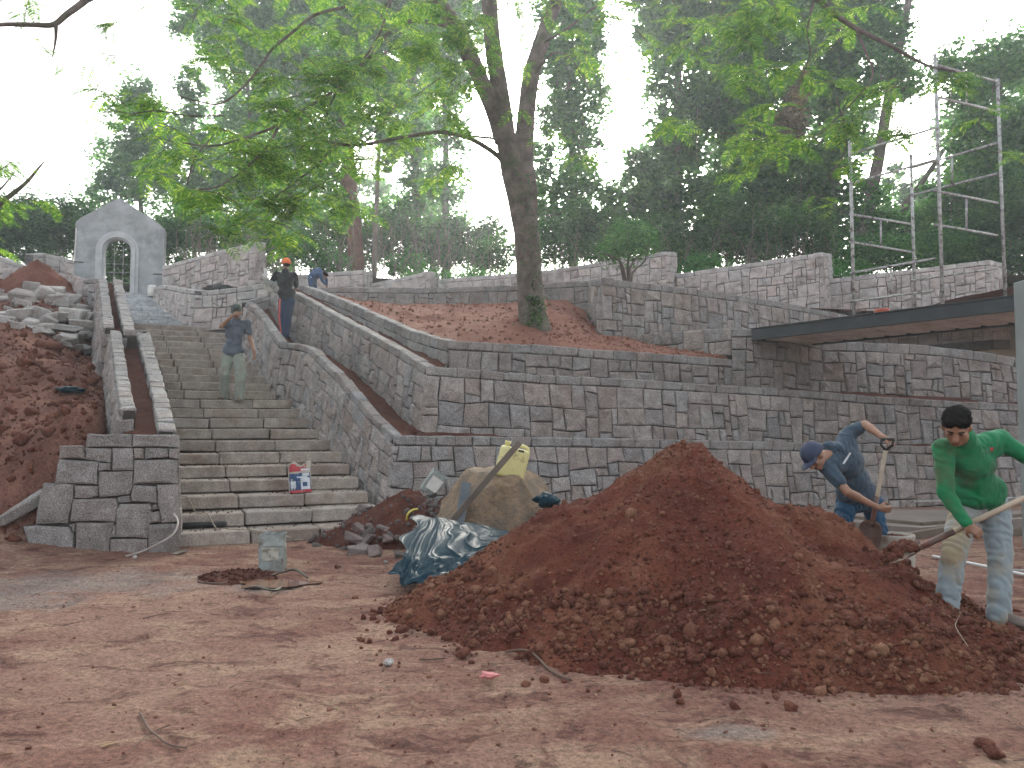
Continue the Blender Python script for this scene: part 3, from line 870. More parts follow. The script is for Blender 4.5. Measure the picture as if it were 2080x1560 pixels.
strip('channel_soil', PL((806, 889, 11.42), (745, 815, 12.6), (705, 775, 13.1), (657, 722, 13.8), (612, 704, 14.6), (566, 699, 15.45), (540, 655, 16.2), (512, 618, 17.5)),
      PL((868, 866, 12.45), (818, 840, 13.0), (770, 800, 13.7), (717, 752, 14.4), (659, 716, 15.3), (618, 706, 16.2), (580, 680, 17.0), (545, 625, 18.0)), M['soil'], 90, .03, 8)
strip('channel_soil', PL((806, 890, 11.45), (1000, 890, 12.15), (1300, 894, 13.15), (1560, 900, 13.85), (2090, 914, 14.95), (2330, 922, 15.45)),
      PL((868, 868, 12.45), (1100, 882, 13.1), (1300, 888, 13.75), (1560, 893, 14.55), (2090, 906, 15.6), (2330, 914, 16.1)), M['soil'], 60, .03, 8)
strip('channel_soil', PL((872, 748, 12.55), (790, 702, 13.9), (712, 660, 15.4), (665, 634, 16.3), (604, 600, 17.5), (560, 582, 18.6)),
      PL((909, 735, 13.2), (850, 708, 14.3), (760, 662, 16.0), (703, 636, 17.1), (640, 602, 18.5), (600, 583, 19.6)), M['soil'], 80, .03, 8)
strip('channel_soil', PL((872, 748, 12.55), (1100, 766, 13.25), (1457, 786, 14.45), (1598, 795, 14.85), (2090, 826, 15.85), (2330, 840, 16.35)),
      PL((909, 745, 13.3), (1100, 757, 14.0), (1457, 779, 15.15), (1598, 787, 15.4), (2090, 812, 16.6), (2330, 826, 17)), M['soil'], 60, .03, 8)

# abutment under the walkway, deck shadow put into its darker stone; right upper wall
w = thing('abutment_wall', 'tall stone abutment, coloured dark for the shadow under the deck, carrying the left end of the steel walkway', 'stone wall', tuple(P(1500, 780, 15.2)))
patch(w, PL((1485, 668, 15.15), (1535, 668, 15.0), (1560, 672, 15.2), (1668, 694, 15.9)), lambda s: 1.32, 1, M['stone_dark'], CP, thick=.4, batter=.03, cell=.15, cop=.16, seed=18, coplen=(.4, .7))
patch(w, PL((1251, 684, 17.4), (1335, 675.5, 16.6), (1420, 669, 15.8), (1487, 665, 15.25)), lambda s: .55, 1, SA, CP, thick=.3, batter=.05, cell=.15, cop=.0, coping=False, seed=19)
w = thing('retaining_wall', 'right-hand upper wall behind the two men shovelling, under the far end of the walkway', 'stone wall', tuple(P(1860, 780, 15.9)), group='retaining walls of the terraces')
patch(w, PL((1668, 693, 15.9), (1775, 695, 16.0), (1900, 703, 16.2), (2000, 715, 16.3), (2095, 732, 16.4), (2330, 755, 16.9)), lambda s: 1.3, 1, SA, CP, thick=.3, batter=.05, cell=.14, cop=.2, seed=20, coplen=(.35, .55))

# upper terrace wall with its return and the wall behind the tree
w = thing('terrace_wall', 'high wall falling to the right behind the walkway, with a brown cornered end near the tree', 'stone wall', tuple(P(1222, 690, 17)))
patch(w, PL((1222, 564, 17.0), (1400, 585, 18.2), (1560, 609, 19.6), (1720, 639, 21.8)), lambda s: 1.75 - s * .1, 1, SA, CP, thick=.3, batter=.04, cell=.15, cop=.16, seed=21, cut=(.3, 0))
patch(w, PL((1222, 564, 17.0), (1197, 568, 18.7)), lambda s: 1.35, -1, SA, CP, thick=.3, batter=.04, cell=.16, cop=.16, seed=22, cut=(.25, .25))
w = thing('terrace_wall', 'straight dressed-stone wall behind the big tree, closing the earth terrace', 'stone wall', tuple(P(900, 620, 20.3)))
patch(w, PL((644, 583, 20.8), (760, 584, 20.7), (870, 584.6, 20.5), (1038, 579.6, 20.0), (1196, 569, 19.0)), lambda s: .95, 1, M['stone_dark'], CP, thick=.3, batter=.04, cell=.15, cop=.15, seed=23, coplen=(.4, .7), bulge=(.006, .02), cut=(0, .3))

# earth terrace round the tree
def terrace_mesh():
    us, vs_ = np.linspace(0, 1, 130), np.linspace(0, 1, 100)
    fl = Line(PL((600, 582, 19.5), (742, 636, 16.45), (832, 676, 14.75), (908, 698, 13.4), (1100, 704, 14.05), (1245, 715, 14.55), (1336, 720, 14.85), (1490, 733, 15.35)))
    bl = Line(PL((640, 612, 20.6), (735, 628, 20.5), (870, 626, 20.4), (1038, 620, 19.9), (1150, 614, 19.3), (1190, 640, 18.4), (1216, 683, 17.0), (1251, 688, 17.1), (1336, 710, 16.3), (1480, 728, 15.45)))
    U, W_ = np.meshgrid(us, vs_)
    v = np.zeros((len(vs_), len(us), 3))
    for i, uu in enumerate(us):
        a, b3 = fl.at(fl.L * uu), bl.at(bl.L * uu)
        for j, vv_ in enumerate(vs_): v[j, i] = a.lerp(b3, vv_)
    v = v.reshape(-1, 3)
    X, Y = v[:, 0], v[:, 1]; ed = np.minimum(W_.ravel() * 8, 1)
    v[:, 2] += ed * (.12 * np.exp(-((X - .4) ** 2 + (Y - 15.4) ** 2) / .5) + .05 * fbm(X, Y, .6, 4, 8) + .03 * np.abs(fbm(X, Y, .14, 3, 18)))
    v[:, 2] += ed * .05
    i = np.arange(len(us) * len(vs_)).reshape(len(vs_), len(us))
    f = np.stack([i[:-1, :-1].ravel(), i[:-1, 1:].ravel(), i[1:, 1:].ravel(), i[1:, :-1].ravel()], 1)
    obj('terrace_ground', v, f, M['terrace'], None, True, 'structure')
    return v
TERR = terrace_mesh()

# wall beside the upper flight and the level ground above it
w = thing('retaining_wall', 'curved pale wall bending round the head of the middle flight, left of the man in the orange cap', 'stone wall', tuple(P(420, 660, 18.7)), group='retaining walls of the terraces')
patch(w, PL((547, 574, 19.3), (503, 581, 19.0), (463, 586, 18.8), (422, 589.5, 18.7), (396, 588, 18.75), (372, 585.4, 19.8), (341.7, 580, 22.0), (328, 578.5, 23.5), (313, 583, 26.2)), lambda s: 1.0 if s < 5 else .75, -1, M['stone_pale'], M['coping_pale'], thick=.25, batter=.08, cell=.13, cop=.13, seed=24, core=M['mortar_pale'])

# far zigzag wall: each stretch climbs to the right and ends in a squared pier
SP, CPp = M['stone_pale'], M['coping_pale']
def seg(label, pts, end, H, seed, cell=.15):
    w = thing('boundary_wall', label, 'stone wall', tuple(P(pts[0][0], pts[0][1] + 60, pts[0][2])), group='stretches of the sawtooth wall below the wood')
    q = PL(*pts)
    patch(w, q, H, 1, SP, CPp, thick=.35, batter=.03, cell=cell, cop=.15, seed=seed, core=M['mortar_pale'], coplen=(.4, .7), cut=(0, .4))
    if end:
        patch(w, [q[-1], P(*end)], H, 1, SP, CPp, thick=.3, batter=.02, cell=cell, cop=.15, seed=seed + 50, core=M['mortar_pale'], cut=(.3, .5))
seg('tall pale stretch of the sawtooth wall immediately right of the chapel front', [(330, 541, 27.3), (425, 514, 26.7), (520, 490.5, 26.0)], (539, 493, 26.9), lambda s: 1.65, 31)
seg('short stretch of the sawtooth wall behind the bent figure in blue', [(540, 568, 27.2), (598, 558, 27.0), (736, 548.6, 26.4)], (757, 551.5, 27.4), lambda s: .8, 32, .17)
seg('low stretch of the sawtooth wall between the bent figure and the big tree', [(752, 576, 27.1), (873.6, 551, 26.3)], (894, 554.5, 27.3), lambda s: .7, 33, .17)
seg('long stretch of the sawtooth wall passing behind the trunk up to a square pier', [(890, 567, 26.8), (1100, 550.7, 25.6), (1352, 510, 24.4)], (1374, 513, 25.4), lambda s: 1.5, 34)
seg('stretch of the sawtooth wall above the sloping terrace wall, left of the scaffold', [(1374, 556, 25.0), (1500, 538, 24.2), (1672, 512, 23.4)], (1689, 516, 24.4), lambda s: 1.9, 35)
seg('last stretch of the sawtooth wall, behind the scaffold posts', [(1672, 568, 24.0), (1840, 548, 23.0), (2010, 527.6, 22.2)], (2043, 536, 23.4), lambda s: 2.3, 36)
seg('short stretch of the sawtooth wall seen left of the chapel front', [(92, 514, 27.0), (120, 520, 27.3), (152, 529, 27.6)], None, lambda s: 1.3, 37, .17)
w = thing('boundary_wall', 'wall behind the pile of broken stone, dropping towards the chapel front', 'stone wall', tuple(P(60, 590, 19)), group='stretches of the sawtooth wall below the wood')
patch(w, PL((-260, 535, 20.0), (0, 543, 19.2), (69, 548, 18.8), (147, 558, 18.3), (186, 570, 18.0)), lambda s: 1.3, 1, SP, CPp, thick=.3, batter=.03, cell=.17, cop=.0, coping=False, seed=38, core=M['mortar_pale'])
w = thing('boundary_wall', 'distant wall at the left edge sloping down to a pale pier', 'stone wall', tuple(P(0, 560, 25)), group='stretches of the sawtooth wall below the wood')
patch(w, PL((-260, 490, 26), (0, 521, 25.2), (76, 548, 24.6)), lambda s: 1.0, 1, SP, CPp, thick=.3, batter=.03, cell=.17, cop=.14, seed=39, core=M['mortar_pale'])
patch(w, PL((69, 515.5, 26.2), (92, 514, 27.0)), lambda s: 1.2, 1, SP, CPp, thick=.3, batter=.03, cell=.17, cop=.14, seed=40, core=M['mortar_pale'])

# level ground behind the terraces, and the hill that carries the wood
def plateau_z(X, Y):
    a = 4.62 + (np.clip(Y, 18.6, 28) - 18.6) * .17 - np.clip(X + 4, 0, 20) * .035 * sstep(18, 21, Y)
    return a + .03 * fbm(X, Y, .8, 3, 77)
v = []
fl = Line([(p.x, p.y, 0) for p in PL((326, 600, 26.5), (350, 600, 22.5), (400, 600, 19.3), (430, 600, 19.0), (560, 600, 19.5), (640, 600, 21.0), (870, 600, 20.8), (1038, 600, 20.3), (1190, 600, 19.3), (1400, 600, 18.6), (1560, 600, 20.0), (1740, 600, 22.0), (2100, 600, 17.2), (2500, 600, 17.6))])
bl = Line([(p.x, p.y, 0) for p in PL((300, 600, 29.5), (520, 600, 27.6), (740, 600, 27.6), (1038, 600, 26.6), (1360, 600, 25.4), (1680, 600, 24.4), (2100, 600, 23.4), (2500, 600, 23.0))])
for b3 in np.linspace(0, 1, 30):
    for a3 in np.linspace(0, 1, 90):
        q = fl.at(fl.L * a3).lerp(bl.at(bl.L * a3), b3); v.append((q.x, q.y, 0))
v = np.array(v); v[:, 2] = plateau_z(v[:, 0], v[:, 1])
i = np.arange(2700).reshape(30, 90)
obj('plateau_ground', v, np.stack([i[:-1, :-1].ravel(), i[:-1, 1:].ravel(), i[1:, 1:].ravel(), i[1:, :-1].ravel()], 1), M['terrace'], None, True, 'structure')
def wood_z(X, Y):
    base = 6.35 + np.clip(Y - 26, -6, 30) * .11 - np.clip(X, -30, 30) * .012
    return base + .15 * fbm(X, Y, 3, 3, 60)
def wood_z1(x, y): return float(wood_z(np.array([x]), np.array([y]))[0])
v = []
us = np.linspace(0, 1, 120)
fl = Line([(-60, 30, 0), (-26, 28.4, 0)] + [(p.x, p.y + .3, 0) for p in PL((0, 600, 26.6), (90, 600, 27.8), (130, 600, 29.8), (345, 600, 30.4), (352, 600, 28.0), (520, 600, 27.0), (740, 600, 27.0), (890, 600, 27.2), (1100, 600, 26.1), (1360, 600, 25.0), (1520, 600, 24.9), (1680, 600, 24.2), (1840, 600, 23.5), (2030, 600, 22.9))] + [(24, 22.5, 0), (60, 22, 0)])
for b3 in np.linspace(0, 1, 40) ** 1.5:
    for a3 in us:
        q = fl.at(fl.L * a3); q2 = Vector((q.x * 1.6, q.y + 75, 0)); q = q.lerp(q2, b3); v.append((q.x, q.y, 0))
v = np.array(v); v[:, 2] = wood_z(v[:, 0], v[:, 1])
i = np.arange(4800).reshape(40, 120)
obj('hillside', v, np.stack([i[:-1, :-1].ravel(), i[:-1, 1:].ravel(), i[1:, 1:].ravel(), i[1:, :-1].ravel()], 1), M['forest'], None, True, 'structure')
M['clod_tan'] = soil_mat('dry_tan_clods', [(0.3, (0.15, 0.06, 0.04)), (0.5, (0.22, 0.10, 0.062)), (0.7, (0.31, 0.165, 0.10))], 3, 0.8)
# ---------------------------------------------------------------- the red earth heap
def heap_z(X, Y):
    def cone(cx, cy, h, sl, sr, rnd_=.10, sy=1.0):
        dx, dy = X - cx, (Y - cy) * sy
        s = np.where(dx < 0, sl, sr)
        r = np.sqrt(dx * dx + dy * dy + rnd_ ** 2) - rnd_
        ang = np.arctan2(dy, dx)
        r = r * (1 + .07 * np.sin(3 * ang + 1) + .05 * np.sin(7 * ang))
        return h - r * s
    z = cone(1.34, 6.55, 1.20, .62, .58, .16)
    z = np.maximum(z, cone(2.1, 6.15, .80, .5, .62, .2))
    z = np.maximum(z, cone(1.75, 5.8, .78, .56, .58, .3))
    z = np.maximum(z, cone(2.6, 5.25, .26, .36, .46, .3))
    z = np.maximum(z, cone(3.5, 4.8, .09, .22, .22, .3))
    z = np.maximum(z, cone(4.5, 4.8, .10, .2, .2, .3))
    z = np.maximum(z, cone(.1, 5.7, .16, .35, .2, .3))
    z = z - .10 * sstep(4.9, 3.9, Y) 
    m_ = np.clip((z + .1) / .3, 0, 1)
    z = z + m_ * (.07 * fbm(X, Y, .5, 4, 2) + .035 * np.abs(fbm(X, Y, .14, 3, 4)) + .012 * fbm(X, Y, .05, 2, 5) )
    z = z - m_ * .045 * sstep(.05, .35, fbm(X * .9, Y * .9, .42, 2, 71)) * sstep(.1, .4, z)   # spade cuts
    gully = np.maximum(0, fbm(X + Y * .3, Y * .45, .35, 3, 17)) * .06
    return z - gully * m_
hx, hy = np.arange(-1.8, 5.6, .023), np.arange(3.4, 9.4, .023)
def heap_g(X, Y):
    z = heap_z(X, Y); g = ground_z(X, Y)
    return np.where(z < g - .02, g - .05, z)
heap = grid_mesh('earth_heap', hx, hy, heap_g, M['heap'])
tag(heap, 'big heap of loose dark red earth in front of the two men shovelling', 'earth heap')
def hz(x, y): return float(heap_g(np.array([x]), np.array([y]))[0])
def gz(x, y): return float(ground_z(np.array([x]), np.array([y]))[0])

# clods, larger at the foot of the slope
n = 46000
px_ = rs.uniform(-1.7, 5.2, n); py_ = rs.uniform(3.5, 7.6, n)
hz_ = heap_z(px_, py_); gz_ = ground_z(px_, py_)
den = np.where(hz_ > gz_, 0.55 + 0.6 * np.exp(-((hz_ - .12) / .22) ** 2), np.exp(-(gz_ - hz_) / .05) * .35)
den *= 0.42 + 0.9 * (fbm(px_, py_, .45, 3, 61) > .0)
k_ = rs.uniform(0, 1, n) < den
px_, py_, hz_, gz_ = px_[k_], py_[k_], hz_[k_], gz_[k_]
z_ = np.maximum(hz_, gz_)
sz = rs.lognormal(-4.75, .55, len(px_)) * np.where(hz_ < .35, 1.3, .85); sz = np.clip(sz, .004, .05)
v, f = scatter(ICO_V, ICO_F, np.stack([px_, py_, z_ + sz * .2], 1), sz, .3, rs.uniform(.6, 1.1, (len(px_), 3)))
h_ = len(v) // 24 * 12
obj('clods', v[:h_], f[:len(f) // 40 * 20][:h_ // 12 * 20], M['clod'], heap, kind='stuff')
obj('clods', v[h_:], f[h_ // 12 * 20:] - h_, M['clod_tan'], heap, kind='stuff')
big = sz > .03
# larger rounded lumps
n = 300
bx = rs.uniform(-1.1, 4.9, n); by = rs.uniform(4.1, 6.4, n); zz = heap_z(bx, by)
k_ = (zz > -.08) & (zz < .34); bx, by = bx[k_], by[k_]; zz = np.maximum(heap_z(bx, by), ground_z(bx, by))
s2 = rs.uniform(.018, .046, len(bx))
v, f = scatter(ICO2_V, ICO2_F, np.stack([bx, by, zz + s2 * .1], 1), s2, .2, rs.uniform(.6, 1.1, (len(bx), 3)))
obj('lumps', v, f, M['clod'], heap, kind='stuff')

# crumbs, chips and dead leaves over the trodden yard and the left bank
n = 4200
x_ = rs.uniform(-5, 4, n); y_ = 2.9 + 6.5 * rs.uniform(0, 1, n) ** 1.3
s_ = np.clip(rs.lognormal(-5.5, .6, n), .002, .016)
v, f = scatter(ICO_V, ICO_F, np.stack([x_, y_, ground_z(x_, y_) + s_ * .2], 1), s_, .3, rs.uniform(.5, 1.1, (n, 3)))
tag(obj('gravel_crumbs', v, f, M['terrace']), 'crumbs of red earth strewn over the trodden yard', None, None, 'stuff')
n = 9000
x_ = rs.uniform(-11, -4.5, n); y_ = rs.uniform(9.2, 18.2, n)
k_ = (x_ < -.52 * y_ + .05) & (x_ > -.75 * y_ - .5); x_, y_ = x_[k_], y_[k_]
s_ = np.clip(rs.lognormal(-3.9, .7, len(x_)), .006, .12)
v, f = scatter(ICO_V, ICO_F, np.stack([x_, y_, ground_z(x_, y_) + s_ * .1], 1), s_, .3, rs.uniform(.5, 1.1, (len(x_), 3)))
tag(obj('bank_clods', v, f, M['clod']), 'loose clods lying all over the red bank left of the stairs', None, None, 'stuff')
tv = TERR[rs.randint(0, len(TERR), 2600)] + np.c_[rs.uniform(-.04, .04, (2600, 2)), np.zeros(2600)]
s_ = np.clip(rs.lognormal(-4.2, .6, len(tv)), .005, .045)
v, f = scatter(ICO_V, ICO_F, tv + np.array([0, 0, 1]) * s_[:, None] * .2, s_, .3)
tag(obj('terrace_clods', v, f, M['terrace']), 'clods on the earth terrace round the tree', None, None, 'stuff')

# earth crumbs fallen on the treads
pos = []
for k in range(1, 22):
    for _ in range(60):
        js = JOINTS[k]; q = on_step(k, random.uniform(js[0] + 2, js[-1] - 2)) + b_ * (.36 * random.random() ** .6 + .02); pos.append((q.x, q.y, k * RISE + .006))
v, f = scatter(ICO_V, ICO_F, np.array(pos), rs.uniform(.003, .014, len(pos)), .3)
tag(obj('stair_crumbs', v, f, M['soil']), 'crumbs of red earth lying on the stair treads', None, None, 'stuff')

def leaf_cards(pos, size, asp, flat, rs=rs, seed=None):
    """single pointed leaves as four-cornered faces; flat = 1 lies on the ground"""
    n = len(pos)
    a = rs.uniform(0, 2 * np.pi, n)
    d = np.stack([np.cos(a), np.sin(a), rs.normal(0, .5, n) * (1 - flat)], 1); d /= np.linalg.norm(d, axis=1)[:, None]
    up = rs.normal(size=(n, 3)) * (1 - flat) + np.array([0, 0, 1.0]) * flat + rs.normal(size=(n, 3)) * .15
    s = np.cross(d, up); s /= np.maximum(np.linalg.norm(s, axis=1), 1e-6)[:, None]
    size = np.asarray(size).reshape(-1, 1)
    nn = np.cross(s, d)
    v = np.stack([pos - d * size * .5, pos + s * size * asp * .5 + nn * size * .06, pos + d * size * .5, pos - s * size * asp * .5 + nn * size * .06], 1).reshape(-1, 3)
    f = np.arange(4 * n).reshape(n, 4)
    return v, f
n = 1500
x_ = rs.uniform(-4.5, 4, n); y_ = 2.9 + 5.5 * rs.uniform(0, 1, n) ** 1.2
zg = np.maximum(ground_z(x_, y_), heap_g(x_, y_))
v, f = leaf_cards(np.stack([x_, y_, zg + .008], 1), rs.lognormal(-3.9, .5, n), .3, .85)
tag(obj('dead_leaves', v, f, M['leaf_dry']), 'small dead leaves and chips scattered over the yard', None, None, 'stuff')

# twigs and seed pods
def twig(name, label, cat, pts, r0, r1, mat, zo=.012, group=None, n=6):
    q = []
    for p in pts:
        p = PZ(p[0], p[1], 0); p.z = max(gz(p.x, p.y), hz(p.x, p.y) if p.x > -1.7 else -1) + zo; q.append(p)
    rad = list(np.linspace(r0, r1, len(q)))
    q, rad = smooth_path(q, rad, 4)
    v, f = tube(q, rad, n, True, .12)
    return tag(obj(name, v, f, mat, smooth=True), label, cat, group)
twig('fallen_twig', 'long curved dead twig lying in the near left of the yard', 'twig', [(285, 1452), (300, 1480), (318, 1503), (345, 1522), (380, 1528)], .006, .004, M['twig'])
twig('fallen_twig', 'thin side twig crossing the long curved one', 'twig', [(345, 1475), (312, 1488), (285, 1512), (255, 1545)], .003, .002, M['twig'])
twig('fallen_twig', 'dead twig at the left foot of the red heap', 'twig', [(1030, 1328), (1075, 1340), (1120, 1362), (1160, 1380)], .007, .008, M['twig'])
twig('fallen_twig', 'thin grey twig lying left of the puddle', 'twig', [(290, 1258), (320, 1252), (350, 1248)], .004, .003, M['twig'])
twig('fallen_twig', 'short dark twig beside the pale stone near the heap', 'twig', [(852, 1342), (880, 1343), (905, 1342)], .006, .005, M['twig'])
twig('rootlet', 'pale curling rootlet on the right flank of the heap', 'twig', [(1941, 1296), (1952, 1302), (1946, 1325), (1944, 1350), (1968, 1372)], .003, .002, M['rope'])
twig('seed_pod', 'grey speckled flat seed pod lying left of the small red soil mound', 'seed pod', [(402, 1186), (425, 1188), (450, 1188), (468, 1184)], .012, .008, M['twig'])

def pod(name, label, pts, w, mat):
    q = [PZ(a, b, 0) for a, b in pts]
    for p, h in zip(q, [.01, .04, .05, .03, .01][:len(q)]): p.z = gz(p.x, p.y) + h
    q, _ = smooth_path(q, [0] * len(q), 5)
    v, f = [], []
    for i, p in enumerate(q):
        t = (q[min(i + 1, len(q) - 1)] - q[max(i - 1, 0)]).normalized(); s = t.cross(AZ).normalized()
        ww = w * (math.sin(math.pi * (i + .4) / (len(q) + .2)) ** .6)
        v += [p + s * ww + AZ * .012, p - AZ * .004, p - s * ww + AZ * .016, p + AZ * .005]
    for i in range(len(q) - 1):
        for k in range(4):
            a, b = i * 4 + k, i * 4 + (k + 1) % 4
            f.append((a, b, b + 4, a + 4))
    f += [(3, 2, 1, 0), tuple(len(q) * 4 - 4 + k for k in range(4))]
    tag(obj(name, v, f, mat, smooth=True), label, 'seed pod')
pod('seed_pod', 'dark brown curved seed pod beside the puddle, nearer the tin', [(550, 1178), (575, 1173), (600, 1172), (625, 1182)], .017, M['pod'])
pod('seed_pod', 'split dark seed pod lying in front of the puddle', [(498, 1202), (520, 1204), (545, 1212), (560, 1207), (572, 1198)], .018, M['pod'])

# small sticks strewn about
m_ = MB()
for _ in range(260):
    x, y = random.uniform(-4.5, 3.5), 2.9 + 5.5 * random.random() ** 1.2
    z = max(gz(x, y), hz(x, y) if x > -1.7 else -1) + .006; a_ = random.uniform(-.7, .7) + random.choice((0, 0, 1.5)); L = random.uniform(.03, .13)
    m_.add(*tube([V(x, y, z), V(x + L * .5 * math.cos(a_), y + L * .5 * math.sin(a_) + random.uniform(-.01, .01), z + .006), V(x + L * math.cos(a_), y + L * math.sin(a_), z)], [.0025, .002, .0012], 4))
tag(m_.build('stick_litter', M['twig']), 'tiny dry sticks strewn over the yard', None, None, 'stuff')
# puddle
c0 = PZ(560, 1190, 0)
v = [(c0.x, c0.y, 0)]
for k in range(40):
    a = 2 * math.pi * k / 40
    r = 1 + .16 * math.sin(3 * a + .7) + .1 * math.sin(5 * a) + random.uniform(-.04, .04)
    v.append((c0.x + .34 * r * math.cos(a), c0.y + .20 * r * math.sin(a), 0))
zw = gz(c0.x, c0.y) + .003
v = [(x, y, zw) for x, y, z in v]
mw, nt, b, out = new_mat('muddy_water'); b.inputs['Base Color'].default_value = (.17, .085, .05, 1); b.inputs['Roughness'].default_value = .06
bump(nt, b, noise(nt, 5, 2), .04, .01)
tag(obj('puddle', v, [(0, 1 + k, 1 + (k + 1) % 40) for k in range(40)], mw, smooth=True), 'shallow muddy puddle by the dark seed pods', None, None, 'structure')

# small soil mound beside the tin
def lump_heap(name, label, cat, cx, cy, rx, ry, h, mat, seed, n_=60, ncl=200, clm=None, cs=(.006, .03), base=None, kind=None):
    a = np.linspace(-1.15, 1.15, n_)
    X, Y = np.meshgrid(cx + a * rx, cy + a * ry)
    r = np.hypot((X - cx) / rx, (Y - cy) / ry)
    r = r * (1 + .22 * fbm(X, Y, max(rx, ry) * .6, 2, seed))
    b0 = (base(X, Y) if base else ground_z(X, Y))
    up = h * np.clip(1 - r, 0, 1) ** .85
    z = b0 + up + np.clip(1.1 - r, 0, 1) * (.12 * h * fbm(X, Y, .12, 3, seed + 3)) - .03 * (r > 1)
    v = np.stack([X.ravel(), Y.ravel(), z.ravel()], 1)
    i = np.arange(n_ * n_).reshape(n_, n_)
    f = np.stack([i[:-1, :-1].ravel(), i[:-1, 1:].ravel(), i[1:, 1:].ravel(), i[1:, :-1].ravel()], 1)
    o = obj(name, v, f, mat, smooth=True); tag(o, label, cat, None, kind)
    if ncl:
        k_ = rs.randint(0, len(v), ncl); k_ = k_[r.ravel()[k_] < 1.1]
        s_ = rs.uniform(*cs, len(k_)) * rs.uniform(.4, 1, len(k_))
        vv, ff = scatter(ICO_V, ICO_F, v[k_] + np.array([0, 0, 1]) * s_[:, None] * .3, s_, .3, rs.uniform(.6, 1.1, (len(k_), 3)))
        obj('clods', vv, ff, clm or mat, o, kind='stuff')
    return o
q = PZ(478, 1175, 0)
lump_heap('soil_mound', 'small scatter of crumbly red soil left of the battered tin', 'earth heap', q.x, q.y, .36, .32, .06, M['soil'], 4, 50, 500, M['soil'], (.008, .03))
q = P(60, 585, 18.1)
lump_heap('soil_mound', 'rounded pile of orange red earth behind the broken stones', 'earth heap', q.x + .1, q.y, 1.5, 1.0, .55, M['hillsoil'], 9, 60, 200, M['hillsoil'], (.02, .06), base=lambda X, Y: ground_z(X, Y) - .15)

# ---------------------------------------------------------------- stones lying about
def rock(name, label, cat, c, dims, mat, seed, rot=None, group=None, sub=2, jit=.13, flat=.5, parent=None):
    r_ = np.random.RandomState(seed)
    bv, bf = (ICO_V, ICO_F) if sub == 1 else ((ICO2_V, ICO2_F) if sub == 2 else (ICO3_V, ICO3_F))
    v = np.array(bv, float)
    # facets: clip the ball by random planes
    for _ in range(9 if flat else 4):
        n_ = r_.normal(size=3); n_ /= np.linalg.norm(n_); d = r_.uniform(.5, .78)
        s_ = v @ n_; over = np.maximum(0, s_ - d); v -= over[:, None] * n_
    v *= 1 + r_.uniform(-jit, jit, (len(v), 1)) * .35
    v *= np.array(dims) / 2 / .85
    if rot is not None:
        v = v @ np.array(Matrix.Rotation(rot[2], 3, 'Z') @ Matrix.Rotation(rot[1], 3, 'Y') @ Matrix.Rotation(rot[0], 3, 'X')).T
    v += np.array(c)
    o = obj(name, v, bf, mat, parent, centre=True)
    return tag(o, label, cat, group)
def slab(label, c, dims, rot, seed, mat=None, group='broken granite pieces on the left bank', cat='stone', jit=.03, name='broken_stone'):
    r_ = random.Random(seed)
    m_ = Matrix.Rotation(rot[2], 3, 'Z') @ Matrix.Rotation(rot[1], 3, 'Y') @ Matrix.Rotation(rot[0], 3, 'X')
    v, f = rblock(V(0, 0, 0), AX, AY, AZ, dims[0] / 2, dims[1] / 2, dims[2] / 2, min(dims) * .12, 0, r_)
    idx = {}
    out = []
    cor = {}
    for p in v:
        key = (p.x > 0, p.y > 0, p.z > 0)
        if key not in cor: cor[key] = Vector([r_.uniform(-.16, .16) * d for d in dims])
        out.append(m_ @ (p + cor[key]) + Vector(c))
    o = obj(name, out, f, mat or M['rubble'], None, centre=True)
    return tag(o, label, cat, group)
RUB = [  # px, py, Y, length, width, height, spin, tip
    (48, 616, 17.0, .8, .5, .42, .3, .2), (88, 610, 17.2, .45, .4, .38, .9, .4), (128, 617, 17.0, .85, .5, .36, -.2, .12), (40, 640, 16.0, .8, .45, .32, .2, -.1),
    (76, 634, 16.2, .55, .45, .36, 1.1, .2), (112, 640, 16.1, .7, .4, .26, -.4, .1), (152, 634, 16.3, .7, .42, .3, .2, .0), (10, 648, 15.7, .6, .4, .25, .5, .1),
    (60, 660, 15.5, .55, .4, .25, .2, .2), (92, 664, 15.4, .6, .36, .22, -.3, .15), (130, 662, 15.5, .9, .35, .2, .55, .1), (165, 654, 15.8, .6, .34, .2, .5, .1),
    (20, 676, 15.0, .5, .35, .2, 1.2, .1), (140, 684, 15.0, .5, .35, .18, .4, .2), (168, 624, 16.8, .5, .35, .3, .1, .3), (60, 600, 17.6, .5, .4, .3, .7, .1),
    (112, 604, 17.5, .55, .4, .3, .2, .1), (98, 648, 15.9, .4, .3, .25, .9, .3), (175, 640, 16.5, .4, .3, .26, .3, .1), (36, 700, 14.3, .35, .25, .16, .4, .1)]
RUB_L = ['flat pale block at the left top of the stone pile', "small tilted block in the middle of the pile's top row", "long pale block towards the right end of the pile's top row", 'white-faced block in the second row at the left of the pile', 'squat grey block in the centre of the stone pile', 'long grey slab in the centre right of the stone pile', "long slab at the pile's right side, close to the channel wall", 'stone at the very left edge of the pile', 'small block below the centre of the pile', 'flat slab below the centre right of the pile', 'long tilted slab pointing up to the channel wall', 'narrow slab right against the channel wall', 'low stone at the lower left of the pile', 'pale wedge lying below the pile near the channel wall', 'dark block where the pile touches the channel wall', 'grey stone at the foot of the orange earth pile', 'stone between the orange earth pile and the channel wall', 'small block sitting on the middle slabs of the pile', 'small stone just left of the channel wall, below the dark block', 'single stone lying lowest, away from the pile']
for i, (a, b, Y, l, w_, h, sp_, tp) in enumerate(RUB):
    q = P(a, b, Y); q.z = max(gz(q.x, q.y) + h * .25, q.z - h * .2); l *= .6; w_ *= .78; h *= .8
    slab(RUB_L[i], q, (l, w_, h), (tp, tp * .6, sp_), 100 + i)
n = 60
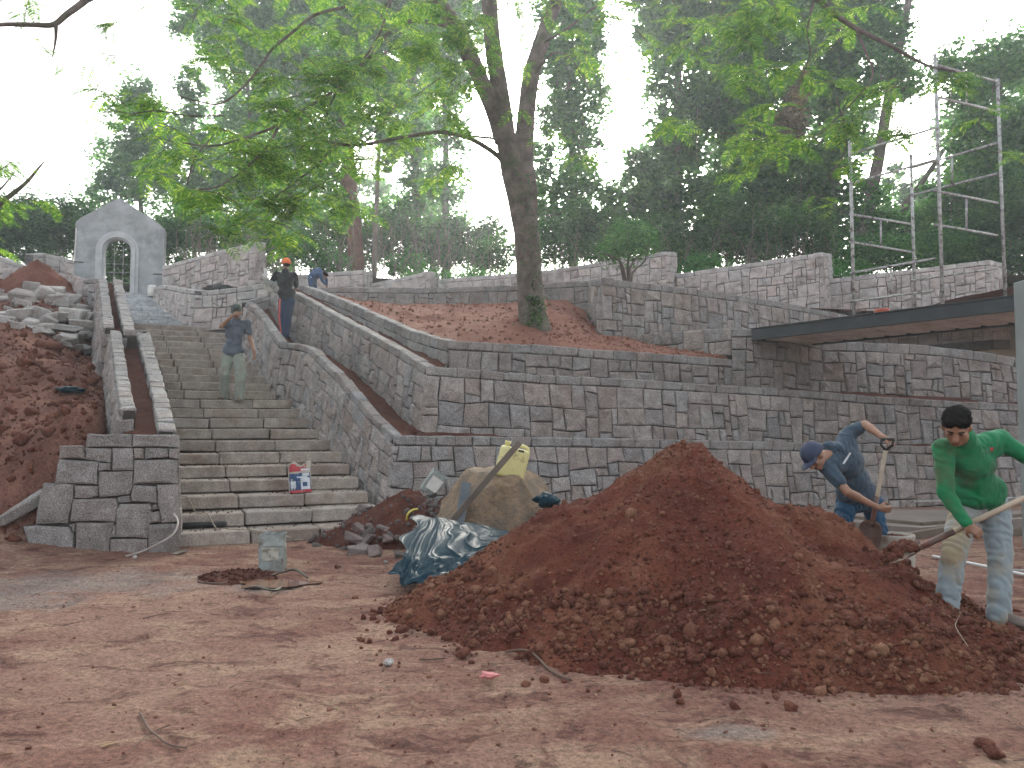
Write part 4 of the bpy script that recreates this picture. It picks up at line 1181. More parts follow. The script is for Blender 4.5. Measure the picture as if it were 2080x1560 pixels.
for i in range(n):
    a, b = random.uniform(0, 185), random.uniform(598, 700); Y = 17.8 - (b - 595) * .03
    q = P(a, b, Y); s_ = random.uniform(.09, .22); q.z = gz(q.x, q.y) + s_ * .3
    slab('broken granite piece on the left bank beside the channel wall', q, (s_ * 1.5, s_, s_ * .6), (random.uniform(-.5, .5), random.uniform(-.4, .4), random.uniform(0, 3)), 200 + i)
q = P(48, 1032, 9.25)
slab('long grey-green stone slab lying tilted on the bank left of the end wall', q + V(-.02, .1, .02), (.62, .17, .13), (0.2, -.62, .45), 301, M['coping'], None)
for i, (a, b, Y, s_, lab) in enumerate([(186, 780, 12.6, .2, 'rounded reddish stone on the bank close to the channel wall'), (100, 718, 14.0, .32, 'earthy boulder half sunk in the upper bank'), (55, 772, 12.4, .22, 'dark clod-like stone in the middle of the bank'),
                                     (790, 1340, None, .055, 'pinkish stone the size of a fist left of the heap'), (783, 1137, None, .05, 'white broken stone chip before the rubble'), (2020, 1522, None, .07, 'dark red clod at the near right corner of the yard'), (1998, 1500, None, .06, 'second red clod just behind the corner one'), (275, 1130, None, .05, 'small pale stone at the foot of the end wall'), (685, 1148, None, .05, 'lone brown clod between the bottom step and the heap'), (940, 1325, None, .08, 'brown clod at the left toe of the heap'), (1690, 1330, None, .05, 'dark pebble halfway up the heap front')]):
    q = P(a, b, Y) if Y else PZ(a, b, 0.03)
    z0 = gz(q.x, q.y)
    if Y is None: q.z = max(z0, hz(q.x, q.y) if q.x > -1.7 else -1) + s_ * .35
    else: q.z = z0 + s_ * .2
    rock('loose_stone', lab, 'stone', q, (s_ * 1.4, s_, s_ * .8), M['rubble'] if i in (3, 4, 7) else M['clod'], 400 + i, (0, 0, .4 * i))

# boulder
bc = P(1018, 1035, 9.1)
def boulder():
    v = np.array(ICO3_V)
    v, f = ico2(ICO3_V, ICO3_F); r_ = np.random.RandomState(3)
    for n_, d in (((-.75, -.35, .45), .70), ((.15, -.9, .2), .62), ((.75, -.3, .5), .70), ((0, -.1, 1), .80), ((-.3, -.5, .8), .78), ((.4, -.7, -.3), .8), ((-.6, -.7, -.1), .8), ((.9, .2, .1), .85)):
        n_ = np.array(n_) / np.linalg.norm(n_); s_ = v @ n_; v = v - np.maximum(0, s_ - d)[:, None] * n_
    k = 1 + .05 * fbm(v[:, 0] + v[:, 2], v[:, 1] - v[:, 2], .5, 4, 3) + .02 * fbm(v[:, 0] - v[:, 2] * .5, v[:, 1] + v[:, 2], .12, 3, 6)
    v = v * k[:, None] * np.array([.80, .66, .62])
    return v + np.array([bc.x, bc.y, .40]), f
v, f = boulder()
tag(obj('boulder', v, f, M['boulder'], smooth=True), 'large tan boulder with the yellow jerrycan standing on it', 'boulder')

# rubble heap of dark lumps between stairs and boulder
q = P(800, 1050, 10.0)
dump = lump_heap('rubble_heap', 'dark heap of earth and rubble between the stair foot and the boulder', 'rubble heap', -1.28, 9.9, 1.0, .85, .62, M['soil'], 21, 70, 500, M['rubble_dark'], (.02, .07))
q = P(950, 960, 10.8)
lump_heap('soil_mound', 'low spill of red soil against the lower wall behind the boulder', 'earth heap', -.45, 11.2, 1.1, .8, .62, M['soil'], 25, 60, 200, M['soil'], (.02, .05))
for i in range(30):
    a, b = random.uniform(715, 880), random.uniform(1030, 1135)
    Yp = np.interp(b, [1030, 1135], [10.2, 8.55]); q = P(a, b, Yp); s_ = random.uniform(.06, .16)
    slab('dark chunk of broken stone in the rubble by the stair foot', q, (s_ * 1.5, s_, s_ * .7), (random.uniform(-.5, .5), random.uniform(-.5, .5), random.uniform(0, 3)), 500 + i, M['rubble_dark'], 'dark chunks in the rubble heap')
q = P(860, 1090, 9.0)
slab('pale grey curved shard standing in the rubble by the plastic sheet', q, (.22, .05, .2), (.3, .3, .5), 560, M['coping'], None)

# planks
def plank(label, a, b, w_, h, mat, up=AZ, name='plank'):
    v, f = bar(a, b, w_, h, .004, .003, up); tag(obj(name, v, f, mat), label, 'plank')
plank('long weathered plank leaning up across the boulder in front of the jerrycan', P(915, 1062, 8.45), P(1056, 898, 8.62), .065, .03, M['wood'], V(.3, -1, .2))
plank('short blue-grey board propped between the boulder and the plastic sheet', P(932, 1062, 8.5), P(948, 980, 8.75), .10, .03, M['wood_grey'], V(.3, -1, .2))
plank('long dark plank lying down over the rubble to the yard', P(704, 1103, 9.55), P(885, 1003, 10.3), .09, .05, M['wood_dark'])
plank('flat pale splinter of wood at the toe of the rubble', P(694, 1108, 9.4), P(735, 1103, 9.5), .06, .02, M['wood'])
plank('short yellowish offcut at the corner of the end wall', PZ(352, 1126, .03), PZ(378, 1118, .04), .07, .015, M['wood'])

# jerrycan
def jerrycan():
    c = P(1040, 940, 8.95)
    R_ = Matrix.Rotation(R(14), 3, 'Y') @ Matrix.Rotation(R(8), 3, 'Z')
    t = thing('jerrycan', 'yellow plastic jerrycan with dark stains standing tilted on the boulder', 'jerrycan', tuple(c))
    me = bpy.data.meshes.new('tmp'); bm = bmesh.new()
    bmesh.ops.create_cube(bm, size=1)
    for v_ in bm.verts:
        v_.co.x *= .33; v_.co.y *= .22; v_.co.z *= .345
        if v_.co.z > 0: v_.co.x *= .98
    bmesh.ops.bevel(bm, geom=list(bm.edges), offset=.045, segments=4, profile=.6, affect='EDGES')
    vv = [R_ @ v_.co + c for v_ in bm.verts]; ff = [tuple(v_.index for v_ in f_.verts) for f_ in bm.faces]; bm.free()
    obj('canister_body', vv, ff, M['yellow'], t, True)
    hp = [V(-.02, 0, .165), V(-.01, 0, .205), V(.06, 0, .213), V(.13, 0, .20), V(.15, 0, .16)]
    q, r_ = smooth_path([R_ @ p + c for p in hp], [.02] * 5, 4)
    v, f = tube(q, r_, 10); obj('handle', v, f, M['yellow'], t, True)
    v, f = tube([R_ @ V(-.10, 0, .17) + c, R_ @ V(-.10, 0, .20) + c], [.032, .030], 16); obj('neck', v, f, M['yellow'], t, True)
    v, f = tube([R_ @ V(-.10, 0, .195) + c, R_ @ V(-.10, 0, .232) + c], [.036, .035], 16); obj('cap', v, f, M['yellow'], t, True)
    v, f = rblock(c + R_ @ V(.055, -.105, .155), R_ @ AX, R_ @ AY, R_ @ AZ, .035, .008, .012, .003); obj('handle_hole_shade', v, f, M['rubber'], t)  # dark block painted in for the shade inside the handle opening
jerrycan()

# plastic sheet
def sheet():
    nu, nv = 200, 130
    A, B, Cc, D = P(850, 1046, 8.3), P(1046, 1085, 7.75), P(800, 1172, 7.0), P(862, 1222, 6.35)
    top_mid = P(950, 1052, 8.15)
    v = np.zeros((nu, nv, 3))
    for i in range(nu):
        for j in range(nv):
            s, t_ = i / (nu - 1), j / (nv - 1)
            top = A.lerp(B, s) + (top_mid - (A + B) / 2) * math.sin(math.pi * s) * .5
            bot = Cc.lerp(D, s)
            if s > .5: bot = bot.lerp(P(1010, 1128, 7.2), (s - .5) * 1.6)
            q = top.lerp(bot, t_)
            q.z += .10 * math.sin(math.pi * t_) * (1 - s * .3)
            v[i, j] = q
    S, T = np.meshgrid(np.linspace(0, 1, nu), np.linspace(0, 1, nv), indexing='ij')
    ang = np.arctan2(S - .12, T + .12) * 6 + .7 * fbm(S, T, .3, 2, 3)
    rg = lambda x, p_: (1 - np.abs(np.sin(x))) ** p_
    fold = .026 * rg(ang * 1.3, 3) * (T + .1) ** .5 + .008 * rg(ang * 3.1 + 1.5 * T, 4) + .003 * rg(ang * 7 + 4 * T, 3) * T + .035 * fbm(S * 2, T, .4, 2, 11) + .005 * rg(T * 14 + S * 6 + 2 * fbm(S, T, .2, 2, 8), 5) * S
    crump = .05 * np.abs(fbm(S, T, .13, 3, 15)) * sstep(.6, .95, T)
    v[:, :, 2] += fold * .8 + crump; v[:, :, 1] -= fold * .7
    edge = sstep(.9, 1, T) * .05 * fbm(S, T, .08, 2, 22)
    v[:, :, 0] += edge - sstep(.12, 0, S) * .06 * np.sin(T * 14)
    v[:, :, 2] = np.maximum(v[:, :, 2], .012 + .01 * np.abs(fbm(S, T, .05, 2, 4)))
    i = np.arange(nu * nv).reshape(nu, nv)
    f = np.stack([i[:-1, :-1].ravel(), i[1:, :-1].ravel(), i[1:, 1:].ravel(), i[:-1, 1:].ravel()], 1)
    o = obj('plastic_sheet', v.reshape(-1, 3), f, M['plastic'], smooth=True)
    tag(o, 'shiny crumpled black plastic sheet half buried by the red heap', 'plastic sheet')
    m_ = o.modifiers.new('thick', 'SOLIDIFY'); m_.thickness = .002
sheet()
def crumple(label, c, r, mat, seed, cat, name, sq=(1, 1, .6), sub=3):
    r_ = np.random.RandomState(seed); v = np.array(ICO3_V)
    k = 1 + .45 * fbm(v[:, 0] + 3, v[:, 1] + v[:, 2], .35, 3, seed) + .2 * np.abs(fbm(v[:, 0] - v[:, 2], v[:, 1], .12, 2, seed + 1))
    v = v * k[:, None] * r * np.array(sq) + np.array(c)
    return tag(obj(name, v, ICO3_F, mat, centre=True), label, cat)
crumple('crumpled end of black plastic poking out between boulder and heap', P(1112, 1015, 8.3), .11, M['plastic'], 5, 'plastic scrap', 'plastic_scrap')
q = P(140, 815, 11.9); q.z = gz(q.x, q.y) + .03
crumple('torn black plastic scrap lying on the red bank', q, .13, M['plastic'], 8, 'plastic scrap', 'plastic_scrap', (1.4, 1, .35))
q = PZ(995, 1372, .03); crumple('small torn pink scrap on the yard before the heap', q, .03, M['pink'], 9, 'scrap', 'pink_scrap', (1.6, .8, .5))
q = P(447, 578, 20.5); q.z = plateau_z(np.array([q.x]), np.array([q.y]))[0] + .12
crumple('dark sack lying on the earth above the curved pale wall', q, .18, M['rubber'], 12, 'sack', 'sack', (2.0, .8, .5))

# tins
def square_tin(label, c, rotm, dims, mat, lab=None, name='square_tin', open_top=True):
    t = thing(name, label, 'tin', tuple(c))
    w_, d_, h = dims
    def T(p): return rotm @ Vector(p) + Vector(c)
    r_ = random.Random(5)
    nseg = 5
    def ring(z, s, j=0.006):
        out = []
        cs = [(-1, -1), (1, -1), (1, 1), (-1, 1)]
        for k in range(4):
            a, b = cs[k], cs[(k + 1) % 4]
            for i in range(nseg):
                q = i / nseg
                out.append(((a[0] + (b[0] - a[0]) * q) * w_ / 2 * s + r_.uniform(-j, j), (a[1] + (b[1] - a[1]) * q) * d_ / 2 * s + r_.uniform(-j, j), z + (r_.uniform(-.012, .012) if z > h * .9 else 0)))
        return out
    N = 4 * nseg
    rings = [ring(z * h, 1, .005) for z in (0, .03, .33, .36, .66, .69, .97, 1)] + [ring(h * .96, .97), ring(h * .12, .96)]
    v = [T(p) for r in rings for p in r]
    f = []
    for i in range(len(rings) - 1):
        for k in range(N):
            a, b = i * N + k, i * N + (k + 1) % N
            f.append((a, b, b + N, a + N))
    f += [tuple(range(N))[::-1], tuple((len(rings) - 1) * N + k for k in range(N))]
    obj('can_body', v, f, mat, t)
    if lab:
        x0, x1, z0, z1 = lab[1]
        vv = [T((w_ * (x0 + (x1 - x0) * i / 6), -d_ / 2 - .0075 - .002 * math.sin(i), h * (z0 + (z1 - z0) * j / 5))) for j in range(6) for i in range(7)]
        ff = [(j * 7 + i, j * 7 + i + 1, j * 7 + i + 8, j * 7 + i + 7) for j in range(5) for i in range(6)]
        obj('paper_label', vv, ff, lab[0], t)
    return t
q = PZ(547, 1163, .0); q.z = gz(q.x, q.y) - .004; q.y += .1
square_tin('battered open square tin standing on the yard before the bottom step', q, Matrix.Rotation(R(9), 3, 'Z'), (.235, .235, .35), M['rust'], (M['tinlabel'], (-.36, .30, .30, .66)))
q = P(868, 1000, 10.35)
square_tin('dented pale tin thrown tilted on the rubble by the wall corner', q, Matrix.Rotation(R(35), 3, 'Y') @ Matrix.Rotation(R(10), 3, 'Z'), (.22, .22, .3), M['rust'], (M['white'], (-.36, .36, .2, .8)))

# drum with earth
q = PZ(1843, 1192, 0.0); q.y += .22; zg = gz(q.x, q.y)
drum = thing('cement_drum', 'pale battered drum filled with red earth between the two men', 'drum', (q.x, q.y, zg))
v, f = [], []
prof = [(.155, 0), (.165, .03), (.167, .17), (.172, .19), (.168, .21), (.170, .38), (.176, .40), (.172, .42), (.166, .42), (.160, .36), (0.0, .36)]
N = 28
for r_, z in prof:
    for k in range(N):
        a = 2 * math.pi * k / N; rr = r_ * (1 + .025 * math.sin(2 * a + 1))
        v.append((q.x + rr * math.cos(a), q.y + rr * math.sin(a), zg + z))
for i in range(len(prof) - 1):
    for k in range(N):
        a, b = i * N + k, i * N + (k + 1) % N; f.append((a, b, b + N, a + N))
f.append(tuple(range(N))[::-1])
mdr = simple('pale_stained_drum', (.40, .37, .32), .7, .15, 5, .2, 40, .003, dirt=(.22, .15, .11), dirt_scale=5, dirt_amt=(.48, .66))
obj('drum_shell', v, f, mdr, drum, True)
k_ = 90; a_ = rs.uniform(0, 6.28, k_); r2 = .15 * np.sqrt(rs.uniform(0, 1, k_)); s_ = rs.uniform(.01, .03, k_)
vv, ff = scatter(ICO_V, ICO_F, np.stack([q.x + r2 * np.cos(a_), q.y + r2 * np.sin(a_), zg + .375 + .03 * (1 - r2 / .15)], 1), s_, .3)
obj('earth_fill', vv, ff, M['clod'], drum, kind='stuff')

# cement bag on the steps
def bag():
    base = on_step(3, 616) + b_ * .10 + AZ * (3 * RISE + .006)
    t = thing('cement_bag', 'torn paper cement bag with blue, white and red print on the lower steps', 'bag', tuple(base))
    ang = math.atan2(EY, EX) - .1
    R_ = Matrix.Rotation(ang, 3, 'Z') @ Matrix.Rotation(R(-10), 3, 'X') @ Matrix.Rotation(R(-4), 3, 'Y')
    nu, nvv = 16, 18
    def srf(u, v_, side):
        x = (u - .5) * .30 * (1 - .12 * max(0, v_ - .7)); z = v_ * .40
        th = .055 * math.sin(math.pi * min(max(u, 0), 1)) ** .5 * (1 - .5 * max(0, v_ - .55))
        th += .008 * math.sin(u * 17 + v_ * 5) + .006 * math.sin(v_ * 23 + u * 7)
        if v_ > .85: z += .03 * math.sin(u * 9) ; x += .03 * (v_ - .85) * 6
        return R_ @ V(x, -th * side, z) + base
    cols = {}
    def panel(name, u0, u1, v0, v1, mat, side, off=0.0, nu_=10, nv_=10):
        vv = []
        for j in range(nv_ + 1):
            for i in range(nu_ + 1):
                p = srf(u0 + (u1 - u0) * i / nu_, v0 + (v1 - v0) * j / nv_, side); vv.append(p + (R_ @ V(0, -off * side, 0)))
        ff = [(j * (nu_ + 1) + i, j * (nu_ + 1) + i + 1, (j + 1) * (nu_ + 1) + i + 1, (j + 1) * (nu_ + 1) + i) for j in range(nv_) for i in range(nu_)]
        obj(name, vv, ff, mat, t, True)
    paper = simple('bag_paper', (.42, .37, .31), .85, .15, 8, .3); blue = simple('bag_blue', (.035, .075, .17), .7, .15, 9, .2); wht = simple('bag_white', (.55, .58, .60), .75, .12, 8, .2); red = simple('bag_red', (.42, .05, .06), .7, .1, 8, .2)
    panel('bag_front', 0, 1, 0, 1, paper, 1); panel('bag_back', 0, 1, 0, 1, paper, -1)
    panel('printed_panel', .04, .96, .08, .66, blue, 1, .003); panel('printed_band', .02, .98, 0.0, .09, red, 1, .004); panel('printed_band', .05, .8, .72, .93, red, 1, .003)
    panel('printed_panel', .52, .93, .10, .50, wht, 1, .006, 6, 6); panel('printed_panel', .08, .30, .16, .40, wht, 1, .006, 4, 4); panel('printed_panel', .60, .92, .55, .65, wht, 1, .006, 4, 2); panel('printed_panel', .55, .95, .74, .80, wht, 1, .006, 4, 2)
    panel('printed_panel', .36, .82, .50, .54, wht, 1, .007, 4, 2); panel('printed_panel', .60, .80, .2, .34, blue, 1, .009, 3, 3)
bag()
# dark smear of cloth on step 2
q = on_step(2, 420) - b_ * .01
v, f = rblock(q + AZ * (RISE + .05), e_, b_, AZ, .26, .03, .03, .02, .004); tag(obj('dark_rag', v, f, M['rubber'], smooth=True), 'flat black rag lying along the second step', 'rag')

# rope, hoses, pipes
def line3(name, label, cat, pts, r, mat, group=None, n=6, k=6):
    q, rr = smooth_path(pts, [r] * len(pts), k)
    v, f = tube(q, rr, n); return tag(obj(name, v, f, mat, smooth=True), label, cat, group)
def st(k, px_, fr=-.012, up=.012):
    return on_step(k, px_) + b_ * fr + AZ * (k * RISE + up)
line3('rope', 'thin pale rope trailing down the first steps to the ground by the rubble', 'rope', [st(4, 362, .1), st(3, 372, .2), st(3, 385, -.02), st(2, 405, .15), st(2, 425, -.02), st(1, 450, .2), st(1, 480, .15), st(1, 502, .1), st(1, 520, -.02), PZ(585, 1090, .10), PZ(600, 1097, .04), PZ(640, 1095, .03), PZ(700, 1094, .03)], .007, M['rope'])
line3('hose', 'pale bent hose leaning on the end wall next to the bottom step', 'hose', [PZ(256, 1130, .015), PZ(290, 1120, .05), P(325, 1103, 8.55), P(352, 1085, 8.6), P(361, 1066, 8.7), P(360, 1054, 8.8), P(353, 1045, 8.86)], .011, M['hose'])
line3('hose', 'short yellow hose end sticking out of the rubble', 'hose', [P(825, 1062, 9.5), P(828, 1045, 9.45), P(838, 1036, 9.5), P(848, 1034, 9.6)], .012, M['yhose'])
line3('pipe', 'white plastic pipe lying down the back of the red heap', 'pipe', [P(1409, 928, 7.0), P(1450, 965, 7.15), P(1492, 1004, 7.3), P(1530, 1022, 7.45)], .018, M['pvc'])
line3('pipe', 'thin grey rod lying on the ground behind the man in green', 'rod', [P(1850, 1019, 12.5), P(1990, 1015, 12.6), P(2079, 1010, 12.7)], .012, M['galv'])
line3('pipe', 'pale flat pipe on the ground right of the drum', 'pipe', [PZ(1895, 1130, .03), PZ(1990, 1148, .03), PZ(2100, 1172, .03)], .018, M['pvc'])
line3('pipe', 'second thin pipe beside the pale one right of the drum', 'pipe', [PZ(2050, 1158, .03), PZ(2120, 1160, .03)], .012, M['galv'])

# low formwork and concrete path behind the men
def kerb(label, a, b, w_, h, mat, name='formwork_board'):
    v, f = bar(a, b, w_, h, .006, .003); return tag(obj(name, v, f, mat), label, 'board')
def quad_slab(name, label, pts, h, mat):
    vb = [Vector((p.x, p.y, p.z - h)) for p in pts]
    n_ = len(pts)
    o = obj(name, list(pts) + vb, [tuple(range(n_)), tuple(range(2 * n_ - 1, n_ - 1, -1))] + [(i, n_ + i, n_ + (i + 1) % n_, (i + 1) % n_) for i in range(n_)], mat)
    return tag(o, label, 'slab')
quad_slab('concrete_path', 'raw concrete path slab along the foot of the right-hand wall', [PZ(1590, 1045, .12), PZ(1810, 1068, .12), PZ(1870, 1072, .12), PZ(2120, 1050, .12), PZ(2120, 1036, .12), PZ(1600, 1034, .12)], .14, M['slab'])
kerb('dark formwork board edging the concrete path behind the stooping man', PZ(1585, 1044, .08), PZ(1872, 1074, .08), .04, .17, M['formwork'])
kerb('formwork board edging the concrete path behind the man in green', PZ(1872, 1074, .08), PZ(2110, 1052, .08), .04, .17, M['formwork'])
kerb('nearer formwork board crossing behind the stooping man towards the drum', PZ(1712, 1116, .05), PZ(1960, 1072, .05), .05, .13, M['formwork'])
kerb('short loose board lying nearest the heap behind the stooping man', PZ(1712, 1136, .03), PZ(1800, 1124, .03), .09, .05, M['formwork'])
kerb('low formwork board reaching the column at the right edge', PZ(1960, 1085, .05), PZ(2110, 1078, .05), .05, .10, M['formwork'])
# rubber tub
q = PZ(1572, 1046, 0.0); N = 26; v, f = [], []
for r_, z in ((.15, .0), (.2, .02), (.23, .15), (.245, .17), (.225, .165), (.19, .04), (0, .03)):
    for k in range(N): v.append((q.x + r_ * math.cos(2 * math.pi * k / N), q.y + .1 + r_ * math.sin(2 * math.pi * k / N), z + gz(q.x, q.y)))
for i in range(6):
    for k in range(N): a, b = i * N + k, i * N + (k + 1) % N; f.append((a, b, b + N, a + N))
f.append(tuple(range(N))[::-1])
tag(obj('rubber_tub', v, f, M['rubber'], smooth=True), 'shallow black rubber tub at the foot of the wall behind the heap', 'tub')

# ---------------------------------------------------------------- column, walkway, bucket, scaffold
q = V(6.10, 9.1, 0)
v, f = rblock(q + AZ * 1.5, AX, AY, AZ, .16, .16, 1.62, .01, 0)
tag(obj('concrete_column', v, f, M['concrete']), 'grey-green concrete column at the right edge of the picture', 'column')
a0, a1 = P(1527, 680, 14.9), P(2063, 615, 11.13)
zt = (a0.z + a1.z) / 2
dirb = (a1 - a0); dirb.z = 0; dirb.normalize()
A0 = V(a0.x, a0.y, zt); A1 = A0 + dirb * 6.4
pr = V(-dirb.y, dirb.x, 0); pr = pr if pr.y > 0 else -pr
wk = thing('steel_walkway', 'dark steel walkway deck running from the stone abutment out of the right edge', 'footbridge', tuple(A0))
def ibeam(name, p, q_, hh=.21, fl=.10, tw=.016):
    m_ = MB()
    m_.add(*bar(p + AZ * (hh / 2), q_ + AZ * (hh / 2), fl, tw, .002))
    m_.add(*bar(p - AZ * (hh / 2), q_ - AZ * (hh / 2), fl, tw, .002))
    m_.add(*bar(p, q_, tw, hh - tw - .002, .002))
    m_.build(name, M['steel_dark'], wk)
WD = 1.75
ibeam('beam', A0, A1); ibeam('beam', A0 + pr * WD, A1 + pr * WD)
ibeam('end_beam', A0 - dirb * .01 + pr * .07, A0 - dirb * .01 + pr * (WD - .07), .22)
npan = 15
for i in range(npan):
    s0 = .06 + i * (6.3 / npan)
    cc = A0 + dirb * (s0 + .2) + pr * (WD / 2) - AZ * .055
    v, f = rblock(cc, pr, dirb, AZ, WD / 2 - .07, .165, .035, .02); obj('deck_rib', v, f, M['deck'], wk)
v, f = rblock(A0 + dirb * 3.2 + pr * (WD / 2) - AZ * .01, dirb, pr, AZ, 3.15, WD / 2 - .07, .014, .002); obj('deck_plate', v, f, M['deck'], wk)
# bucket on the walkway
q = A0 + dirb * 3.0 + pr * .9 + AZ * .004
q = P(1791, 636, 13.3); q.z = zt + .006
N = 24; v, f = [], []
for r_, z in ((.09, 0), (.115, .2), (.125, .205), (.125, .235), (.115, .235), (.085, .02), (0, .02)):
    for k in range(N): v.append((q.x + r_ * math.cos(6.28319 * k / N), q.y + r_ * math.sin(6.28319 * k / N), q.z + z))
for i in range(6):
    for k in range(N): a, b = i * N + k, i * N + (k + 1) % N; f.append((a, b, b + N, a + N))
f.append(tuple(range(N))[::-1])
tag(obj('bucket', v, f, M['red_plastic'], smooth=True), 'small red plastic bucket standing on the steel walkway', 'bucket')

# scaffold: ladder frames between four posts
scf = thing('scaffold_tower', 'tall open steel scaffold tower rising behind the walkway', 'scaffold', tuple(P(1860, 600, 17)))
def post(px_, y0, y1, Y, r=.034):
    a = P(px_, y0, Y); b = V(a.x, a.y, P(px_, y1, Y).z)
    v, f = tube([a, b], r, 10); obj('post', v, f, M['galv'], scf, True); return a, b
pa = post(1726, 276, 650, 16.0); pb = post(1850, 314, 650, 17.9); pc = post(1899, 110, 650, 14.8); pd = post(2026, 160, 620, 16.9)
def rail(x0, y0, Ya, x1, y1, Yb, r=.024):
    v, f = tube([P(x0, y0, Ya), P(x1, y1, Yb)], r, 8); obj('rail', v, f, M['galv'], scf, True)
Ya, Yb, Yc, Yd = 16.0, 17.9, 14.8, 16.9
for y0, y1 in ((435, 455), (491, 512)): rail(1726, y0, Ya, 1850, y1, Yb)
for y0, y1 in ((313, 260), (373, 325)): rail(1726, y0, Ya, 1899, y1, Yc)
for y0, y1 in ((555, 525), (613, 590)): rail(1726, y0, Ya, 1899, y1, Yc)
for y0, y1 in ((325, 290), (385, 352)): rail(1850, y0 + (12 if y0 == 385 else 17), Yb, 2026, y1, Yd)
for y0, y1 in ((570, 545),): rail(1850, y0, Yb, 2026, y1, Yd)
for y0, y1 in ((131, 166), (196, 226), (388, 412), (456, 478)): rail(1899, y0, Yc, 2026, y1, Yd)
for x, y0, y1, Y in ((1789, 445, 502, 16.95), (1963, 152, 212, 15.9), (1963, 402, 466, 15.9), (1934, 320, 374, 17.4), (1810, 546, 600, 15.4)):
    v, f = tube([P(x, y0, Y), P(x, y1, Y)], .021, 8); obj('brace', v, f, M['galv'], scf, True)

# ---------------------------------------------------------------- chapel front
def chapel():
    Y = 28.6
    A0 = P(149, 592, Y - .0); B0 = P(331, 592, Y + .8)
    zb = 5.9; d = (B0 - A0); d.z = 0; Wd = d.length; d.normalize(); nrm = V(d.y, -d.x, 0)
    if nrm.y > 0: nrm = -nrm
    O = V(A0.x, A0.y, zb)
    ztop = P(240, 403, Y + .4).z - zb; zl = P(155, 446, Y).z - zb; zr = P(331, 478, Y + .8).z - zb; zl = (zl + zr) / 2 + .1
    t = thing('chapel_front', 'grey cement chapel front with steep gable and round-arched doorway at the stair head', 'chapel', tuple(O))
    def W(x, z, y=0): return O + d * x + AZ * z - nrm * y
    cx = Wd * .475; aw = (274 - 212) / 182 * Wd / 2 * 1.0; zs = (P(240, 505, Y).z - zb)
    th = .5
    arc = [(cx + aw * math.cos(a), zs + aw * math.sin(a)) for a in np.linspace(math.pi, 0, 21)]
    outl = [(0, 0), (0, zl), (cx * .12, zl + .18), (cx * .97, ztop), (cx * 1.03, ztop), (Wd - cx * .12, zl + .12), (Wd, zl - .06), (Wd, 0)]
    # wall as strips between the arch and the outline
    inner = [(cx - aw, 0)] + arc + [(cx + aw, 0)]
    def outer(p, i, n):
        # ray from the arch centre through p to the outline
        if i == 0: return (0, 0)
        if i == n - 1: return (Wd, 0)
        dx, dz = p[0] - cx, p[1] - zs
        best = None
        for a, b in zip(outl, outl[1:]):
            ex, ez = b[0] - a[0], b[1] - a[1]; den = dx * ez - dz * ex
            if abs(den) < 1e-9: continue
            tt = ((a[0] - cx) * ez - (a[1] - zs) * ex) / den; u = ((a[0] - cx) * dz - (a[1] - zs) * dx) / den
            if tt > 0 and -1e-6 <= u <= 1 + 1e-6 and (best is None or tt < best[0]): best = (tt, (cx + dx * tt, zs + dz * tt))
        return best[1]
    # make sure corners of the outline are kept
    extra = []
    for q_ in outl[1:-1]:
        a = math.atan2(q_[1] - zs, q_[0] - cx)
        if 0 <= a <= math.pi: extra.append((cx + aw * math.cos(a), zs + aw * math.sin(a)))
    mid = sorted(set(arc + extra), key=lambda p: -math.atan2(max(p[1] - zs, 0), p[0] - cx))
    inner = [(cx - aw, 0)] + mid + [(cx + aw, 0)]
    n_ = len(inner); out_ = [outer(p, i, n_) for i, p in enumerate(inner)]
    v = [W(*p) for p in inner] + [W(*p) for p in out_] + [W(p[0], p[1], th) for p in inner] + [W(p[0], p[1], th) for p in out_]
    f = []
    for i in range(n_ - 1):
        f += [(i, i + 1, n_ + i + 1, n_ + i), (2 * n_ + i, 3 * n_ + i, 3 * n_ + i + 1, 2 * n_ + i + 1), (i, 2 * n_ + i, 2 * n_ + i + 1, i + 1), (n_ + i, n_ + i + 1, 3 * n_ + i + 1, 3 * n_ + i)]
    o = obj('wall', v, f, M['render'], t)
    def moulding(r0, r1, y, dd):
        m_ = MB(); pts = [(-1, 0)] + [(None, a) for a in np.linspace(math.pi, 0, 25)] + [(1, 0)]
        vv = []
        for k, (s_, a) in enumerate(pts):
            for r_ in (r0, r1):
                x, z = (cx + s_ * r_, 0) if s_ is not None else (cx + r_ * math.cos(a), zs + r_ * math.sin(a))
                vv += [W(x, z, y), W(x, z, y + dd)]
        N_ = len(pts); ff = []
        for k in range(N_ - 1):
            b4 = k * 4
            for (a, b) in ((0, 2), (2, 3), (3, 1), (1, 0)): ff.append((b4 + a, b4 + b, b4 + 4 + b, b4 + 4 + a))
        obj('arch_moulding', vv, ff, M['render_light'], t, False)
    moulding(aw * .97, aw * 1.20, -.10, .12); moulding(aw * 1.21, aw * 1.42, -.055, .07); moulding(aw * .86, aw * .965, .0, .3)
    # rough bars of timber across the opening
    for z in (.55, .95, 1.33, 1.65):
        zz = z
        v, f = bar(W(cx - aw, zz, .35), W(cx + aw, zz + .03, .35), .022, .022); obj('cross_bar', v, f, M['galv'], t)
    for x in (-.32, .26):
        v, f = bar(W(cx + aw * x, 0, .3), W(cx + aw * x, zs + aw * .45, .3), .022, .022, up=AX); obj('upright_bar', v, f, M['galv'], t)
    v, f = bar(W(0 - .02, .1, .0), W(.03, zl * .93, .0), .04, .04, up=AX); obj('corner_batten', v, f, M['white'], t)
    v, f = bar(W(.02, zl * .52, -.03), W(.32, zl * .52, -.03), .03, .03); obj('ledge_batten', v, f, M['wood'], t)
    v, f = bar(W(Wd - .35, zl * .42, -.03), W(Wd - .02, zl * .42, -.03), .03, .03); obj('ledge_batten', v, f, M['wood'], t)
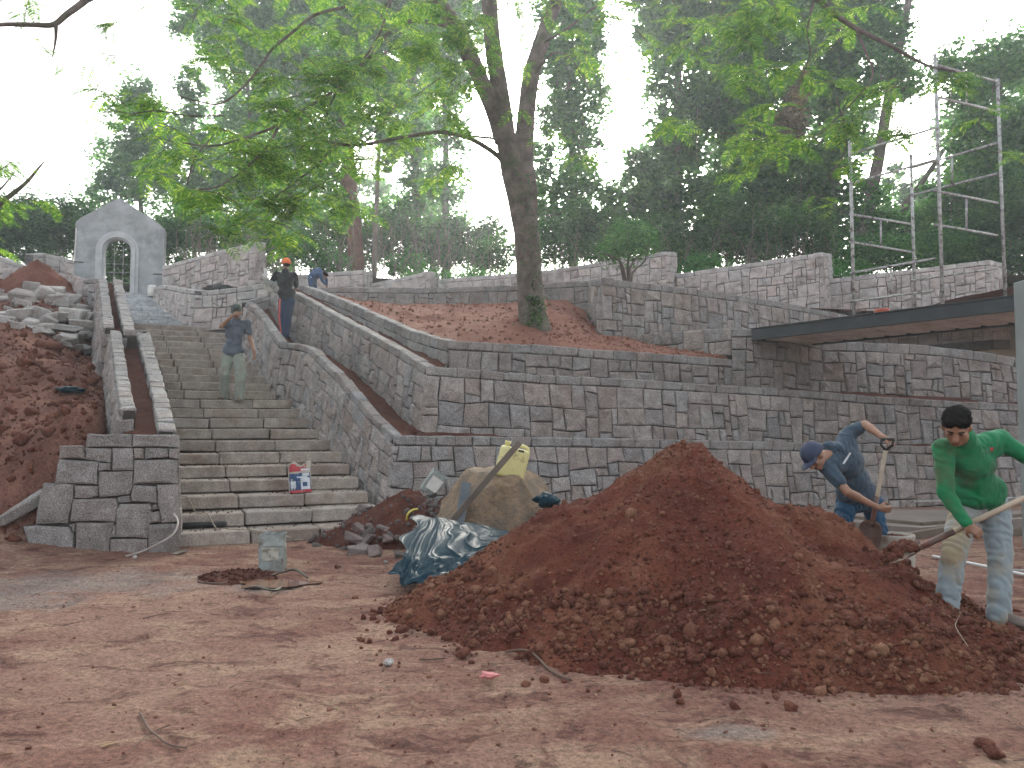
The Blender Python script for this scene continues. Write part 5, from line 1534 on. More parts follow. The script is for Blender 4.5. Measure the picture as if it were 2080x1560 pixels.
chapel()
q = P(309, 590, 26.0)
N = 16; v, f = [], []
for r_, z in ((.12, -.2), (.14, -.15), (.14, .1), (.11, .17), (0.0, .19)):
    for k in range(N): v.append((q.x + r_ * math.cos(6.28319 * k / N), q.y + r_ * math.sin(6.28319 * k / N), q.z + z))
for i in range(4):
    for k in range(N): a, b = i * N + k, i * N + (k + 1) % N; f.append((a, b, b + N, a + N))
tag(obj('plastic_drum', v, f, M['white'], smooth=True), 'small white plastic drum at the very top of the stairs', 'drum')
q = P(332, 617, 23.5)
v, f = bar(q + V(-.14, 0, 0), q + V(.0, .02, .02), .09, .12, .02); tag(obj('work_boot', v, f, M['rubber'], smooth=True), 'left one of two black boots standing on the upper flight', 'boot', 'black boots on the upper flight')
v, f = bar(q + V(.06, 0, -.02), q + V(.2, .02, .0), .09, .12, .02); tag(obj('work_boot', v, f, M['rubber'], smooth=True), 'right one of two black boots standing on the upper flight', 'boot', 'black boots on the upper flight')
# ---------------------------------------------------------------- trees
def bark_tube(name, pts, rad, parent, mat=None, n=14, k=6, amp=.06, seed=1):
    q, rr = smooth_path(pts, rad, k)
    v, f = tube(q, rr, n)
    a = np.array([tuple(p) for p in v]); c = np.repeat(np.array([tuple(p) for p in q]), n, axis=0)
    d = a - c; L = np.linalg.norm(d, axis=1)[:, None]
    ph = np.tile(np.arange(n) * 2 * np.pi / n, len(q))
    k2 = 1 + amp * (fbm(ph * 1.2, a[:, 2] * 1.6, 1.0, 3, seed) + .6 * fbm(ph * 2.5, a[:, 2] * .9, .8, 2, seed + 5))
    return obj(name, c + d * k2[:, None], f, mat or M['bark'], parent, True)

main = thing('tree', 'big tree with forked mossy trunk and feathery leaves on the earth terrace', 'tree', tuple(P(1080, 668, 15.4)))
Yt = 15.4
s = Yt / 1600
def tp(*a): return [P(x, y, Y) for x, y, Y in a]
bark_tube('trunk', tp((1083, 690, Yt), (1083, 665, Yt), (1080, 630, Yt), (1075, 560, Yt), (1069, 480, Yt), (1058, 420, Yt), (1042, 350, Yt), (1028, 280, 15.3), (1018, 200, 15.2), (1004, 110, 15.0), (994, 0, 14.8), (985, -160, 14.6), (960, -330, 14.5)),
          [44 * s, 35 * s, 27 * s, 26 * s, 26 * s, 25 * s, 24 * s, 20 * s, 18 * s, 17 * s, 16 * s, 13 * s, 8 * s], main, n=22, seed=3)
bark_tube('limb', tp((1068, 480, 15.45), (1066, 400, 15.5), (1063, 320, 15.5), (1068, 240, 15.6), (1078, 160, 15.7), (1098, 90, 15.8), (1130, 0, 16), (1180, -120, 16.2), (1240, -260, 16.4)),
          [22 * s, 27 * s, 22 * s, 19 * s, 18 * s, 17 * s, 15 * s, 11 * s, 6 * s], main, n=18, seed=5)
bark_tube('limb', tp((1020, 290, 15.3), (1002, 225, 15.2), (975, 160, 15.0), (945, 95, 14.8), (920, 45, 14.6), (875, -10, 14.3), (800, -80, 14), (700, -150, 13.5)),
          [16 * s, 17 * s, 16 * s, 16 * s, 15 * s, 13 * s, 10 * s, 6 * s], main, n=16, seed=7)
BR = []  # branch polylines for the sprays: points with depth, start radius px
def branch(pts, r0, r1=1.5, name='branch'):
    q = tp(*pts); n_ = len(q)
    bark_tube(name, q, [(r0 * .62 + (r1 * .62 - r0 * .62) * i / (n_ - 1)) * s for i in range(n_)], main, n=8, k=5, amp=.05, seed=len(BR))
    BR.append(q)
branch([(1035, 345, 15.35), (1012, 318, 15.3), (985, 298, 15.1), (950, 280, 14.7), (900, 268, 14.2), (852, 273, 13.7), (800, 282, 13.2), (735, 294, 12.8), (681, 292, 12.3), (650, 279, 12), (627, 256, 11.7), (600, 235, 11.4), (560, 215, 11.1)], 9)
branch([(1025, 283, 15.3), (955, 276, 14.8), (905, 266, 14.3)], 5, 3)
branch([(913, 54, 14.6), (869, 45, 14.2), (822, 45, 13.8), (788, 67, 13.4), (745, 124, 13), (691, 175, 12.5), (640, 209, 12), (569, 252, 11.4), (518, 273, 11), (438, 296, 10.5), (370, 290, 10.2)], 8)
branch([(788, 67, 13.4), (775, 30, 13.2), (800, -10, 13), (830, -40, 13)], 4)
branch([(691, 175, 12.5), (760, 90, 12.8), (795, 0, 13)], 2.5, 4)
branch([(720, -10, 12.6), (700, 13, 12.4), (640, 30, 12), (596, 64, 11.7), (555, 98, 11.4), (532, 131, 11.2), (500, 170, 11), (450, 210, 10.7), (400, 205, 10.5), (365, 195, 10.3)], 5)
branch([(681, 292, 12.3), (650, 330, 12), (610, 362, 11.8), (560, 400, 11.5), (520, 420, 11.3)], 3.5)
branch([(620, 290, 12), (560, 300, 11.6), (490, 280, 11.2), (448, 266, 11), (397, 320, 10.7), (380, 377, 10.5)], 3)
branch([(569, 252, 11.4), (540, 300, 11.2), (490, 350, 11), (440, 380, 10.8), (400, 385, 10.6)], 3)
branch([(735, 294, 12.8), (770, 260, 12.9), (800, 220, 13), (850, 190, 13.2), (930, 130, 13.6)], 2.5)
branch([(905, 268, 14.2), (930, 290, 14), (975, 335, 13.9)], 2)
branch([(690, 175, 12.5), (660, 240, 12.2), (640, 330, 12), (600, 420, 11.8)], 2.5)
branch([(455, 235, 10.9), (380, 235, 10.6), (320, 225, 10.3), (265, 232, 10.1)], 2)
branch([(1098, 90, 15.8), (1150, 60, 15), (1200, 20, 14.5), (1260, -20, 14)], 4)
branch([(1080, 160, 15.7), (1120, 110, 15), (1160, 120, 14.4), (1200, 190, 14)], 3)

def frond(rnd_, base, d, length, droop, npair=13):
    """one feathery twice-cut leaf: midrib with pairs of narrow leaflets"""
    d = Vector(d).normalized(); side = d.cross(AZ)
    side = side.normalized() if side.length > .05 else V(1, 0, 0)
    side = (side + AZ * rnd_.uniform(-.35, .35)).normalized()
    v, f = [], []
    p = Vector(base); dd = d.copy(); st_ = length / npair
    prev = None
    for i in range(npair + 1):
        up = side.cross(dd).normalized()
        w = .0028 * (1 - i / npair) + .0012
        v += [p + side * w, p - side * w]
        if i: a = len(v) - 2; pa = prev; f.append((pa, pa + 1, a + 1, a))
        prev = len(v) - 2
        if 0 < i:
            L = length * .26 * math.sin(math.pi * min(1, (i + 1.6) / (npair + 2.6))) ** .7
            for sg in (-1, 1):
                q = (side * sg + dd * .45 - up * rnd_.uniform(-.05, .2)).normalized()
                wv = dd * (L * .16)
                b = len(v)
                v += [p, p + q * L * .5 + wv - AZ * L * .02, p + q * L - AZ * L * .13, p + q * L * .5 - wv - AZ * L * .02]
                f.append((b, b + 1, b + 2, b + 3))
        dd = (dd - AZ * droop / npair).normalized(); p = p + dd * st_
    return v, f

SPR = []   # spray centres: px, py, Y, rx, ry, count
SPR += [(640, 190, 12.2, 70, 40, 50), (560, 230, 11.5, 70, 35, 50), (480, 270, 11, 70, 30, 30), (400, 290, 10.6, 60, 30, 22), (350, 240, 10.4, 50, 35, 18), (290, 215, 10.2, 40, 25, 9), (740, 210, 12.7, 70, 45, 60), (820, 165, 13, 70, 50, 55),
        (720, 290, 12.6, 90, 35, 55), (640, 320, 12, 80, 40, 60), (560, 330, 11.5, 70, 35, 45), (480, 345, 11, 60, 30, 22), (420, 390, 10.7, 60, 28, 20), (500, 405, 11.2, 60, 30, 38), (590, 400, 11.7, 70, 35, 45), (660, 390, 12, 50, 35, 26), (700, 430, 12, 30, 25, 8), (550, 440, 11.5, 50, 20, 16), (610, 460, 11.8, 30, 14, 7),
        (860, 240, 13.4, 60, 30, 30), (900, 180, 13.6, 50, 60, 32), (960, 130, 13.6, 40, 60, 24), (830, 100, 13, 80, 50, 45), (760, 40, 12.8, 90, 40, 45), (650, 80, 12.3, 70, 50, 34), (560, 60, 11.8, 70, 50, 28), (450, 40, 11.2, 70, 40, 24), (440, 110, 11, 50, 45, 16), (530, 140, 11.3, 50, 30, 16),
        (980, 40, 13.8, 50, 40, 22), (1050, 30, 14, 50, 40, 18), (1140, 110, 14.2, 50, 50, 16), (1180, 50, 14, 60, 40, 16), (870, 340, 13, 50, 15, 7), (780, 330, 12.8, 50, 20, 14), (355, 300, 10.4, 40, 60, 9), (1010, 180, 14, 30, 50, 10), (430, 440, 10.9, 30, 12, 6), (920, 60, 13.5, 60, 50, 26), (1150, 300, 14, 40, 30, 5), (1110, 250, 14, 30, 30, 4)]
rnd = random.Random(31)
fr_v, fr_f, nobj = [], [], 0
def emit(spr, parent, matn='frond', nobj_max=300, down=.0, L=(.28, .52)):
    global rnd
    cnt = 0; mb = MB()
    allf = []
    for (a, b, Y, rx, ry, n_) in spr:
        c = P(a, b, Y); kx, ky = rx * Y / 1600, ry * Y / 1600; n_ = int(n_ * 1.45); kx *= 1.3; ky *= 1.35
        # a few fine twigs through the spray that carry the leaves
        for _ in range(max(2, n_ // 7)):
            p0 = c + V(rnd.uniform(-kx, kx), rnd.uniform(-kx, kx) * .8, rnd.uniform(-.2, ky))
            p1 = p0 + V(rnd.uniform(-.7, .7), rnd.uniform(-.6, .6), rnd.uniform(-.35, .15))
            pm = (p0 + p1) / 2 + AZ * .06
            v, f = tube([p0, pm, p1], [.006, .005, .003], 5); mb.add(v, f)
            for k in range(max(3, min(8, int(n_ / max(1, n_ // 7))))):
                t_ = rnd.uniform(.1, 1); q = p0.lerp(p1, t_) + AZ * (.05 * math.sin(math.pi * t_))
                ang = rnd.uniform(0, 6.28)
                allf.append(frond(rnd, q, V(math.cos(ang), math.sin(ang), rnd.uniform(-.25, .35)), rnd.uniform(*L), rnd.uniform(.5, 1.3), rnd.choice((10, 12, 14))))
    rnd.shuffle(allf)
    mb.build('twigs', M['twig'], parent, kind='stuff')
    for v, f in allf[:nobj_max]: obj('frond', v, f, M[matn], parent)
    m2 = MB()
    for v, f in allf[nobj_max:]: m2.add(v, f)
    if m2.v: m2.build('foliage', M[matn], parent, kind='stuff')
    return len(allf)
emit(SPR, main, 'frond', 280)

# creeper on the trunk and weeds at its foot
pos, sz = [], []
for _ in range(900):
    y = rnd.choice([rnd.uniform(350, 660), rnd.uniform(600, 672)])
    x = np.interp(y, [350, 480, 560, 640, 672], [1066, 1085, 1088, 1088, 1082]) + rnd.gauss(0, 12)
    pos.append(tuple(P(x, y, Yt - .30 - rnd.uniform(0, .05)))); sz.append(rnd.uniform(.02, .06))
v, f = leaf_cards(np.array(pos), np.array(sz), .7, 0.0)
obj('creeper', v, f, M['leaf_dark'], main, kind='stuff')

# neighbour tree: trunk out of the picture on the right, branches hanging in
nb = thing('tree', 'feathery-leaved tree reaching in over the scaffold from the upper right', 'tree', (13, 10, 0))
bark_tube('trunk', [V(11.5, 11, 0), V(11.3, 11, 3), V(11.0, 11, 6), V(10, 11, 9), V(7, 11, 11)], [.35, .3, .26, .2, .1], nb, n=12)
def branch2(par, pts, r0, r1=.006):
    q = [p if isinstance(p, Vector) else P(*p) for p in pts]
    bark_tube('branch', q, [r0 + (r1 - r0) * i / (len(q) - 1) for i in range(len(q))], par, n=8, k=5, amp=.05)
branch2(nb, [V(10, 11, 9), (1900, -60, 11), (1661, -30, 11), (1688, 20, 11), (1738, 57, 11), (1806, 91, 11), (1846, 114, 11), (1890, 135, 11), (1940, 145, 11)], .06, .01)
branch2(nb, [(1661, -30, 11), (1640, 60, 11), (1645, 110, 11), (1620, 180, 11)], .02, .004)
branch2(nb, [(1738, 57, 11), (1760, 110, 11), (1770, 160, 11), (1700, 240, 11), (1640, 290, 11)], .02, .004)
branch2(nb, [(1700, 200, 11), (1720, 290, 11), (1690, 350, 11), (1670, 380, 11)], .012, .004)
emit([(1660, 40, 11, 90, 50, 40), (1560, 50, 11.3, 80, 50, 36), (1450, 60, 11.6, 80, 60, 34), (1340, 90, 12, 60, 50, 20), (1430, 110, 11.6, 50, 40, 14), (1640, 170, 11, 70, 40, 28), (1560, 170, 11.2, 50, 25, 14), (1700, 220, 11, 60, 30, 20), (1640, 250, 11, 60, 20, 16), (1590, 290, 11, 50, 22, 20), (1530, 320, 11, 30, 20, 10), (1660, 280, 11, 40, 20, 14), (1700, 370, 11, 35, 20, 10), (1480, 290, 11.3, 30, 15, 7), (1360, 250, 11.8, 40, 15, 7), (1880, 240, 11.5, 80, 60, 12), (1950, 310, 11.5, 60, 40, 10), (1900, 160, 11, 60, 30, 12), (1790, 300, 11, 50, 40, 12), (1260, 40, 12.3, 50, 50, 10)], nb, 'frond', 150)

nl = thing('tree', 'feathery-leaved tree reaching in from the left edge against the white sky', 'tree', (-9, 8, 0))
bark_tube('trunk', [V(-8.5, 8, .2), V(-8.2, 8, 3), V(-7.4, 8.4, 6), V(-6.4, 9, 8)], [.3, .26, .22, .14], nl, n=12)
branch2(nl, [V(-6.4, 9, 8), (240, -60, 9.4), (175, 0, 9.3), (135, 30, 9.2), (108, 50, 9.1), (60, 50, 9), (0, 50, 8.9), (-60, 60, 8.8)], .05, .02)
branch2(nl, [(114, 52, 9.1), (113, 80, 9.1), (107, 115, 9.1)], .025, .006)
branch2(nl, [V(-8.1, 8, 3.2), (-60, 470, 9), (0, 414, 9.2), (50, 374, 9.4), (77, 343, 9.5), (92, 325, 9.6)], .05, .006)
branch2(nl, [(-60, 440, 9), (0, 385, 9.2), (30, 350, 9.4)], .02, .005)
emit([(90, 5, 9.1, 50, 16, 5), (60, 65, 9, 30, 10, 2), (20, 370, 9.2, 50, 35, 12), (40, 400, 9.3, 40, 30, 8), (20, 470, 9.2, 40, 20, 9), (10, 320, 9.2, 25, 20, 4), (200, 28, 9.3, 15, 6, 1), (240, 120, 9.6, 14, 8, 1)], nl, 'frond', 60, L=(.2, .4))

# ---------------------------------------------------------------- the wood behind
def blob_leaves(blobs, size=(.10, .2), dens=1.0, asp=.55, clump=42):
    P_, S_ = [], []
    for (a, b, Y, rx, ry) in blobs:
        c = np.array(P(a, b, Y)); kx, kz = rx * Y / 1600, ry * Y / 1600
        ky = min(kx, kz) * .8 + .3
        area = rx * ry * 3.14
        lpx = (size[0] + size[1]) / 2 * 1600 / Y
        n = int((dens + .25) * area / (lpx * lpx * asp * .5) * 6.2)
        nc = max(6, n // clump)
        u = rs.normal(size=(nc, 3)); u /= np.linalg.norm(u, axis=1)[:, None]
        r = rs.uniform(.25, 1.0, nc) ** .55
        cc = c + u * r[:, None] * np.array([kx, ky, kz])
        cr = rs.uniform(.14, .5, nc) * min(1, kx)
        k = rs.randint(0, nc, n)
        P_.append(cc[k] + rs.normal(size=(n, 3)) * cr[k][:, None] * np.array([.75, .75, .55]))
        S_.append(rs.uniform(size[0], size[1], n))
    return np.concatenate(P_), np.concatenate(S_)
def wood_tree(label, Y, trunk, blobs, mat, lean=0, r=.22, size=(.10, .2), dens=1.0, vines=0, extra=(), cat='tree', bark=None):
    """trunk: list of photo positions from the foot up"""
    base = P(trunk[0][0], trunk[0][1], Y); zb = wood_z1(base.x, base.y) - .15
    t = thing('tree', label, cat, (base.x, base.y, zb), 'trees of the wood behind the walls')
    pts = [V(base.x, base.y, zb)] + [P(x, y, Y) for x, y in trunk]
    pts = [pts[0]] + [p for p in pts[1:] if p.z > zb + .3]
    bark_tube('trunk', pts, list(np.linspace(r, r * .45, len(pts))), t, bark or M['bark2'], n=9, k=3)
    for ex in extra:
        q = [P(x, y, Y + .3) for x, y in ex]
        bark_tube('limb', q, list(np.linspace(r * .6, r * .25, len(q))), t, bark or M['bark2'], n=7, k=3)
    # boughs to the clumps
    m_ = MB()
    for (a, b, rx, ry) in blobs:
        c = P(a, b, Y); j = min(range(len(pts)), key=lambda i: abs(pts[i].z - (c.z - .8)))
        v, f = tube([pts[j], (pts[j] + c) / 2 - AZ * .1, c], [r * .4, r * .3, r * .15], 6); m_.add(v, f)
        for _ in range(4):
            e = c + V(random.uniform(-1, 1) * rx * Y / 1700, random.uniform(-.6, .6), random.uniform(-1, 1) * ry * Y / 1700)
            v, f = tube([c, (c + e) / 2 + AZ * .1, e], [r * .16, r * .1, .01], 5); m_.add(v, f)
    m_.build('boughs', bark or M['bark2'], t, kind='stuff')
    pos, sz = blob_leaves([(a, b, Y, rx, ry) for a, b, rx, ry in blobs], size, dens)
    v, f = leaf_cards(pos, sz, .55, .1)
    obj('crown', v, f, mat, t)
    if vines:
        m_ = MB()
        for _ in range(vines):
            a, b, rx, ry = random.choice(blobs)
            x = a + random.uniform(-rx, rx); y = b + random.uniform(-.2, 1) * ry; ln_ = random.uniform(60, 170)
            Yv = Y - random.uniform(.2, 1.0)
            q = [P(x + random.uniform(-8, 8) * k / 3, y + ln_ * k / 4, Yv) for k in range(5)]
            v, f = tube(q, [.012, .011, .01, .009, .006], 4); m_.add(v, f)
        m_.build('hanging_vines', M['vine'], t, kind='stuff')
    return t
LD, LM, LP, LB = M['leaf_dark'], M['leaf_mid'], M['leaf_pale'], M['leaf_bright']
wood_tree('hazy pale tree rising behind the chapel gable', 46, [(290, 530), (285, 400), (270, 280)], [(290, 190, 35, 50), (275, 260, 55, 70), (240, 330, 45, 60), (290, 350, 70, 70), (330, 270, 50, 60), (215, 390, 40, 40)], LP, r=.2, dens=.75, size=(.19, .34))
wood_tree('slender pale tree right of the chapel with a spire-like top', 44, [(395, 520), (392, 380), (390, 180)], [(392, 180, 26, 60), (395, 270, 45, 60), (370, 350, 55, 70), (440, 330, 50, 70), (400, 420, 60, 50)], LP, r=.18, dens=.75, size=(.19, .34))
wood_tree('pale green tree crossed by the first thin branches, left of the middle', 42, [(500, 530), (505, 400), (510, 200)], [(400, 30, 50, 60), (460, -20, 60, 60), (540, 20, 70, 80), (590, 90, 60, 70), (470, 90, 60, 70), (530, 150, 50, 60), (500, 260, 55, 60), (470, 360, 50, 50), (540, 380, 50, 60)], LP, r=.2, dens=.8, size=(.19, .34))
wood_tree('tall tree with vine-wrapped trunk behind the orange cap', 40, [(590, 540), (600, 400), (610, 200), (600, 60)], [(620, 0, 80, 70), (640, 80, 70, 70), (580, 60, 55, 70), (610, 150, 50, 70), (600, 260, 50, 60), (580, 350, 45, 60), (610, 440, 50, 50), (560, 470, 50, 40)], LM, r=.24, vines=16, dens=.85, size=(.17, .30))
wood_tree('reddish shaggy trunk standing above the short wall stretch', 31, [(722, 560), (720, 480), (712, 380), (700, 200)], [(720, 20, 70, 70), (700, 120, 60, 80), (690, 250, 55, 60), (690, 420, 35, 40), (660, 330, 40, 50)], LM, r=.42, vines=20, dens=.8, bark=simple('red_bark', (.16, .07, .05), .9, .4, 5, .9, 30, .03), size=(.14, .25))
wood_tree('thin smooth pale trunk beside the reddish one', 29.5, [(760, 560), (763, 450), (768, 340), (775, 200), (790, 40)], [(800, 0, 60, 60), (780, 60, 55, 60), (760, 160, 55, 70), (790, 300, 30, 50), (800, 200, 40, 50)], LM, r=.12, dens=.7, bark=M['vine'], size=(.14, .25))
wood_tree('vine-covered column-like tree left of the bright gap', 36, [(850, 540), (845, 400), (840, 200), (830, 40)], [(850, -10, 70, 60), (830, 50, 60, 70), (830, 160, 60, 80), (845, 280, 36, 60), (850, 380, 36, 60), (800, 440, 45, 40)], LM, r=.26, vines=18, dens=.9, size=(.17, .30))
wood_tree('leafy tree ending in front of the bright gap beside the big trunk', 34, [(905, 550), (905, 420), (905, 250), (900, 100)], [(940, 0, 60, 60), (900, 70, 60, 70), (920, 170, 42, 60), (915, 270, 38, 50), (905, 370, 45, 50), (915, 470, 50, 50), (870, 490, 50, 40)], LM, r=.22, vines=14, dens=.95, size=(.15, .27))
wood_tree('tall narrow tree wrapped in leaves just right of the forked trunk', 33, [(1165, 550), (1165, 420), (1160, 250), (1150, 80)], [(1120, 130, 36, 60), (1125, 230, 30, 60), (1140, 0, 60, 60), (1190, 20, 50, 60), (1170, 100, 72, 70), (1180, 200, 62, 70), (1175, 300, 52, 60), (1165, 390, 55, 60), (1175, 470, 62, 50), (1110, 440, 30, 70), (1100, 330, 24, 60)], LM, r=.25, vines=18, dens=1.0, size=(.15, .27))
wood_tree('dark tree draped with creepers right of the sunlit gap', 32, [(1370, 540), (1375, 400), (1375, 250), (1380, 60)], [(1350, -10, 70, 60), (1370, 60, 80, 70), (1380, 160, 80, 75), (1385, 270, 66, 70), (1370, 370, 80, 70), (1310, 440, 70, 60), (1390, 470, 80, 50), (1260, 430, 40, 70), (1300, 345, 30, 40)], LD, r=.3, vines=24, dens=1.15, size=(.19, .34))
wood_tree('broad dark tree with a hanging bunch of dry leaves at its middle', 31, [(1530, 540), (1535, 400), (1540, 250), (1540, 60)], [(1470, 0, 80, 70), (1560, -20, 80, 60), (1530, 60, 90, 80), (1540, 160, 80, 70), (1520, 270, 80, 70), (1500, 380, 80, 70), (1580, 350, 70, 80), (1540, 470, 90, 50), (1460, 210, 60, 60)], LD, r=.32, vines=34, dens=1.15, size=(.14, .25))
wood_tree('bushy dark tree between the dry bunch and the scaffold', 32, [(1690, 540), (1690, 400), (1695, 250), (1700, 60)], [(1680, -10, 90, 60), (1780, 0, 60, 60), (1690, 70, 90, 70), (1700, 160, 75, 60), (1680, 270, 70, 70), (1690, 370, 70, 60), (1700, 460, 70, 50), (1640, 420, 50, 60)], LD, r=.3, vines=24, dens=1.1, size=(.19, .34))
wood_tree('leaning bare-stemmed tree seen through the scaffold', 30, [(1740, 560), (1755, 470), (1785, 320), (1805, 200), (1830, 80), (1850, -20)], [(1800, 120, 50, 60), (1850, 170, 40, 40), (1770, 420, 40, 60), (1830, 470, 60, 50), (1790, 60, 50, 40), (1900, 460, 60, 50)], LM, r=.3, vines=6, dens=.8, extra=[[(1740, 560), (1830, 430), (1880, 360), (1920, 300)]], bark=M['bark'], size=(.14, .25))
wood_tree('large tree filling the right edge behind the scaffold', 28, [(2010, 560), (2015, 430), (2020, 280), (2030, 120)], [(2060, 120, 90, 60), (1950, 130, 50, 40), (1990, 180, 60, 50), (2010, 270, 90, 70), (2000, 360, 90, 60), (2030, 450, 90, 60), (1930, 400, 50, 50), (1960, 500, 80, 40), (2100, 330, 60, 120)], LM, r=.3, vines=14, dens=1.05, size=(.14, .25))
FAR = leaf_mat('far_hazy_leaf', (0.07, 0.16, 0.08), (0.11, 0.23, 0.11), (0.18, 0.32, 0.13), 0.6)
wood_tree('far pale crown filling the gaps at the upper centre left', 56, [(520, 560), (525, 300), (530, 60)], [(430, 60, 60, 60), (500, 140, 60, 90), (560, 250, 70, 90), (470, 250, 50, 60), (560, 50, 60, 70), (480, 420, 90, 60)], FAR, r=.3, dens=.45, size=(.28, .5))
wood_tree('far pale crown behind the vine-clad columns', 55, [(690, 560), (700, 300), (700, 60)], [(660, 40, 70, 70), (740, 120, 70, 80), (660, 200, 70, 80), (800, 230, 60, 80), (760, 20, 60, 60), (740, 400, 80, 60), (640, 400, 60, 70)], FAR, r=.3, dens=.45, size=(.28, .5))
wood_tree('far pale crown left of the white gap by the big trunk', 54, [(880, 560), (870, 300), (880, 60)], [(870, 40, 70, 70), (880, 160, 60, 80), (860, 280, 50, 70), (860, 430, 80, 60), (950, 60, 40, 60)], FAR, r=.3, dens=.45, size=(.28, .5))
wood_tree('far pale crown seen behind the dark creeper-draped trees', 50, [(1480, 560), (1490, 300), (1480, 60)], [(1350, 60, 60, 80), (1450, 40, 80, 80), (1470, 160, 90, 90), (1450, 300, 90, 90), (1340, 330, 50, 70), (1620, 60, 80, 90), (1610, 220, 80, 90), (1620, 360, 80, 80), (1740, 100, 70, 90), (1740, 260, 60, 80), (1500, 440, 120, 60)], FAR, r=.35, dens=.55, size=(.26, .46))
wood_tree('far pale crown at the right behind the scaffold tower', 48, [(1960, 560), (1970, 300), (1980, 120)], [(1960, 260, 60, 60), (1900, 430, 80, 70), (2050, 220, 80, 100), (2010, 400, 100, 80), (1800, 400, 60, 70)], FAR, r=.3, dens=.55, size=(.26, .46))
# low growth along the wall tops
def bushes(label, cat, Y, blobs, mat, size=(.08, .15), dens=1.1, group='bushes along the top of the sawtooth wall', name='bush'):
    a, b = blobs[0][0], blobs[0][1]; q = P(a, b, Y)
    t = thing(name, label, cat, (q.x, q.y, wood_z1(q.x, q.y)), group)
    pos, sz = blob_leaves([(a, b, Y, rx, ry) for a, b, rx, ry in blobs], size, dens)
    zg = wood_z(pos[:, 0], pos[:, 1]); k = pos[:, 2] > zg - .1; pos, sz = pos[k], sz[k]
    v, f = leaf_cards(pos, sz, .5, .2); obj('leaves', v, f, mat, t)
    m_ = MB()
    for (a, b, rx, ry) in blobs:
        for _ in range(5):
            c = P(a + random.uniform(-.7, .7) * rx, b + random.uniform(-.5, .6) * ry, Y); r0 = V(c.x + random.uniform(-.4, .4), c.y + random.uniform(-.2, .2), wood_z1(c.x, c.y) - .1)
            v, f = tube([r0, (r0 + c) / 2 + V(random.uniform(-.2, .2), 0, 0), c], [.03, .02, .01], 5); m_.add(v, f)
    m_.build('stems', M['vine'], t, kind='stuff')
    return t
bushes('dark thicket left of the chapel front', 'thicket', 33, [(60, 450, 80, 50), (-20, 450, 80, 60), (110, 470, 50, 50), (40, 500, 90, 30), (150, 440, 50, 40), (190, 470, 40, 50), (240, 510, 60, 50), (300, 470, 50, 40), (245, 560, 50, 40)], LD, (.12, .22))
bushes('shady thicket right of the chapel front with leaning dry canes', 'thicket', 32, [(370, 470, 60, 45), (440, 480, 60, 40), (510, 470, 50, 50), (350, 510, 40, 30), (560, 520, 40, 40)], LM, (.10, .2))
bushes('bright green shrub right of the man in the orange cap', 'shrub', 29, [(640, 520, 40, 35), (600, 500, 30, 30), (680, 535, 30, 20)], LB)
bushes('bright fern-like shrub between pale trunk and big tree', 'shrub', 28.5, [(830, 535, 36, 22), (800, 545, 25, 15)], LB)
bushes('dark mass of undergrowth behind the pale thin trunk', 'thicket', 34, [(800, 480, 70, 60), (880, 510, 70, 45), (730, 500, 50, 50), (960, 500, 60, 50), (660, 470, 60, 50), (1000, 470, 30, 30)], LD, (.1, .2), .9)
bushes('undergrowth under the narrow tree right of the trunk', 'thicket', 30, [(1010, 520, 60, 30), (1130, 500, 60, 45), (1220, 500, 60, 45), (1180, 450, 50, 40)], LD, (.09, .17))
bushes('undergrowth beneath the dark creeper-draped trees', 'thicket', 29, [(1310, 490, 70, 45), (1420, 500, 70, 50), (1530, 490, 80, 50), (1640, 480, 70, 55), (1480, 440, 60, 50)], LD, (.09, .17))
bushes('green shrub above the wall step near the scaffold', 'shrub', 26.5, [(1440, 535, 40, 15), (1730, 545, 40, 25), (1400, 540, 20, 12)], LB)
bushes('leafy bank behind the scaffold posts', 'thicket', 26.5, [(1760, 520, 60, 40), (1850, 520, 60, 40), (1930, 510, 60, 50), (2030, 480, 80, 60)], LM, (.09, .17))
bushes('tall dark growth filling the right edge above the column', 'thicket', 25.5, [(2070, 420, 50, 90), (2080, 530, 50, 60)], LD, (.09, .17))
# dry canes and tangled stems in the undergrowth
m_ = MB()
for _ in range(420):
    x = random.choice([random.uniform(385, 560), random.uniform(650, 1000), random.uniform(1100, 1750), random.uniform(1380, 1700)]); Y = random.uniform(27.2, 30)
    y1 = random.uniform(400, 520); q0 = P(x, 560, Y); q0.z = wood_z1(q0.x, q0.y) - .1; q1 = P(x + random.uniform(-60, 60), y1, Y + random.uniform(-.5, 1))
    mid = (q0 + q1) / 2 + V(random.uniform(-.5, .5), random.uniform(-.3, .3), random.uniform(0, .3))
    q, r_ = smooth_path([q0, mid, q1], [.016, .012, .006], 3)
    m_.add(*tube(q, r_, 4))
tag(m_.build('dry_canes', M['vine']), 'tangle of dry canes and stems in the undergrowth of the wood', None, None, 'stuff')
# bunch of dead leaves hanging
pos, sz = blob_leaves([(1635, 170, 30.0, 14, 40), (1610, 210, 30.0, 20, 40), (1600, 255, 29.8, 36, 30)], (.16, .3), 1.1, .3, 14)
v, f = leaf_cards(pos, sz, .3, .0); tag(obj('dead_palm_skirt', v, f, M['leaf_dry']), 'hanging bunch of dead brown leaves in the dark trees', 'dead foliage')
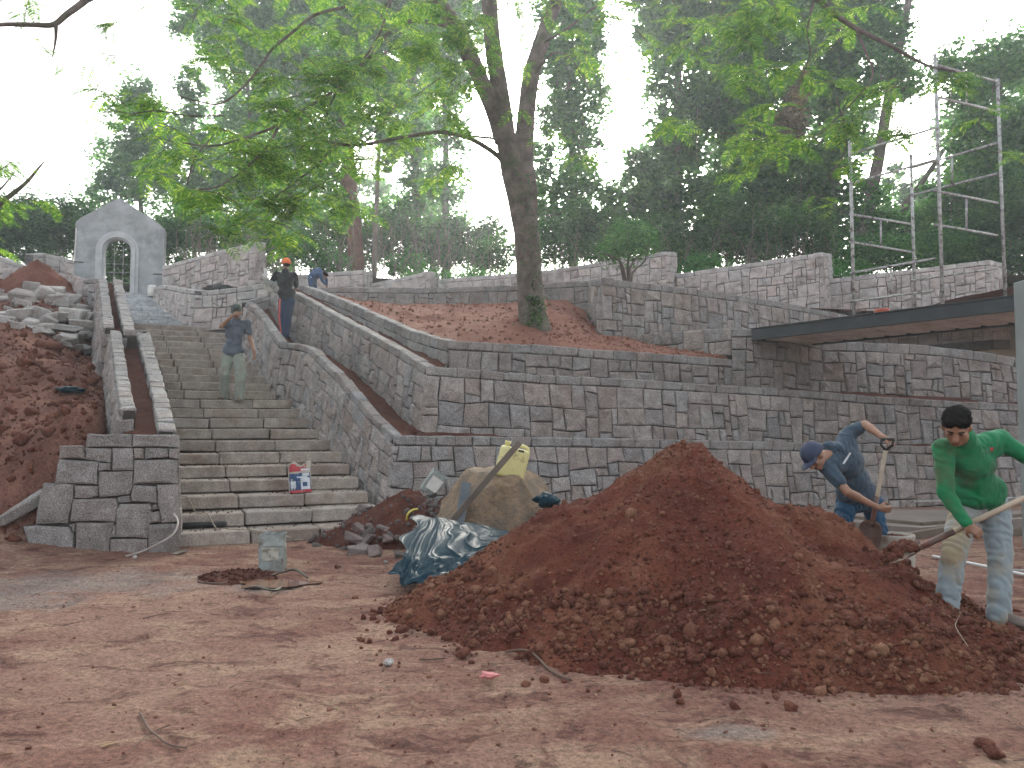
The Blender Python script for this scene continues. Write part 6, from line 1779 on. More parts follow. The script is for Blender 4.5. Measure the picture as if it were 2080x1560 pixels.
# grass tufts on the wall top and weeds
pos = []
gv, gf = [], []
for (x, y, Y, w_, n_) in ((1430, 545, 25.8, 50, 160), (1000, 545, 26.8, 60, 160), (930, 555, 27, 30, 80), (1720, 550, 25, 50, 100), (850, 548, 27, 40, 60), (1240, 530, 26, 50, 100), (1110, 545, 26.5, 40, 80), (1880, 540, 24.5, 60, 120)):
    for _ in range(n_):
        q = P(x + random.uniform(-w_, w_), y, Y + random.uniform(-.3, .8)); q.z = wood_z1(q.x, q.y) - .05
        L = random.uniform(.3, .75); a = random.uniform(0, 6.28); d = V(math.cos(a) * .4, math.sin(a) * .4, 1).normalized(); s_ = d.cross(V(0, 1, 0)).normalized() * .012
        b = len(gv); tip = q + d * L + V(math.cos(a), math.sin(a), -.35) * L * .35
        gv += [q - s_, q + s_, q + d * L * .6 + s_, q + d * L * .6 - s_, tip]; gf += [(b, b + 1, b + 2, b + 3), (b + 3, b + 2, b + 4)]
tag(obj('grass_tufts', gv, gf, LB), 'long grass tufts growing behind the sawtooth wall tops', None, None, 'stuff')

# small young tree on the terrace behind the sloping wall
yt = thing('young_tree', 'small young tree with narrow drooping leaves behind the sloping terrace wall', 'young tree', tuple(P(1275, 580, 20.5)))
b0 = P(1278, 585, 20.5); b0.z = plateau_z(np.array([b0.x]), np.array([b0.y]))[0] - .2
for tips in ([(1262, 545), (1255, 520), (1235, 500)], [(1280, 545), (1300, 520), (1320, 500)], [(1275, 550), (1278, 500), (1272, 460)], [(1285, 555), (1310, 530), (1318, 480)], [(1265, 540), (1240, 520), (1215, 510)]):
    bark_tube('stem', [b0] + [P(x, y, 20.5 + random.uniform(-.3, .3)) for x, y in tips], [.035, .03, .02, .01], yt, M['bark2'], n=6, k=3)
pos, sz = blob_leaves([(1275, 500, 20.5, 55, 40), (1240, 505, 20.5, 30, 25), (1310, 490, 20.5, 30, 30), (1275, 460, 20.5, 30, 20)], (.10, .2), .26, .25, 12)
v, f = leaf_cards(pos, sz, .22, .0); obj('leaves', v, f, LM, yt, kind='stuff')
# ---------------------------------------------------------------- people
def capsule(a, b, ra, rb, n=14):
    a, b = Vector(a), Vector(b)
    d = b - a; L = d.length
    if L < 1e-5: d = AZ.copy(); L = 1e-5
    d = d / L if L > 1e-5 else AZ
    s = d.orthogonal().normalized(); u = d.cross(s)
    v, f = [], []
    rings = []
    for k in range(1, 5): rings.append((a - d * (ra * math.cos(k * math.pi / 8)), ra * math.sin(k * math.pi / 8)))
    for k in range(4, 0, -1): rings.append((b + d * (rb * math.cos(k * math.pi / 8)), rb * math.sin(k * math.pi / 8)))
    v.append(a - d * ra)
    for c, r in rings:
        for i in range(n):
            t = 2 * math.pi * i / n; v.append(c + s * (r * math.cos(t)) + u * (r * math.sin(t)))
    v.append(b + d * rb)
    for i in range(n): f.append((0, 1 + (i + 1) % n, 1 + i))
    for j in range(len(rings) - 1):
        for i in range(n):
            p, q = 1 + j * n + i, 1 + j * n + (i + 1) % n; f.append((p, q, q + n, p + n))
    e = len(v) - 1; m_ = 1 + (len(rings) - 1) * n
    for i in range(n): f.append((m_ + i, m_ + (i + 1) % n, e))
    return v, f

def ell(c, ax, ay, az, rx, ry, rz):
    v = [Vector(c) + ax * (p[0] * rx) + ay * (p[1] * ry) + az * (p[2] * rz) for p in ICO3_V]
    return v, [tuple(q) for q in ICO3_F]

def fuse(name, prims, voxel, smooth_it, mat, parent, disp=None):
    """all shapes melted into one continuous skin"""
    mb = MB()
    for v, f in prims: mb.add(v, f)
    me = bpy.data.meshes.new('tmp'); me.from_pydata([tuple(p) for p in mb.v], [], mb.f); me.update()
    bm = bmesh.new(); bm.from_mesh(me); bmesh.ops.recalc_face_normals(bm, faces=list(bm.faces)); bm.to_mesh(me); bm.free()
    o = bpy.data.objects.new('tmp', me); C.objects.link(o)
    m1 = o.modifiers.new('r', 'REMESH'); m1.mode = 'VOXEL'; m1.voxel_size = voxel
    if smooth_it:
        m2 = o.modifiers.new('s', 'SMOOTH'); m2.factor = .5; m2.iterations = smooth_it
    dg = bpy.context.evaluated_depsgraph_get(); dg.update()
    ev = o.evaluated_get(dg); em = ev.to_mesh()
    n = len(em.vertices); co = np.empty(n * 3, np.float32); em.vertices.foreach_get('co', co); co = co.reshape(-1, 3).astype(float)
    no = np.empty(n * 3, np.float32); em.vertices.foreach_get('normal', no); no = no.reshape(-1, 3)
    faces = [tuple(p.vertices) for p in em.polygons]
    ev.to_mesh_clear()
    bpy.data.objects.remove(o); bpy.data.meshes.remove(me)
    if disp is not None: co = co + no * disp(co)[:, None]
    fa = np.array(faces) if all(len(q) == 4 for q in faces) else faces
    return obj(name, co, fa, mat, parent, True)

def folds(amp, sc=.12, seed=1, dirv=(0.3, .2, 1)):
    d = np.array(dirv) / np.linalg.norm(dirv)
    def g(co):
        s_ = co @ d; a_ = co[:, 0] * 1.3 + co[:, 1] * .7
        w = fbm(a_, s_, sc * 1.6, 3, seed)
        return amp * (np.abs(np.sin(s_ / sc * 2.2 + w * 3.5)) ** 1.5 - .45) * (.5 + .8 * np.abs(fbm(s_, a_, sc * 2.5, 2, seed + 4))) + amp * .35 * fbm(a_, s_, sc * .4, 2, seed + 9)
    return g

def hand(wr, d, pn, curl=.5, sc=1.0, side=1, spread=.08):
    """palm, four bent fingers of unequal length and a thumb; d = along the hand, pn = out of the palm, side: which side the thumb is on"""
    d = Vector(d).normalized(); pn = (Vector(pn) - d * Vector(pn).dot(d)).normalized(); s = d.cross(pn).normalized() * side
    pr = []
    wr = Vector(wr)
    pr.append(capsule(wr - d * .01, wr + d * .03 * sc, .027 * sc, .028 * sc, 10))
    for k in (-1.2, -.4, .4, 1.2):
        pr.append(capsule(wr + d * .025 * sc + s * k * .012 * sc, wr + d * .085 * sc + s * k * .019 * sc, .016 * sc, .014 * sc, 8))
    for k, L in ((1.25, .070), (.42, .080), (-.42, .075), (-1.25, .058)):
        p = wr + d * .09 * sc + s * k * .019 * sc; dd = (d + s * k * spread).normalized(); ax = dd.cross(pn).normalized()
        r = .0098 * sc; a = 0
        for j, fr in enumerate((.45, .30, .25)):
            ang = curl * (.7, 1.1, .9)[j]
            dd = (Quaternion(ax, ang) @ dd).normalized()
            if dd.dot(pn) < 0 and j == 0: dd = (Quaternion(ax, -2 * ang) @ dd).normalized(); ax = -ax
            q = p + dd * L * fr * sc; pr.append(capsule(p, q, r, r * .92, 8)); p = q; r *= .92
    p = wr + d * .03 * sc + s * .024 * sc
    t1 = (d * .6 + s * .65 + pn * (.3 + curl * .35)).normalized(); q = p + t1 * .042 * sc; pr.append(capsule(p, q, .015 * sc, .012 * sc, 8))
    t2 = (d * .8 + s * (.2 - curl * .35) + pn * (.25 + curl * .5)).normalized(); q2 = q + t2 * .034 * sc; pr.append(capsule(q, q2, .0115 * sc, .0095 * sc, 8))
    return pr

def head_prims(c, fwd, up, sc=1.0):
    f = Vector(fwd).normalized(); u = (Vector(up) - f * Vector(up).dot(f)).normalized(); s = f.cross(u).normalized()
    H = lambda x, y, z: Vector(c) + (s * x + f * y + u * z) * sc
    pr = [ell(H(0, -.012, .035), s, f, u, .077 * sc, .094 * sc, .085 * sc), ell(H(0, .018, -.02), s, f, u, .064 * sc, .072 * sc, .088 * sc), ell(H(0, .048, -.085), s, f, u, .036 * sc, .034 * sc, .028 * sc)]
    pr.append(capsule(H(0, .088, .015), H(0, .106, -.022), .010 * sc, .016 * sc, 10))
    pr.append(ell(H(.011, .100, -.028), s, f, u, .009 * sc, .010 * sc, .008 * sc)); pr.append(ell(H(-.011, .100, -.028), s, f, u, .009 * sc, .010 * sc, .008 * sc))
    pr.append(capsule(H(-.032, .074, .030), H(.032, .074, .030), .014 * sc, .014 * sc, 8))
    pr.append(capsule(H(-.020, .080, -.054), H(.020, .080, -.054), .009 * sc, .009 * sc, 8)); pr.append(capsule(H(-.017, .078, -.066), H(.017, .078, -.066), .010 * sc, .010 * sc, 8))
    pr.append(ell(H(-.042, .062, -.01), s, f, u, .022 * sc, .02 * sc, .024 * sc)); pr.append(ell(H(.042, .062, -.01), s, f, u, .022 * sc, .02 * sc, .024 * sc))
    for k in (-1, 1): pr.append(ell(H(k * .076, -.008, -.005), s, f, u, .012 * sc, .022 * sc, .033 * sc))
    return pr, H, (s, f, u)

def skin_mat(name, col):
    m, nt, b, out = new_mat(name)
    c = ramp(nt, noise(nt, 9, 4), [(.3, tuple(x * .82 for x in col)), (.7, tuple(x * 1.15 for x in col))])
    nt.links.new(c, b.inputs['Base Color']); b.inputs['Roughness'].default_value = .55; b.inputs['Subsurface Weight'].default_value = .08
    b.inputs['Subsurface Radius'].default_value = (.012, .005, .003)
    bump(nt, b, noise(nt, 60, 4), .15, .003); return m
def cloth_mat(name, col, var=.12, dirt=None, ds=5, amt=(.5, .68)):
    m, nt, b, out = new_mat(name)
    c = ramp(nt, noise(nt, 7, 5), [(.3, tuple(x * (1 - var) for x in col)), (.7, tuple(x * (1 + var) for x in col))])
    if dirt: c = mixc(nt, ramp(nt, noise(nt, ds, 5, .6), [(amt[0], g1(0)), (amt[1], g1(.85))]), c, dirt)
    nt.links.new(c, b.inputs['Base Color']); b.inputs['Roughness'].default_value = .9; b.inputs['Sheen Weight'].default_value = .15; b.inputs['Specular IOR Level'].default_value = .2
    h = mixc(nt, .3, noise(nt, 14, 5, .6, dist=.8), noise(nt, 220, 2)); bump(nt, b, h, .5, .012); return m
M['skin'] = skin_mat('brown_skin', (.30, .16, .10)); M['skin2'] = skin_mat('darker_skin', (.20, .105, .07)); M['hair'] = simple('black_hair', (.008, .007, .007), .95, .3, 30, .8, 120, .006); M['hair'].node_tree.nodes['Principled BSDF'].inputs['Specular IOR Level'].default_value = .1
M['eye'] = simple('dark_eye', (.02, .015, .012), .3, 0, 5, 0)

def person(J, label, prm):
    """J: joint positions in the place; prm: clothes and details"""
    V_ = {k: Vector(v) for k, v in J.items()}
    vox = prm.get('vox', .009); sc = prm.get('sc', 1.0); hs_ = prm.get('head', 1.0)
    t = thing('person', label, 'person', tuple(prm['base']))
    skin = prm.get('skin', M['skin'])
    pel, che, nek = V_['pelvis'], V_['chest'], V_['neck']
    hd = V_['head']
    up_t = (nek - pel).normalized(); sh = (V_['shR'] - V_['shL']).normalized(); hp = (V_['hipR'] - V_['hipL']).normalized()
    fr = sh.cross(up_t).normalized()
    hf, hu = Vector(prm['face']).normalized(), Vector(prm.get('hup', up_t)).normalized()
    body, shirt, pants = [], [], []
    B = lambda *a: body.append(capsule(*a))
    # trunk
    def trunk(lst, g):
        w = .115 * sc
        lst.append(ell(pel, hp, hp.cross(up_t).normalized(), up_t, (.155 + g) * sc, (.115 + g) * sc, (.12 + g) * sc))
        mid = (pel + che) / 2
        lst.append(ell(mid, sh, fr, up_t, (.140 + g) * sc, (.105 + g + prm.get('belly', 0)) * sc, .17 * sc))
        lst.append(ell(che, sh, fr, up_t, (.165 + g) * sc, (.118 + g) * sc, .17 * sc))
        for q in ('shR', 'shL'):
            lst.append(capsule(che.lerp(nek, .55), V_[q], (.075 + g) * sc, (.062 + g) * sc))
            lst.append(capsule(che, V_[q].lerp(che, .25), (.10 + g) * sc, (.07 + g) * sc))
        lst.append(capsule(pel.lerp(che, .3), che, (.10 + g) * sc, (.11 + g) * sc))
    trunk(body, -.018)
    body.append(capsule(nek - (nek - che) * .2, hd - hu * .05 * hs_ - hf * .015, .056 * sc, .05 * sc))
    hpms, H, ax = head_prims(hd, hf, hu, hs_)
    body += hpms
    for q in 'RL':
        sh_, el, wr = V_['sh' + q], V_['el' + q], V_['wr' + q]
        body += [capsule(sh_, el, .048 * sc, .038 * sc), capsule(el, wr, .040 * sc, .026 * sc), capsule(el, el.lerp(wr, .35), .038 * sc, .041 * sc)]
        hd_ = prm.get('hand' + q)
        if hd_: body += hand(wr, hd_[0], hd_[1], hd_[2], prm.get('handsc', 1.0) * sc, hd_[3] if len(hd_) > 3 else 1)
        hip, kn, an = V_['hip' + q], V_['kn' + q], V_['an' + q]
        body += [capsule(hip, kn, .075 * sc, .05 * sc), capsule(kn, an, .05 * sc, .038 * sc)]
        lo = prm.get('loose', 1.0)
        hem = an - (kn - an).normalized() * .035
        pants += [capsule(hip, kn, .100 * sc * (1 + (lo - 1) * .4), .074 * sc * lo), capsule(kn, hem, .073 * sc * lo, .066 * sc * lo), capsule(kn.lerp(an, .5), hem - (kn - an).normalized() * .02, .068 * sc * lo, .07 * sc * lo)]
        slv = prm.get('sleeve', .62)
        e_ = sh_.lerp(el, min(1, slv))
        shirt += [capsule(sh_, e_, .070 * sc, (.062 if slv <= 1 else .054) * sc)]
        if slv > 1: shirt += [capsule(el, wr, .053 * sc, .039 * sc), capsule(el, el.lerp(wr, .4), .052 * sc, .050 * sc)]
    trunk(shirt, .012)
    shirt.append(capsule(che.lerp(nek, .5), nek.lerp(hd, .12), .10 * sc, .070 * sc))
    hem = prm.get('hem', .08)
    shirt.append(ell(pel + up_t * hem, hp, fr, up_t, .182 * sc, .150 * sc, .13 * sc)); shirt.append(capsule(pel + up_t * (hem + .02) - hp * .06, pel + up_t * (hem + .02) + hp * .06, .138 * sc, .138 * sc))
    pants.append(ell(pel, hp, hp.cross(up_t).normalized(), up_t, .158 * sc, .125 * sc, .13 * sc))
    for q in 'RL': pants.append(capsule(pel, V_['hip' + q], .115 * sc, .105 * sc))
    bo = fuse('body', body, vox, 2, skin, t)
    so = fuse('shirt', shirt, vox * 1.15, 5, prm['shirt'], t, folds(.010 * sc, .11, prm.get('seed', 1), tuple(up_t + Vector((.5, .3, 0)))))
    po = fuse('trousers', pants, vox * 1.15, 5, prm['pants'], t, folds(.011 * sc, .10, prm.get('seed', 1) + 3))
    for q in 'RL':
        an = V_['an' + q]; td = Vector(prm['toe' + q]).normalized(); sd_ = td.cross(AZ).normalized()
        sl = an + AZ * -.055
        pr = [capsule(an - td * .03 - AZ * .03, an + td * .02 - AZ * .045, .046, .046), capsule(an + td * .03 - AZ * .05, an + td * .15 - AZ * .062, .045, .036), ell(an + td * .13 - AZ * .065, sd_, td, AZ, .048, .062, .028)]
        fuse('shoe', pr, .011, 3, prm.get('shoe', M['rubber']), t)
    # hair, cap, eyes, brows
    s_, f_, u_ = ax
    if prm.get('hair') and prm.get('cap'):
        fuse('hair', [ell(H(0, -.050, .005), s_, f_, u_, .070 * hs_, .050 * hs_, .060 * hs_)], .008, 2, M['hair'], t)
    elif prm.get('hair'):
        pr = [ell(H(0, -.022, .052), s_, f_, u_, .088 * hs_, .098 * hs_, .088 * hs_), ell(H(0, -.055, .005), s_, f_, u_, .074 * hs_, .055 * hs_, .075 * hs_), capsule(H(-.045, .055, .088), H(.045, .055, .088), .028 * hs_, .028 * hs_)]
        def hd_f(co): return .006 * fbm(co[:, 0] + co[:, 2], co[:, 1] - co[:, 2], .02, 3, 5)
        fuse('hair', pr, .008, 2, M['hair'], t, hd_f)
    if prm.get('cap'):
        cm = prm['cap']
        v, f = [], []
        N, K = 24, 9
        for j in range(K + 1):
            th = (math.pi / 2) * j / K
            for i in range(N):
                ph = 2 * math.pi * i / N; r = math.cos(th) ** .8 if j < K else 0.001
                y = -.012 + .113 * r * math.sin(ph); x = .096 * r * math.cos(ph); z = .022 + .120 * math.sin(th) - .012 * (y < 0) * (1 - math.sin(th))
                v.append(H(x, y, z + .004 * math.sin(6 * ph) * math.cos(th)))
        for j in range(K):
            for i in range(N): a, b = j * N + i, j * N + (i + 1) % N; f.append((a, b, b + N, a + N))
        o = obj('cap_crown', v, f, cm, t, True); m_ = o.modifiers.new('t', 'SOLIDIFY'); m_.thickness = .003
        v, f = [], []
        bs = prm.get('brim', 1)
        for j in range(7):
            for i in range(15):
                ph = math.pi * (.13 + .74 * i / 14); r = 1 + j / 6 * .85
                v.append(H(.088 * math.cos(ph) * (1 + j / 6 * .12), bs * (-.012 * bs + .100 * math.sin(ph) * r), .032 - .010 * (j / 6) - .016 * abs(math.cos(ph)) ** 2 * (j / 6)))
        for j in range(6):
            for i in range(14): a = j * 15 + i; f.append((a, a + 1, a + 16, a + 15))
        o = obj('cap_brim', v, f, prm.get('brim_mat', cm), t, True); m_ = o.modifiers.new('t', 'SOLIDIFY'); m_.thickness = .005
        v, f = ell(H(0, -.015, .137), s_, f_, u_, .008, .008, .005); obj('cap_button', v, f, cm, t, True)
    for k in (-1, 1):
        v, f = ell(H(k * .031, .083, .010), s_, f_, u_, .013, .006, .006); obj('eye', v, f, M['eye'], t, True)
        v, f = tube([H(k * .014, .089, .030), H(k * .032, .088, .036), H(k * .050, .076, .030)], [.004, .0045, .003], 6); obj('eyebrow', v, f, M['hair'], t, True)
    v, f = tube([H(-.022, .088, -.060), H(0, .0925, -.059), H(.022, .088, -.060)], [.0022, .003, .0022], 6); obj('lips', v, f, M['lips'], t, True)
    return t, bo, so, po, H
M['lips'] = simple('lips', (.16, .06, .05), .5, .1, 5, 0)

def decal(name, target, parent, px_pts, mat, Yn):
    """a flat print on cloth: laid on the surface where the line of sight meets it"""
    me = target.data
    off = ORG[target.name]
    bvh = BVHTree.FromPolygons([v.co + off for v in me.vertices], [tuple(p.vertices) for p in me.polygons])
    v = []
    for (x, y) in px_pts:
        d = Vector(ray(x, y)).normalized()
        h = bvh.ray_cast(V(0, 0, CAM_H), d)
        if h[0] is None: return None
        v.append(h[0] - d * .004)
    return v

cl_green = cloth_mat('green_shirt', (.012, .17, .065), .12, (.11, .085, .05), 3.2, (.56, .74))
cl_jean = cloth_mat('dusty_pale_jeans', (.27, .32, .34), .12, (.36, .28, .16), 2.4, (.46, .6))
cl_blue = cloth_mat('slate_blue_shirt', (.045, .07, .098), .12, (.10, .12, .14), 3, (.55, .7))
cl_bjean = cloth_mat('blue_jeans', (.022, .068, .125), .18)
cl_grey = cloth_mat('grey_shirt', (.115, .135, .175), .12)
cl_sage = cloth_mat('sage_work_trousers', (.26, .29, .25), .12, (.22, .19, .15), 4)
cl_black = cloth_mat('black_shirt', (.018, .022, .024), .15)
cl_navy = cloth_mat('navy_track_trousers', (.025, .045, .105), .15)
cl_blue2 = cloth_mat('plain_blue_workwear', (.035, .075, .16), .15)
boot = simple('dusty_boot', (.16, .13, .11), .85, .2, 8, .3)
M['stripe'] = simple('coral_stripe', (.62, .12, .10), .8, .1, 6, 0)
M['orange'] = simple('orange_cap_cloth', (.80, .17, .04), .8, .08, 9, .1)
M['navycap'] = simple('navy_cap_cloth', (.035, .045, .085), .85, .12, 9, .15)
M['greencap'] = simple('faded_dark_green_cap', (.05, .065, .055), .85, .35, 20, .15)
M['glove'] = simple('white_work_glove', (.55, .55, .52), .85, .1, 9, .2)
M['print'] = simple('shirt_print', (.55, .57, .58), .8, .1, 60, 0)
M['rprint'] = simple('red_print', (.45, .06, .06), .8, .1, 30, 0)

# man in green, shovelling (right)
G = dict(pelvis=P(1992, 1018, 5.62), chest=P(1972, 938, 5.45), neck=P(1962, 893, 5.33), head=P(1943, 868, 5.20),
         shR=P(1916, 912, 5.38), shL=P(2030, 893, 5.48), elR=P(1921, 1004, 5.30), wrR=P(1962, 1062, 5.18), elL=P(2086, 928, 5.38), wrL=P(2152, 985, 5.10),
         hipR=P(1962, 1035, 5.60), hipL=P(2020, 1032, 5.66), knR=P(1938, 1120, 5.48), knL=P(2032, 1130, 5.55), anR=P(1925, 1216, 5.50), anL=P(2030, 1236, 5.50))
gp, gb, gs, gpn, gH = person(G, 'young man in a green long-sleeved shirt and dusty pale jeans shovelling red earth', dict(
    base=(G['anL'].x, G['anL'].y, 0.05), face=V(-.42, -.62, -.66), hup=V(-.28, -.55, .78), shirt=cl_green, pants=cl_jean, sleeve=1.2, hair=True, toeR=V(-.35, -.9, -.08), toeL=V(.45, -.85, -.05),
    handR=(V(.45, -.35, -.5), V(.4, .6, -.5), 1.15, -1), handL=(V(.3, -.4, -.8), V(-.6, .4, -.4), 1.1, 1), vox=.0085, loose=1.12, seed=2, shoe=boot, head=1.03, belly=.01, sc=.98))
# shovel
def shovel(name, label, top, tip, rad, blade_n, blw, bll, load=None, dgrip=False, grip=None):
    top, tip = Vector(top), Vector(tip)
    d = (tip - top).normalized()
    t = thing(name, label, name, tuple(tip))
    neck = tip - d * bll
    v, f = tube([top, top.lerp(neck, .5), neck + d * .02], [rad * .92, rad, rad * 1.05], 12); obj('shaft', v, f, M['handle'], t, True)
    v, f = tube([neck - d * .22, neck - d * .02, neck + d * .05], [rad * 1.15, rad * 1.2, rad * .9], 10); obj('socket', v, f, M['blade'], t, True)
    n = Vector(blade_n); n = (n - d * n.dot(d)).normalized(); s = d.cross(n).normalized()
    v, f = [], []
    for i in range(9):
        q = i / 8; w = blw / 2 * (1 if q < .55 else math.sqrt(max(0, 1 - ((q - .55) / .46) ** 2)) * .98 + .02) * (.55 + .45 * min(1, q * 6))
        for j in range(7):
            x = (j / 6 - .5) * 2
            v.append(neck + d * (bll * q) + s * (w * x) + n * (.028 * x * x - .01 + .03 * (q - .5) ** 2))
    for i in range(8):
        for j in range(6): a = i * 7 + j; f.append((a, a + 1, a + 8, a + 7))
    o = obj('blade', v, f, M['blade'], t, True); m_ = o.modifiers.new('t', 'SOLIDIFY'); m_.thickness = .003
    if dgrip:
        g = Vector(grip)
        a, b = top - d * .0 , top - d * .10
        v, f = tube([a, top - d * .05 + g * .045, b + g * .05], [.012, .011, .011], 8); obj('grip', v, f, M['rubber'], t, True)
        v, f = tube([a, top - d * .05 - g * .045, b - g * .05], [.012, .011, .011], 8); obj('grip', v, f, M['rubber'], t, True)
        v, f = tube([b + g * .055, b - g * .055], [.014, .014], 8); obj('grip', v, f, M['rubber'], t, True)
    if load:
        k = 70; a = rs.uniform(-1, 1, (k, 2)); s2 = rs.uniform(.01, .03, k)
        pos = np.array([tuple(neck + d * (bll * (.55 + .4 * p) + 0) + s * (blw * .36 * q) + n * (.035 + .05 * (1 - p * p) * (1 - q * q))) for p, q in a])
        vv, ff = scatter(ICO_V, ICO_F, pos, s2, .3); obj('earth_load', vv, ff, M['clod'], t, kind='stuff')
    return t
shovel('shovel', 'long-handled shovel carrying red earth, held by the man in green', P(2185, 962, 5.02), P(1797, 1146, 5.45), .0185, V(0, -.25, 1), .20, .27, load=True)

# man in slate blue, stooping (left of him)
Bm = dict(pelvis=P(1748, 1015, 7.35), chest=P(1722, 938, 7.20), neck=P(1690, 908, 7.10), head=P(1655, 928, 7.0),
          shR=P(1678, 948, 7.02), shL=P(1722, 882, 7.28), elR=P(1722, 1000, 6.85), wrR=P(1781, 1030, 6.88), elL=P(1757, 862, 7.2), wrL=P(1793, 888, 6.98),
          hipR=P(1722, 1022, 7.33), hipL=P(1772, 1022, 7.42), knR=P(1703, 1085, 7.20), knL=P(1788, 1090, 7.35), anR=P(1712, 1160, 7.45), anL=P(1792, 1160, 7.55))
bp, bb, bs, bpn, bH = person(Bm, 'man in a navy cap and slate blue T-shirt stooping behind the heap with a spade', dict(
    base=(Bm['anR'].x, 7.4, 0), face=V(-.55, -.30, -.72), hup=V(-.75, -.1, .55), shirt=cl_blue, pants=cl_bjean, sleeve=.62, cap=M['navycap'], toeR=V(-.6, -.8, 0), toeL=V(-.3, -.95, 0),
    handR=(V(.6, -.3, -.15), V(.2, .8, .3), 1.2, 1), handL=(V(.6, -.2, -.3), V(0, .3, -.9), 1.1, -1), vox=.009, seed=5, shoe=boot, belly=.015, sc=.98))
shovel('spade', 'spade with black D-grip and pale shaft driven down by the stooping man', P(1799, 915, 6.95), P(1760, 1124, 7.0), .019, V(-.5, -.8, .2), .19, .29, dgrip=True, grip=V(.9, -.4, 0))

# man in grey shirt coming down the stairs
cy = on_step(11, 470); f0 = V(cy.x, cy.y, 11 * RISE)
fY = f0.y + .2
Cm = dict(pelvis=P(474, 716, fY), chest=P(477, 676, fY - .05), neck=P(481, 648, fY - .08), head=P(481, 633, fY - .18), shR=P(459, 656, fY - .02), shL=P(503, 657, fY - .05), elR=P(449, 663, fY - .28), wrR=P(473, 640, fY - .33), elL=P(508, 688, fY - .02), wrL=P(516, 713, fY - .08),
          hipR=P(464, 722, fY), hipL=P(485, 722, fY), knR=P(457, 762, fY - .12), knL=P(489, 762, fY - .15), anR=P(455, 799, fY + .0), anL=P(486, 803, fY - .15))
cpn = person(Cm, 'man in a grey T-shirt and cap walking down the stairs, hand raised to his face', dict(
    base=f0, face=V(.15, -.85, -.5), hup=V(.05, -.45, .9), shirt=cl_grey, pants=cl_sage, sleeve=.6, cap=M['greencap'], toeR=V(-.1, -1, -.1), toeL=V(.25, -.95, -.15), handR=(V(.9, .1, .3), V(.1, .9, 0), .35, 1), handL=(V(.2, -.2, -1), V(-.9, .3, 0), .3, 1), vox=.012, shoe=boot, loose=1.2, hem=.02, belly=.02, seed=9, sc=1.0))
# man with the orange cap, seen from behind
dY = 16.7
Dm = dict(pelvis=P(583, 606, dY), chest=P(579, 575, dY), neck=P(580, 552, dY + .02), head=P(581, 537, dY + .05), shR=P(598, 558, dY + .05), shL=P(562, 557, dY - .02), elR=P(602, 582, dY + .18), wrR=P(598, 590, dY + .35), elL=P(546, 568, dY - .15), wrL=P(539, 560, dY - .1),
          hipR=P(590, 612, dY), hipL=P(574, 612, dY), knR=P(585, 648, dY + .05), knL=P(572, 650, dY - .02), anR=P(581, 680, dY), anL=P(573, 682, dY - .08))
Dm['wrL'] = P(541, 564, dY - .15); Dm['elL'] = P(548, 577, dY - .08)
dp, db, ds, dpn, dH = person(Dm, 'man in orange cap, black shirt and coral-striped navy trousers seen from behind', dict(
    base=tuple(P(578, 690, dY)), face=V(-.55, .82, .05), hup=AZ, shirt=cl_black, pants=cl_navy, sleeve=.9, cap=M['orange'], hair=True, toeR=V(.1, 1, 0), toeL=V(-.3, .9, 0), handL=(V(-.1, 0, 1), V(-.3, .9, 0), .25, 1), handR=(V(-.3, .9, 0), V(0, 0, -1), .4, 1), vox=.012, seed=13, skin=M['skin2'], sc=.95))
q = [P(x, y, dY - .13) for x, y in ((567, 604), (565.5, 625), (566, 650), (569, 675), (571, 682))]
me = dpn.data
bvh = BVHTree.FromPolygons([v_.co + ORG[dpn.name] for v_ in me.vertices], [tuple(p.vertices) for p in me.polygons])
sv = []
for i in range(25):
    t_ = i / 24; y = 600 + 80 * t_; x = np.interp(y, [600, 640, 682], [569, 567, 570.5])
    for xx in (x - 1.6, x + 1.8):
        d = Vector(ray(xx, y)).normalized(); h = bvh.ray_cast(V(0, 0, CAM_H), d)
        sv.append((h[0] - d * .012) if h[0] is not None else None)
ok = [i for i in range(25) if sv[2 * i] is not None and sv[2 * i + 1] is not None]
v, f = [], []
for i in ok: v += [sv[2 * i], sv[2 * i + 1]]
for i in range(len(ok) - 1): f.append((2 * i, 2 * i + 1, 2 * i + 3, 2 * i + 2))
if f: obj('side_stripe', v, f, M['stripe'], dp, True)
# white glove
obj_g = fuse('glove', hand(Dm['wrL'], V(-.1, 0, 1), V(-.3, .9, 0), .22, 1.25), .010, 2, M['glove'], dp)
tn = P(543, 590, dY - .25)
square_tin('square tin can held out by the man in the orange cap', tn, Matrix.Rotation(R(24), 3, 'Y') @ Matrix.Rotation(R(15), 3, 'Z'), (.24, .2, .22), M['rust'], (M['tinlabel'], (-.45, .45, .0, .4)))
# far figure in blue bending over the wall
eY = 24.0
Em = dict(pelvis=P(634, 562, eY), chest=P(644, 552, eY), neck=P(653, 554, eY - .05), head=P(658, 560, eY - .05), shR=P(651, 558, eY - .15), shL=P(652, 554, eY + .15), elR=P(655, 570, eY - .1), wrR=P(662, 578, eY - .1), elL=P(662, 566, eY + .15), wrL=P(664, 576, eY + .15),
          hipR=P(632, 566, eY - .1), hipL=P(637, 566, eY + .1), knR=P(632, 584, eY - .1), knL=P(639, 584, eY + .1), anR=P(633, 603, eY - .05), anL=P(640, 603, eY + .1))
person(Em, 'distant figure in blue work clothes bent over the far wall', dict(base=tuple(P(636, 606, eY)), face=V(.6, -.1, -.7), hup=V(.7, 0, .5), shirt=cl_blue2, pants=cl_blue2, sleeve=1.2, hair=True, toeR=V(1, 0, 0), toeL=V(1, 0, 0), handR=(V(.2, 0, -1), V(-1, 0, 0), .4), handL=(V(.2, 0, -1), V(-1, 0, 0), .4), vox=.018, seed=21, skin=M['skin2']))

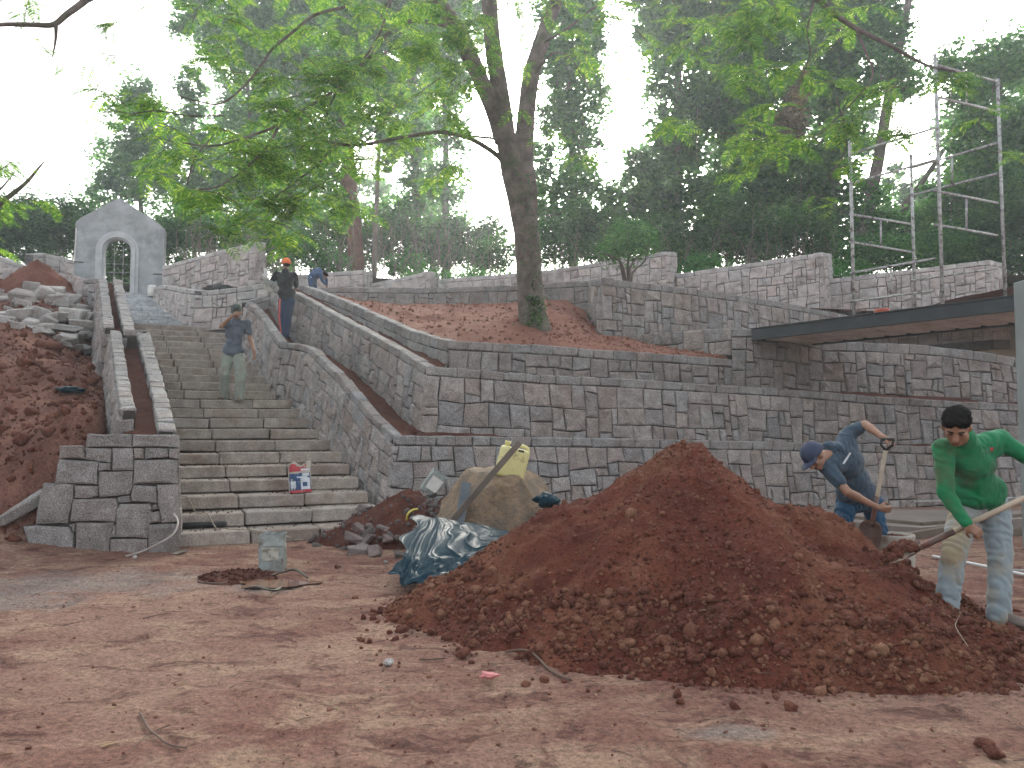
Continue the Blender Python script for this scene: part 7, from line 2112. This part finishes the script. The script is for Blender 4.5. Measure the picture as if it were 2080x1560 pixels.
# prints on the clothes
def print_patch(target, parent, quad, nx_, ny_, mat, name='shirt_print', lift=.004):
    me = target.data
    bvh = BVHTree.FromPolygons([v_.co + ORG[target.name] for v_ in me.vertices], [tuple(p.vertices) for p in me.polygons])
    v = []
    for j in range(ny_ + 1):
        for i in range(nx_ + 1):
            a, b = i / nx_, j / ny_
            x = (quad[0][0] * (1 - a) + quad[1][0] * a) * (1 - b) + (quad[3][0] * (1 - a) + quad[2][0] * a) * b
            y = (quad[0][1] * (1 - a) + quad[1][1] * a) * (1 - b) + (quad[3][1] * (1 - a) + quad[2][1] * a) * b
            d = Vector(ray(x, y)).normalized(); h = bvh.ray_cast(V(0, 0, CAM_H), d)
            if h[0] is None: return
            v.append(h[0] - d * lift)
    obj(name, v, [(j * (nx_ + 1) + i, j * (nx_ + 1) + i + 1, (j + 1) * (nx_ + 1) + i + 1, (j + 1) * (nx_ + 1) + i) for j in range(ny_) for i in range(nx_)], mat, parent, True)
print_patch(bs, bp, [(1711, 941), (1726, 919), (1729, 921), (1715, 943)], 8, 2, M['print'])
for i in range(5):
    x = 1998 + i * 3.4; print_patch(gs, gp, [(x, 912 + (i % 2)), (x + 1.6, 912), (x + 1.4, 925), (x + .2, 926 - (i % 2))], 1, 3, simple('pale_green_print', (.10, .30, .17), .8, .1, 9, 0) if i == 0 else bpy.data.materials['pale_green_print'])
print_patch(gs, gp, [(2010, 909), (2019, 909), (2016, 917), (2012, 916)], 3, 3, M['rprint'])

# ---------------------------------------------------------------- haze
hb = bpy.data.meshes.new('haze')
hx0, hx1, hy0, hy1, hz0, hz1 = -130, 130, -70, 140, -1.3, 36
hb.from_pydata([(x, y, z) for x in (hx0, hx1) for y in (hy0, hy1) for z in (hz0, hz1)], [], [(0, 1, 3, 2), (4, 6, 7, 5), (0, 4, 5, 1), (2, 3, 7, 6), (0, 2, 6, 4), (1, 5, 7, 3)])
ho_ = link('haze', hb, M['haze']); tag(ho_, 'thin bluish haze in the air of the whole site', None, None, 'stuff')
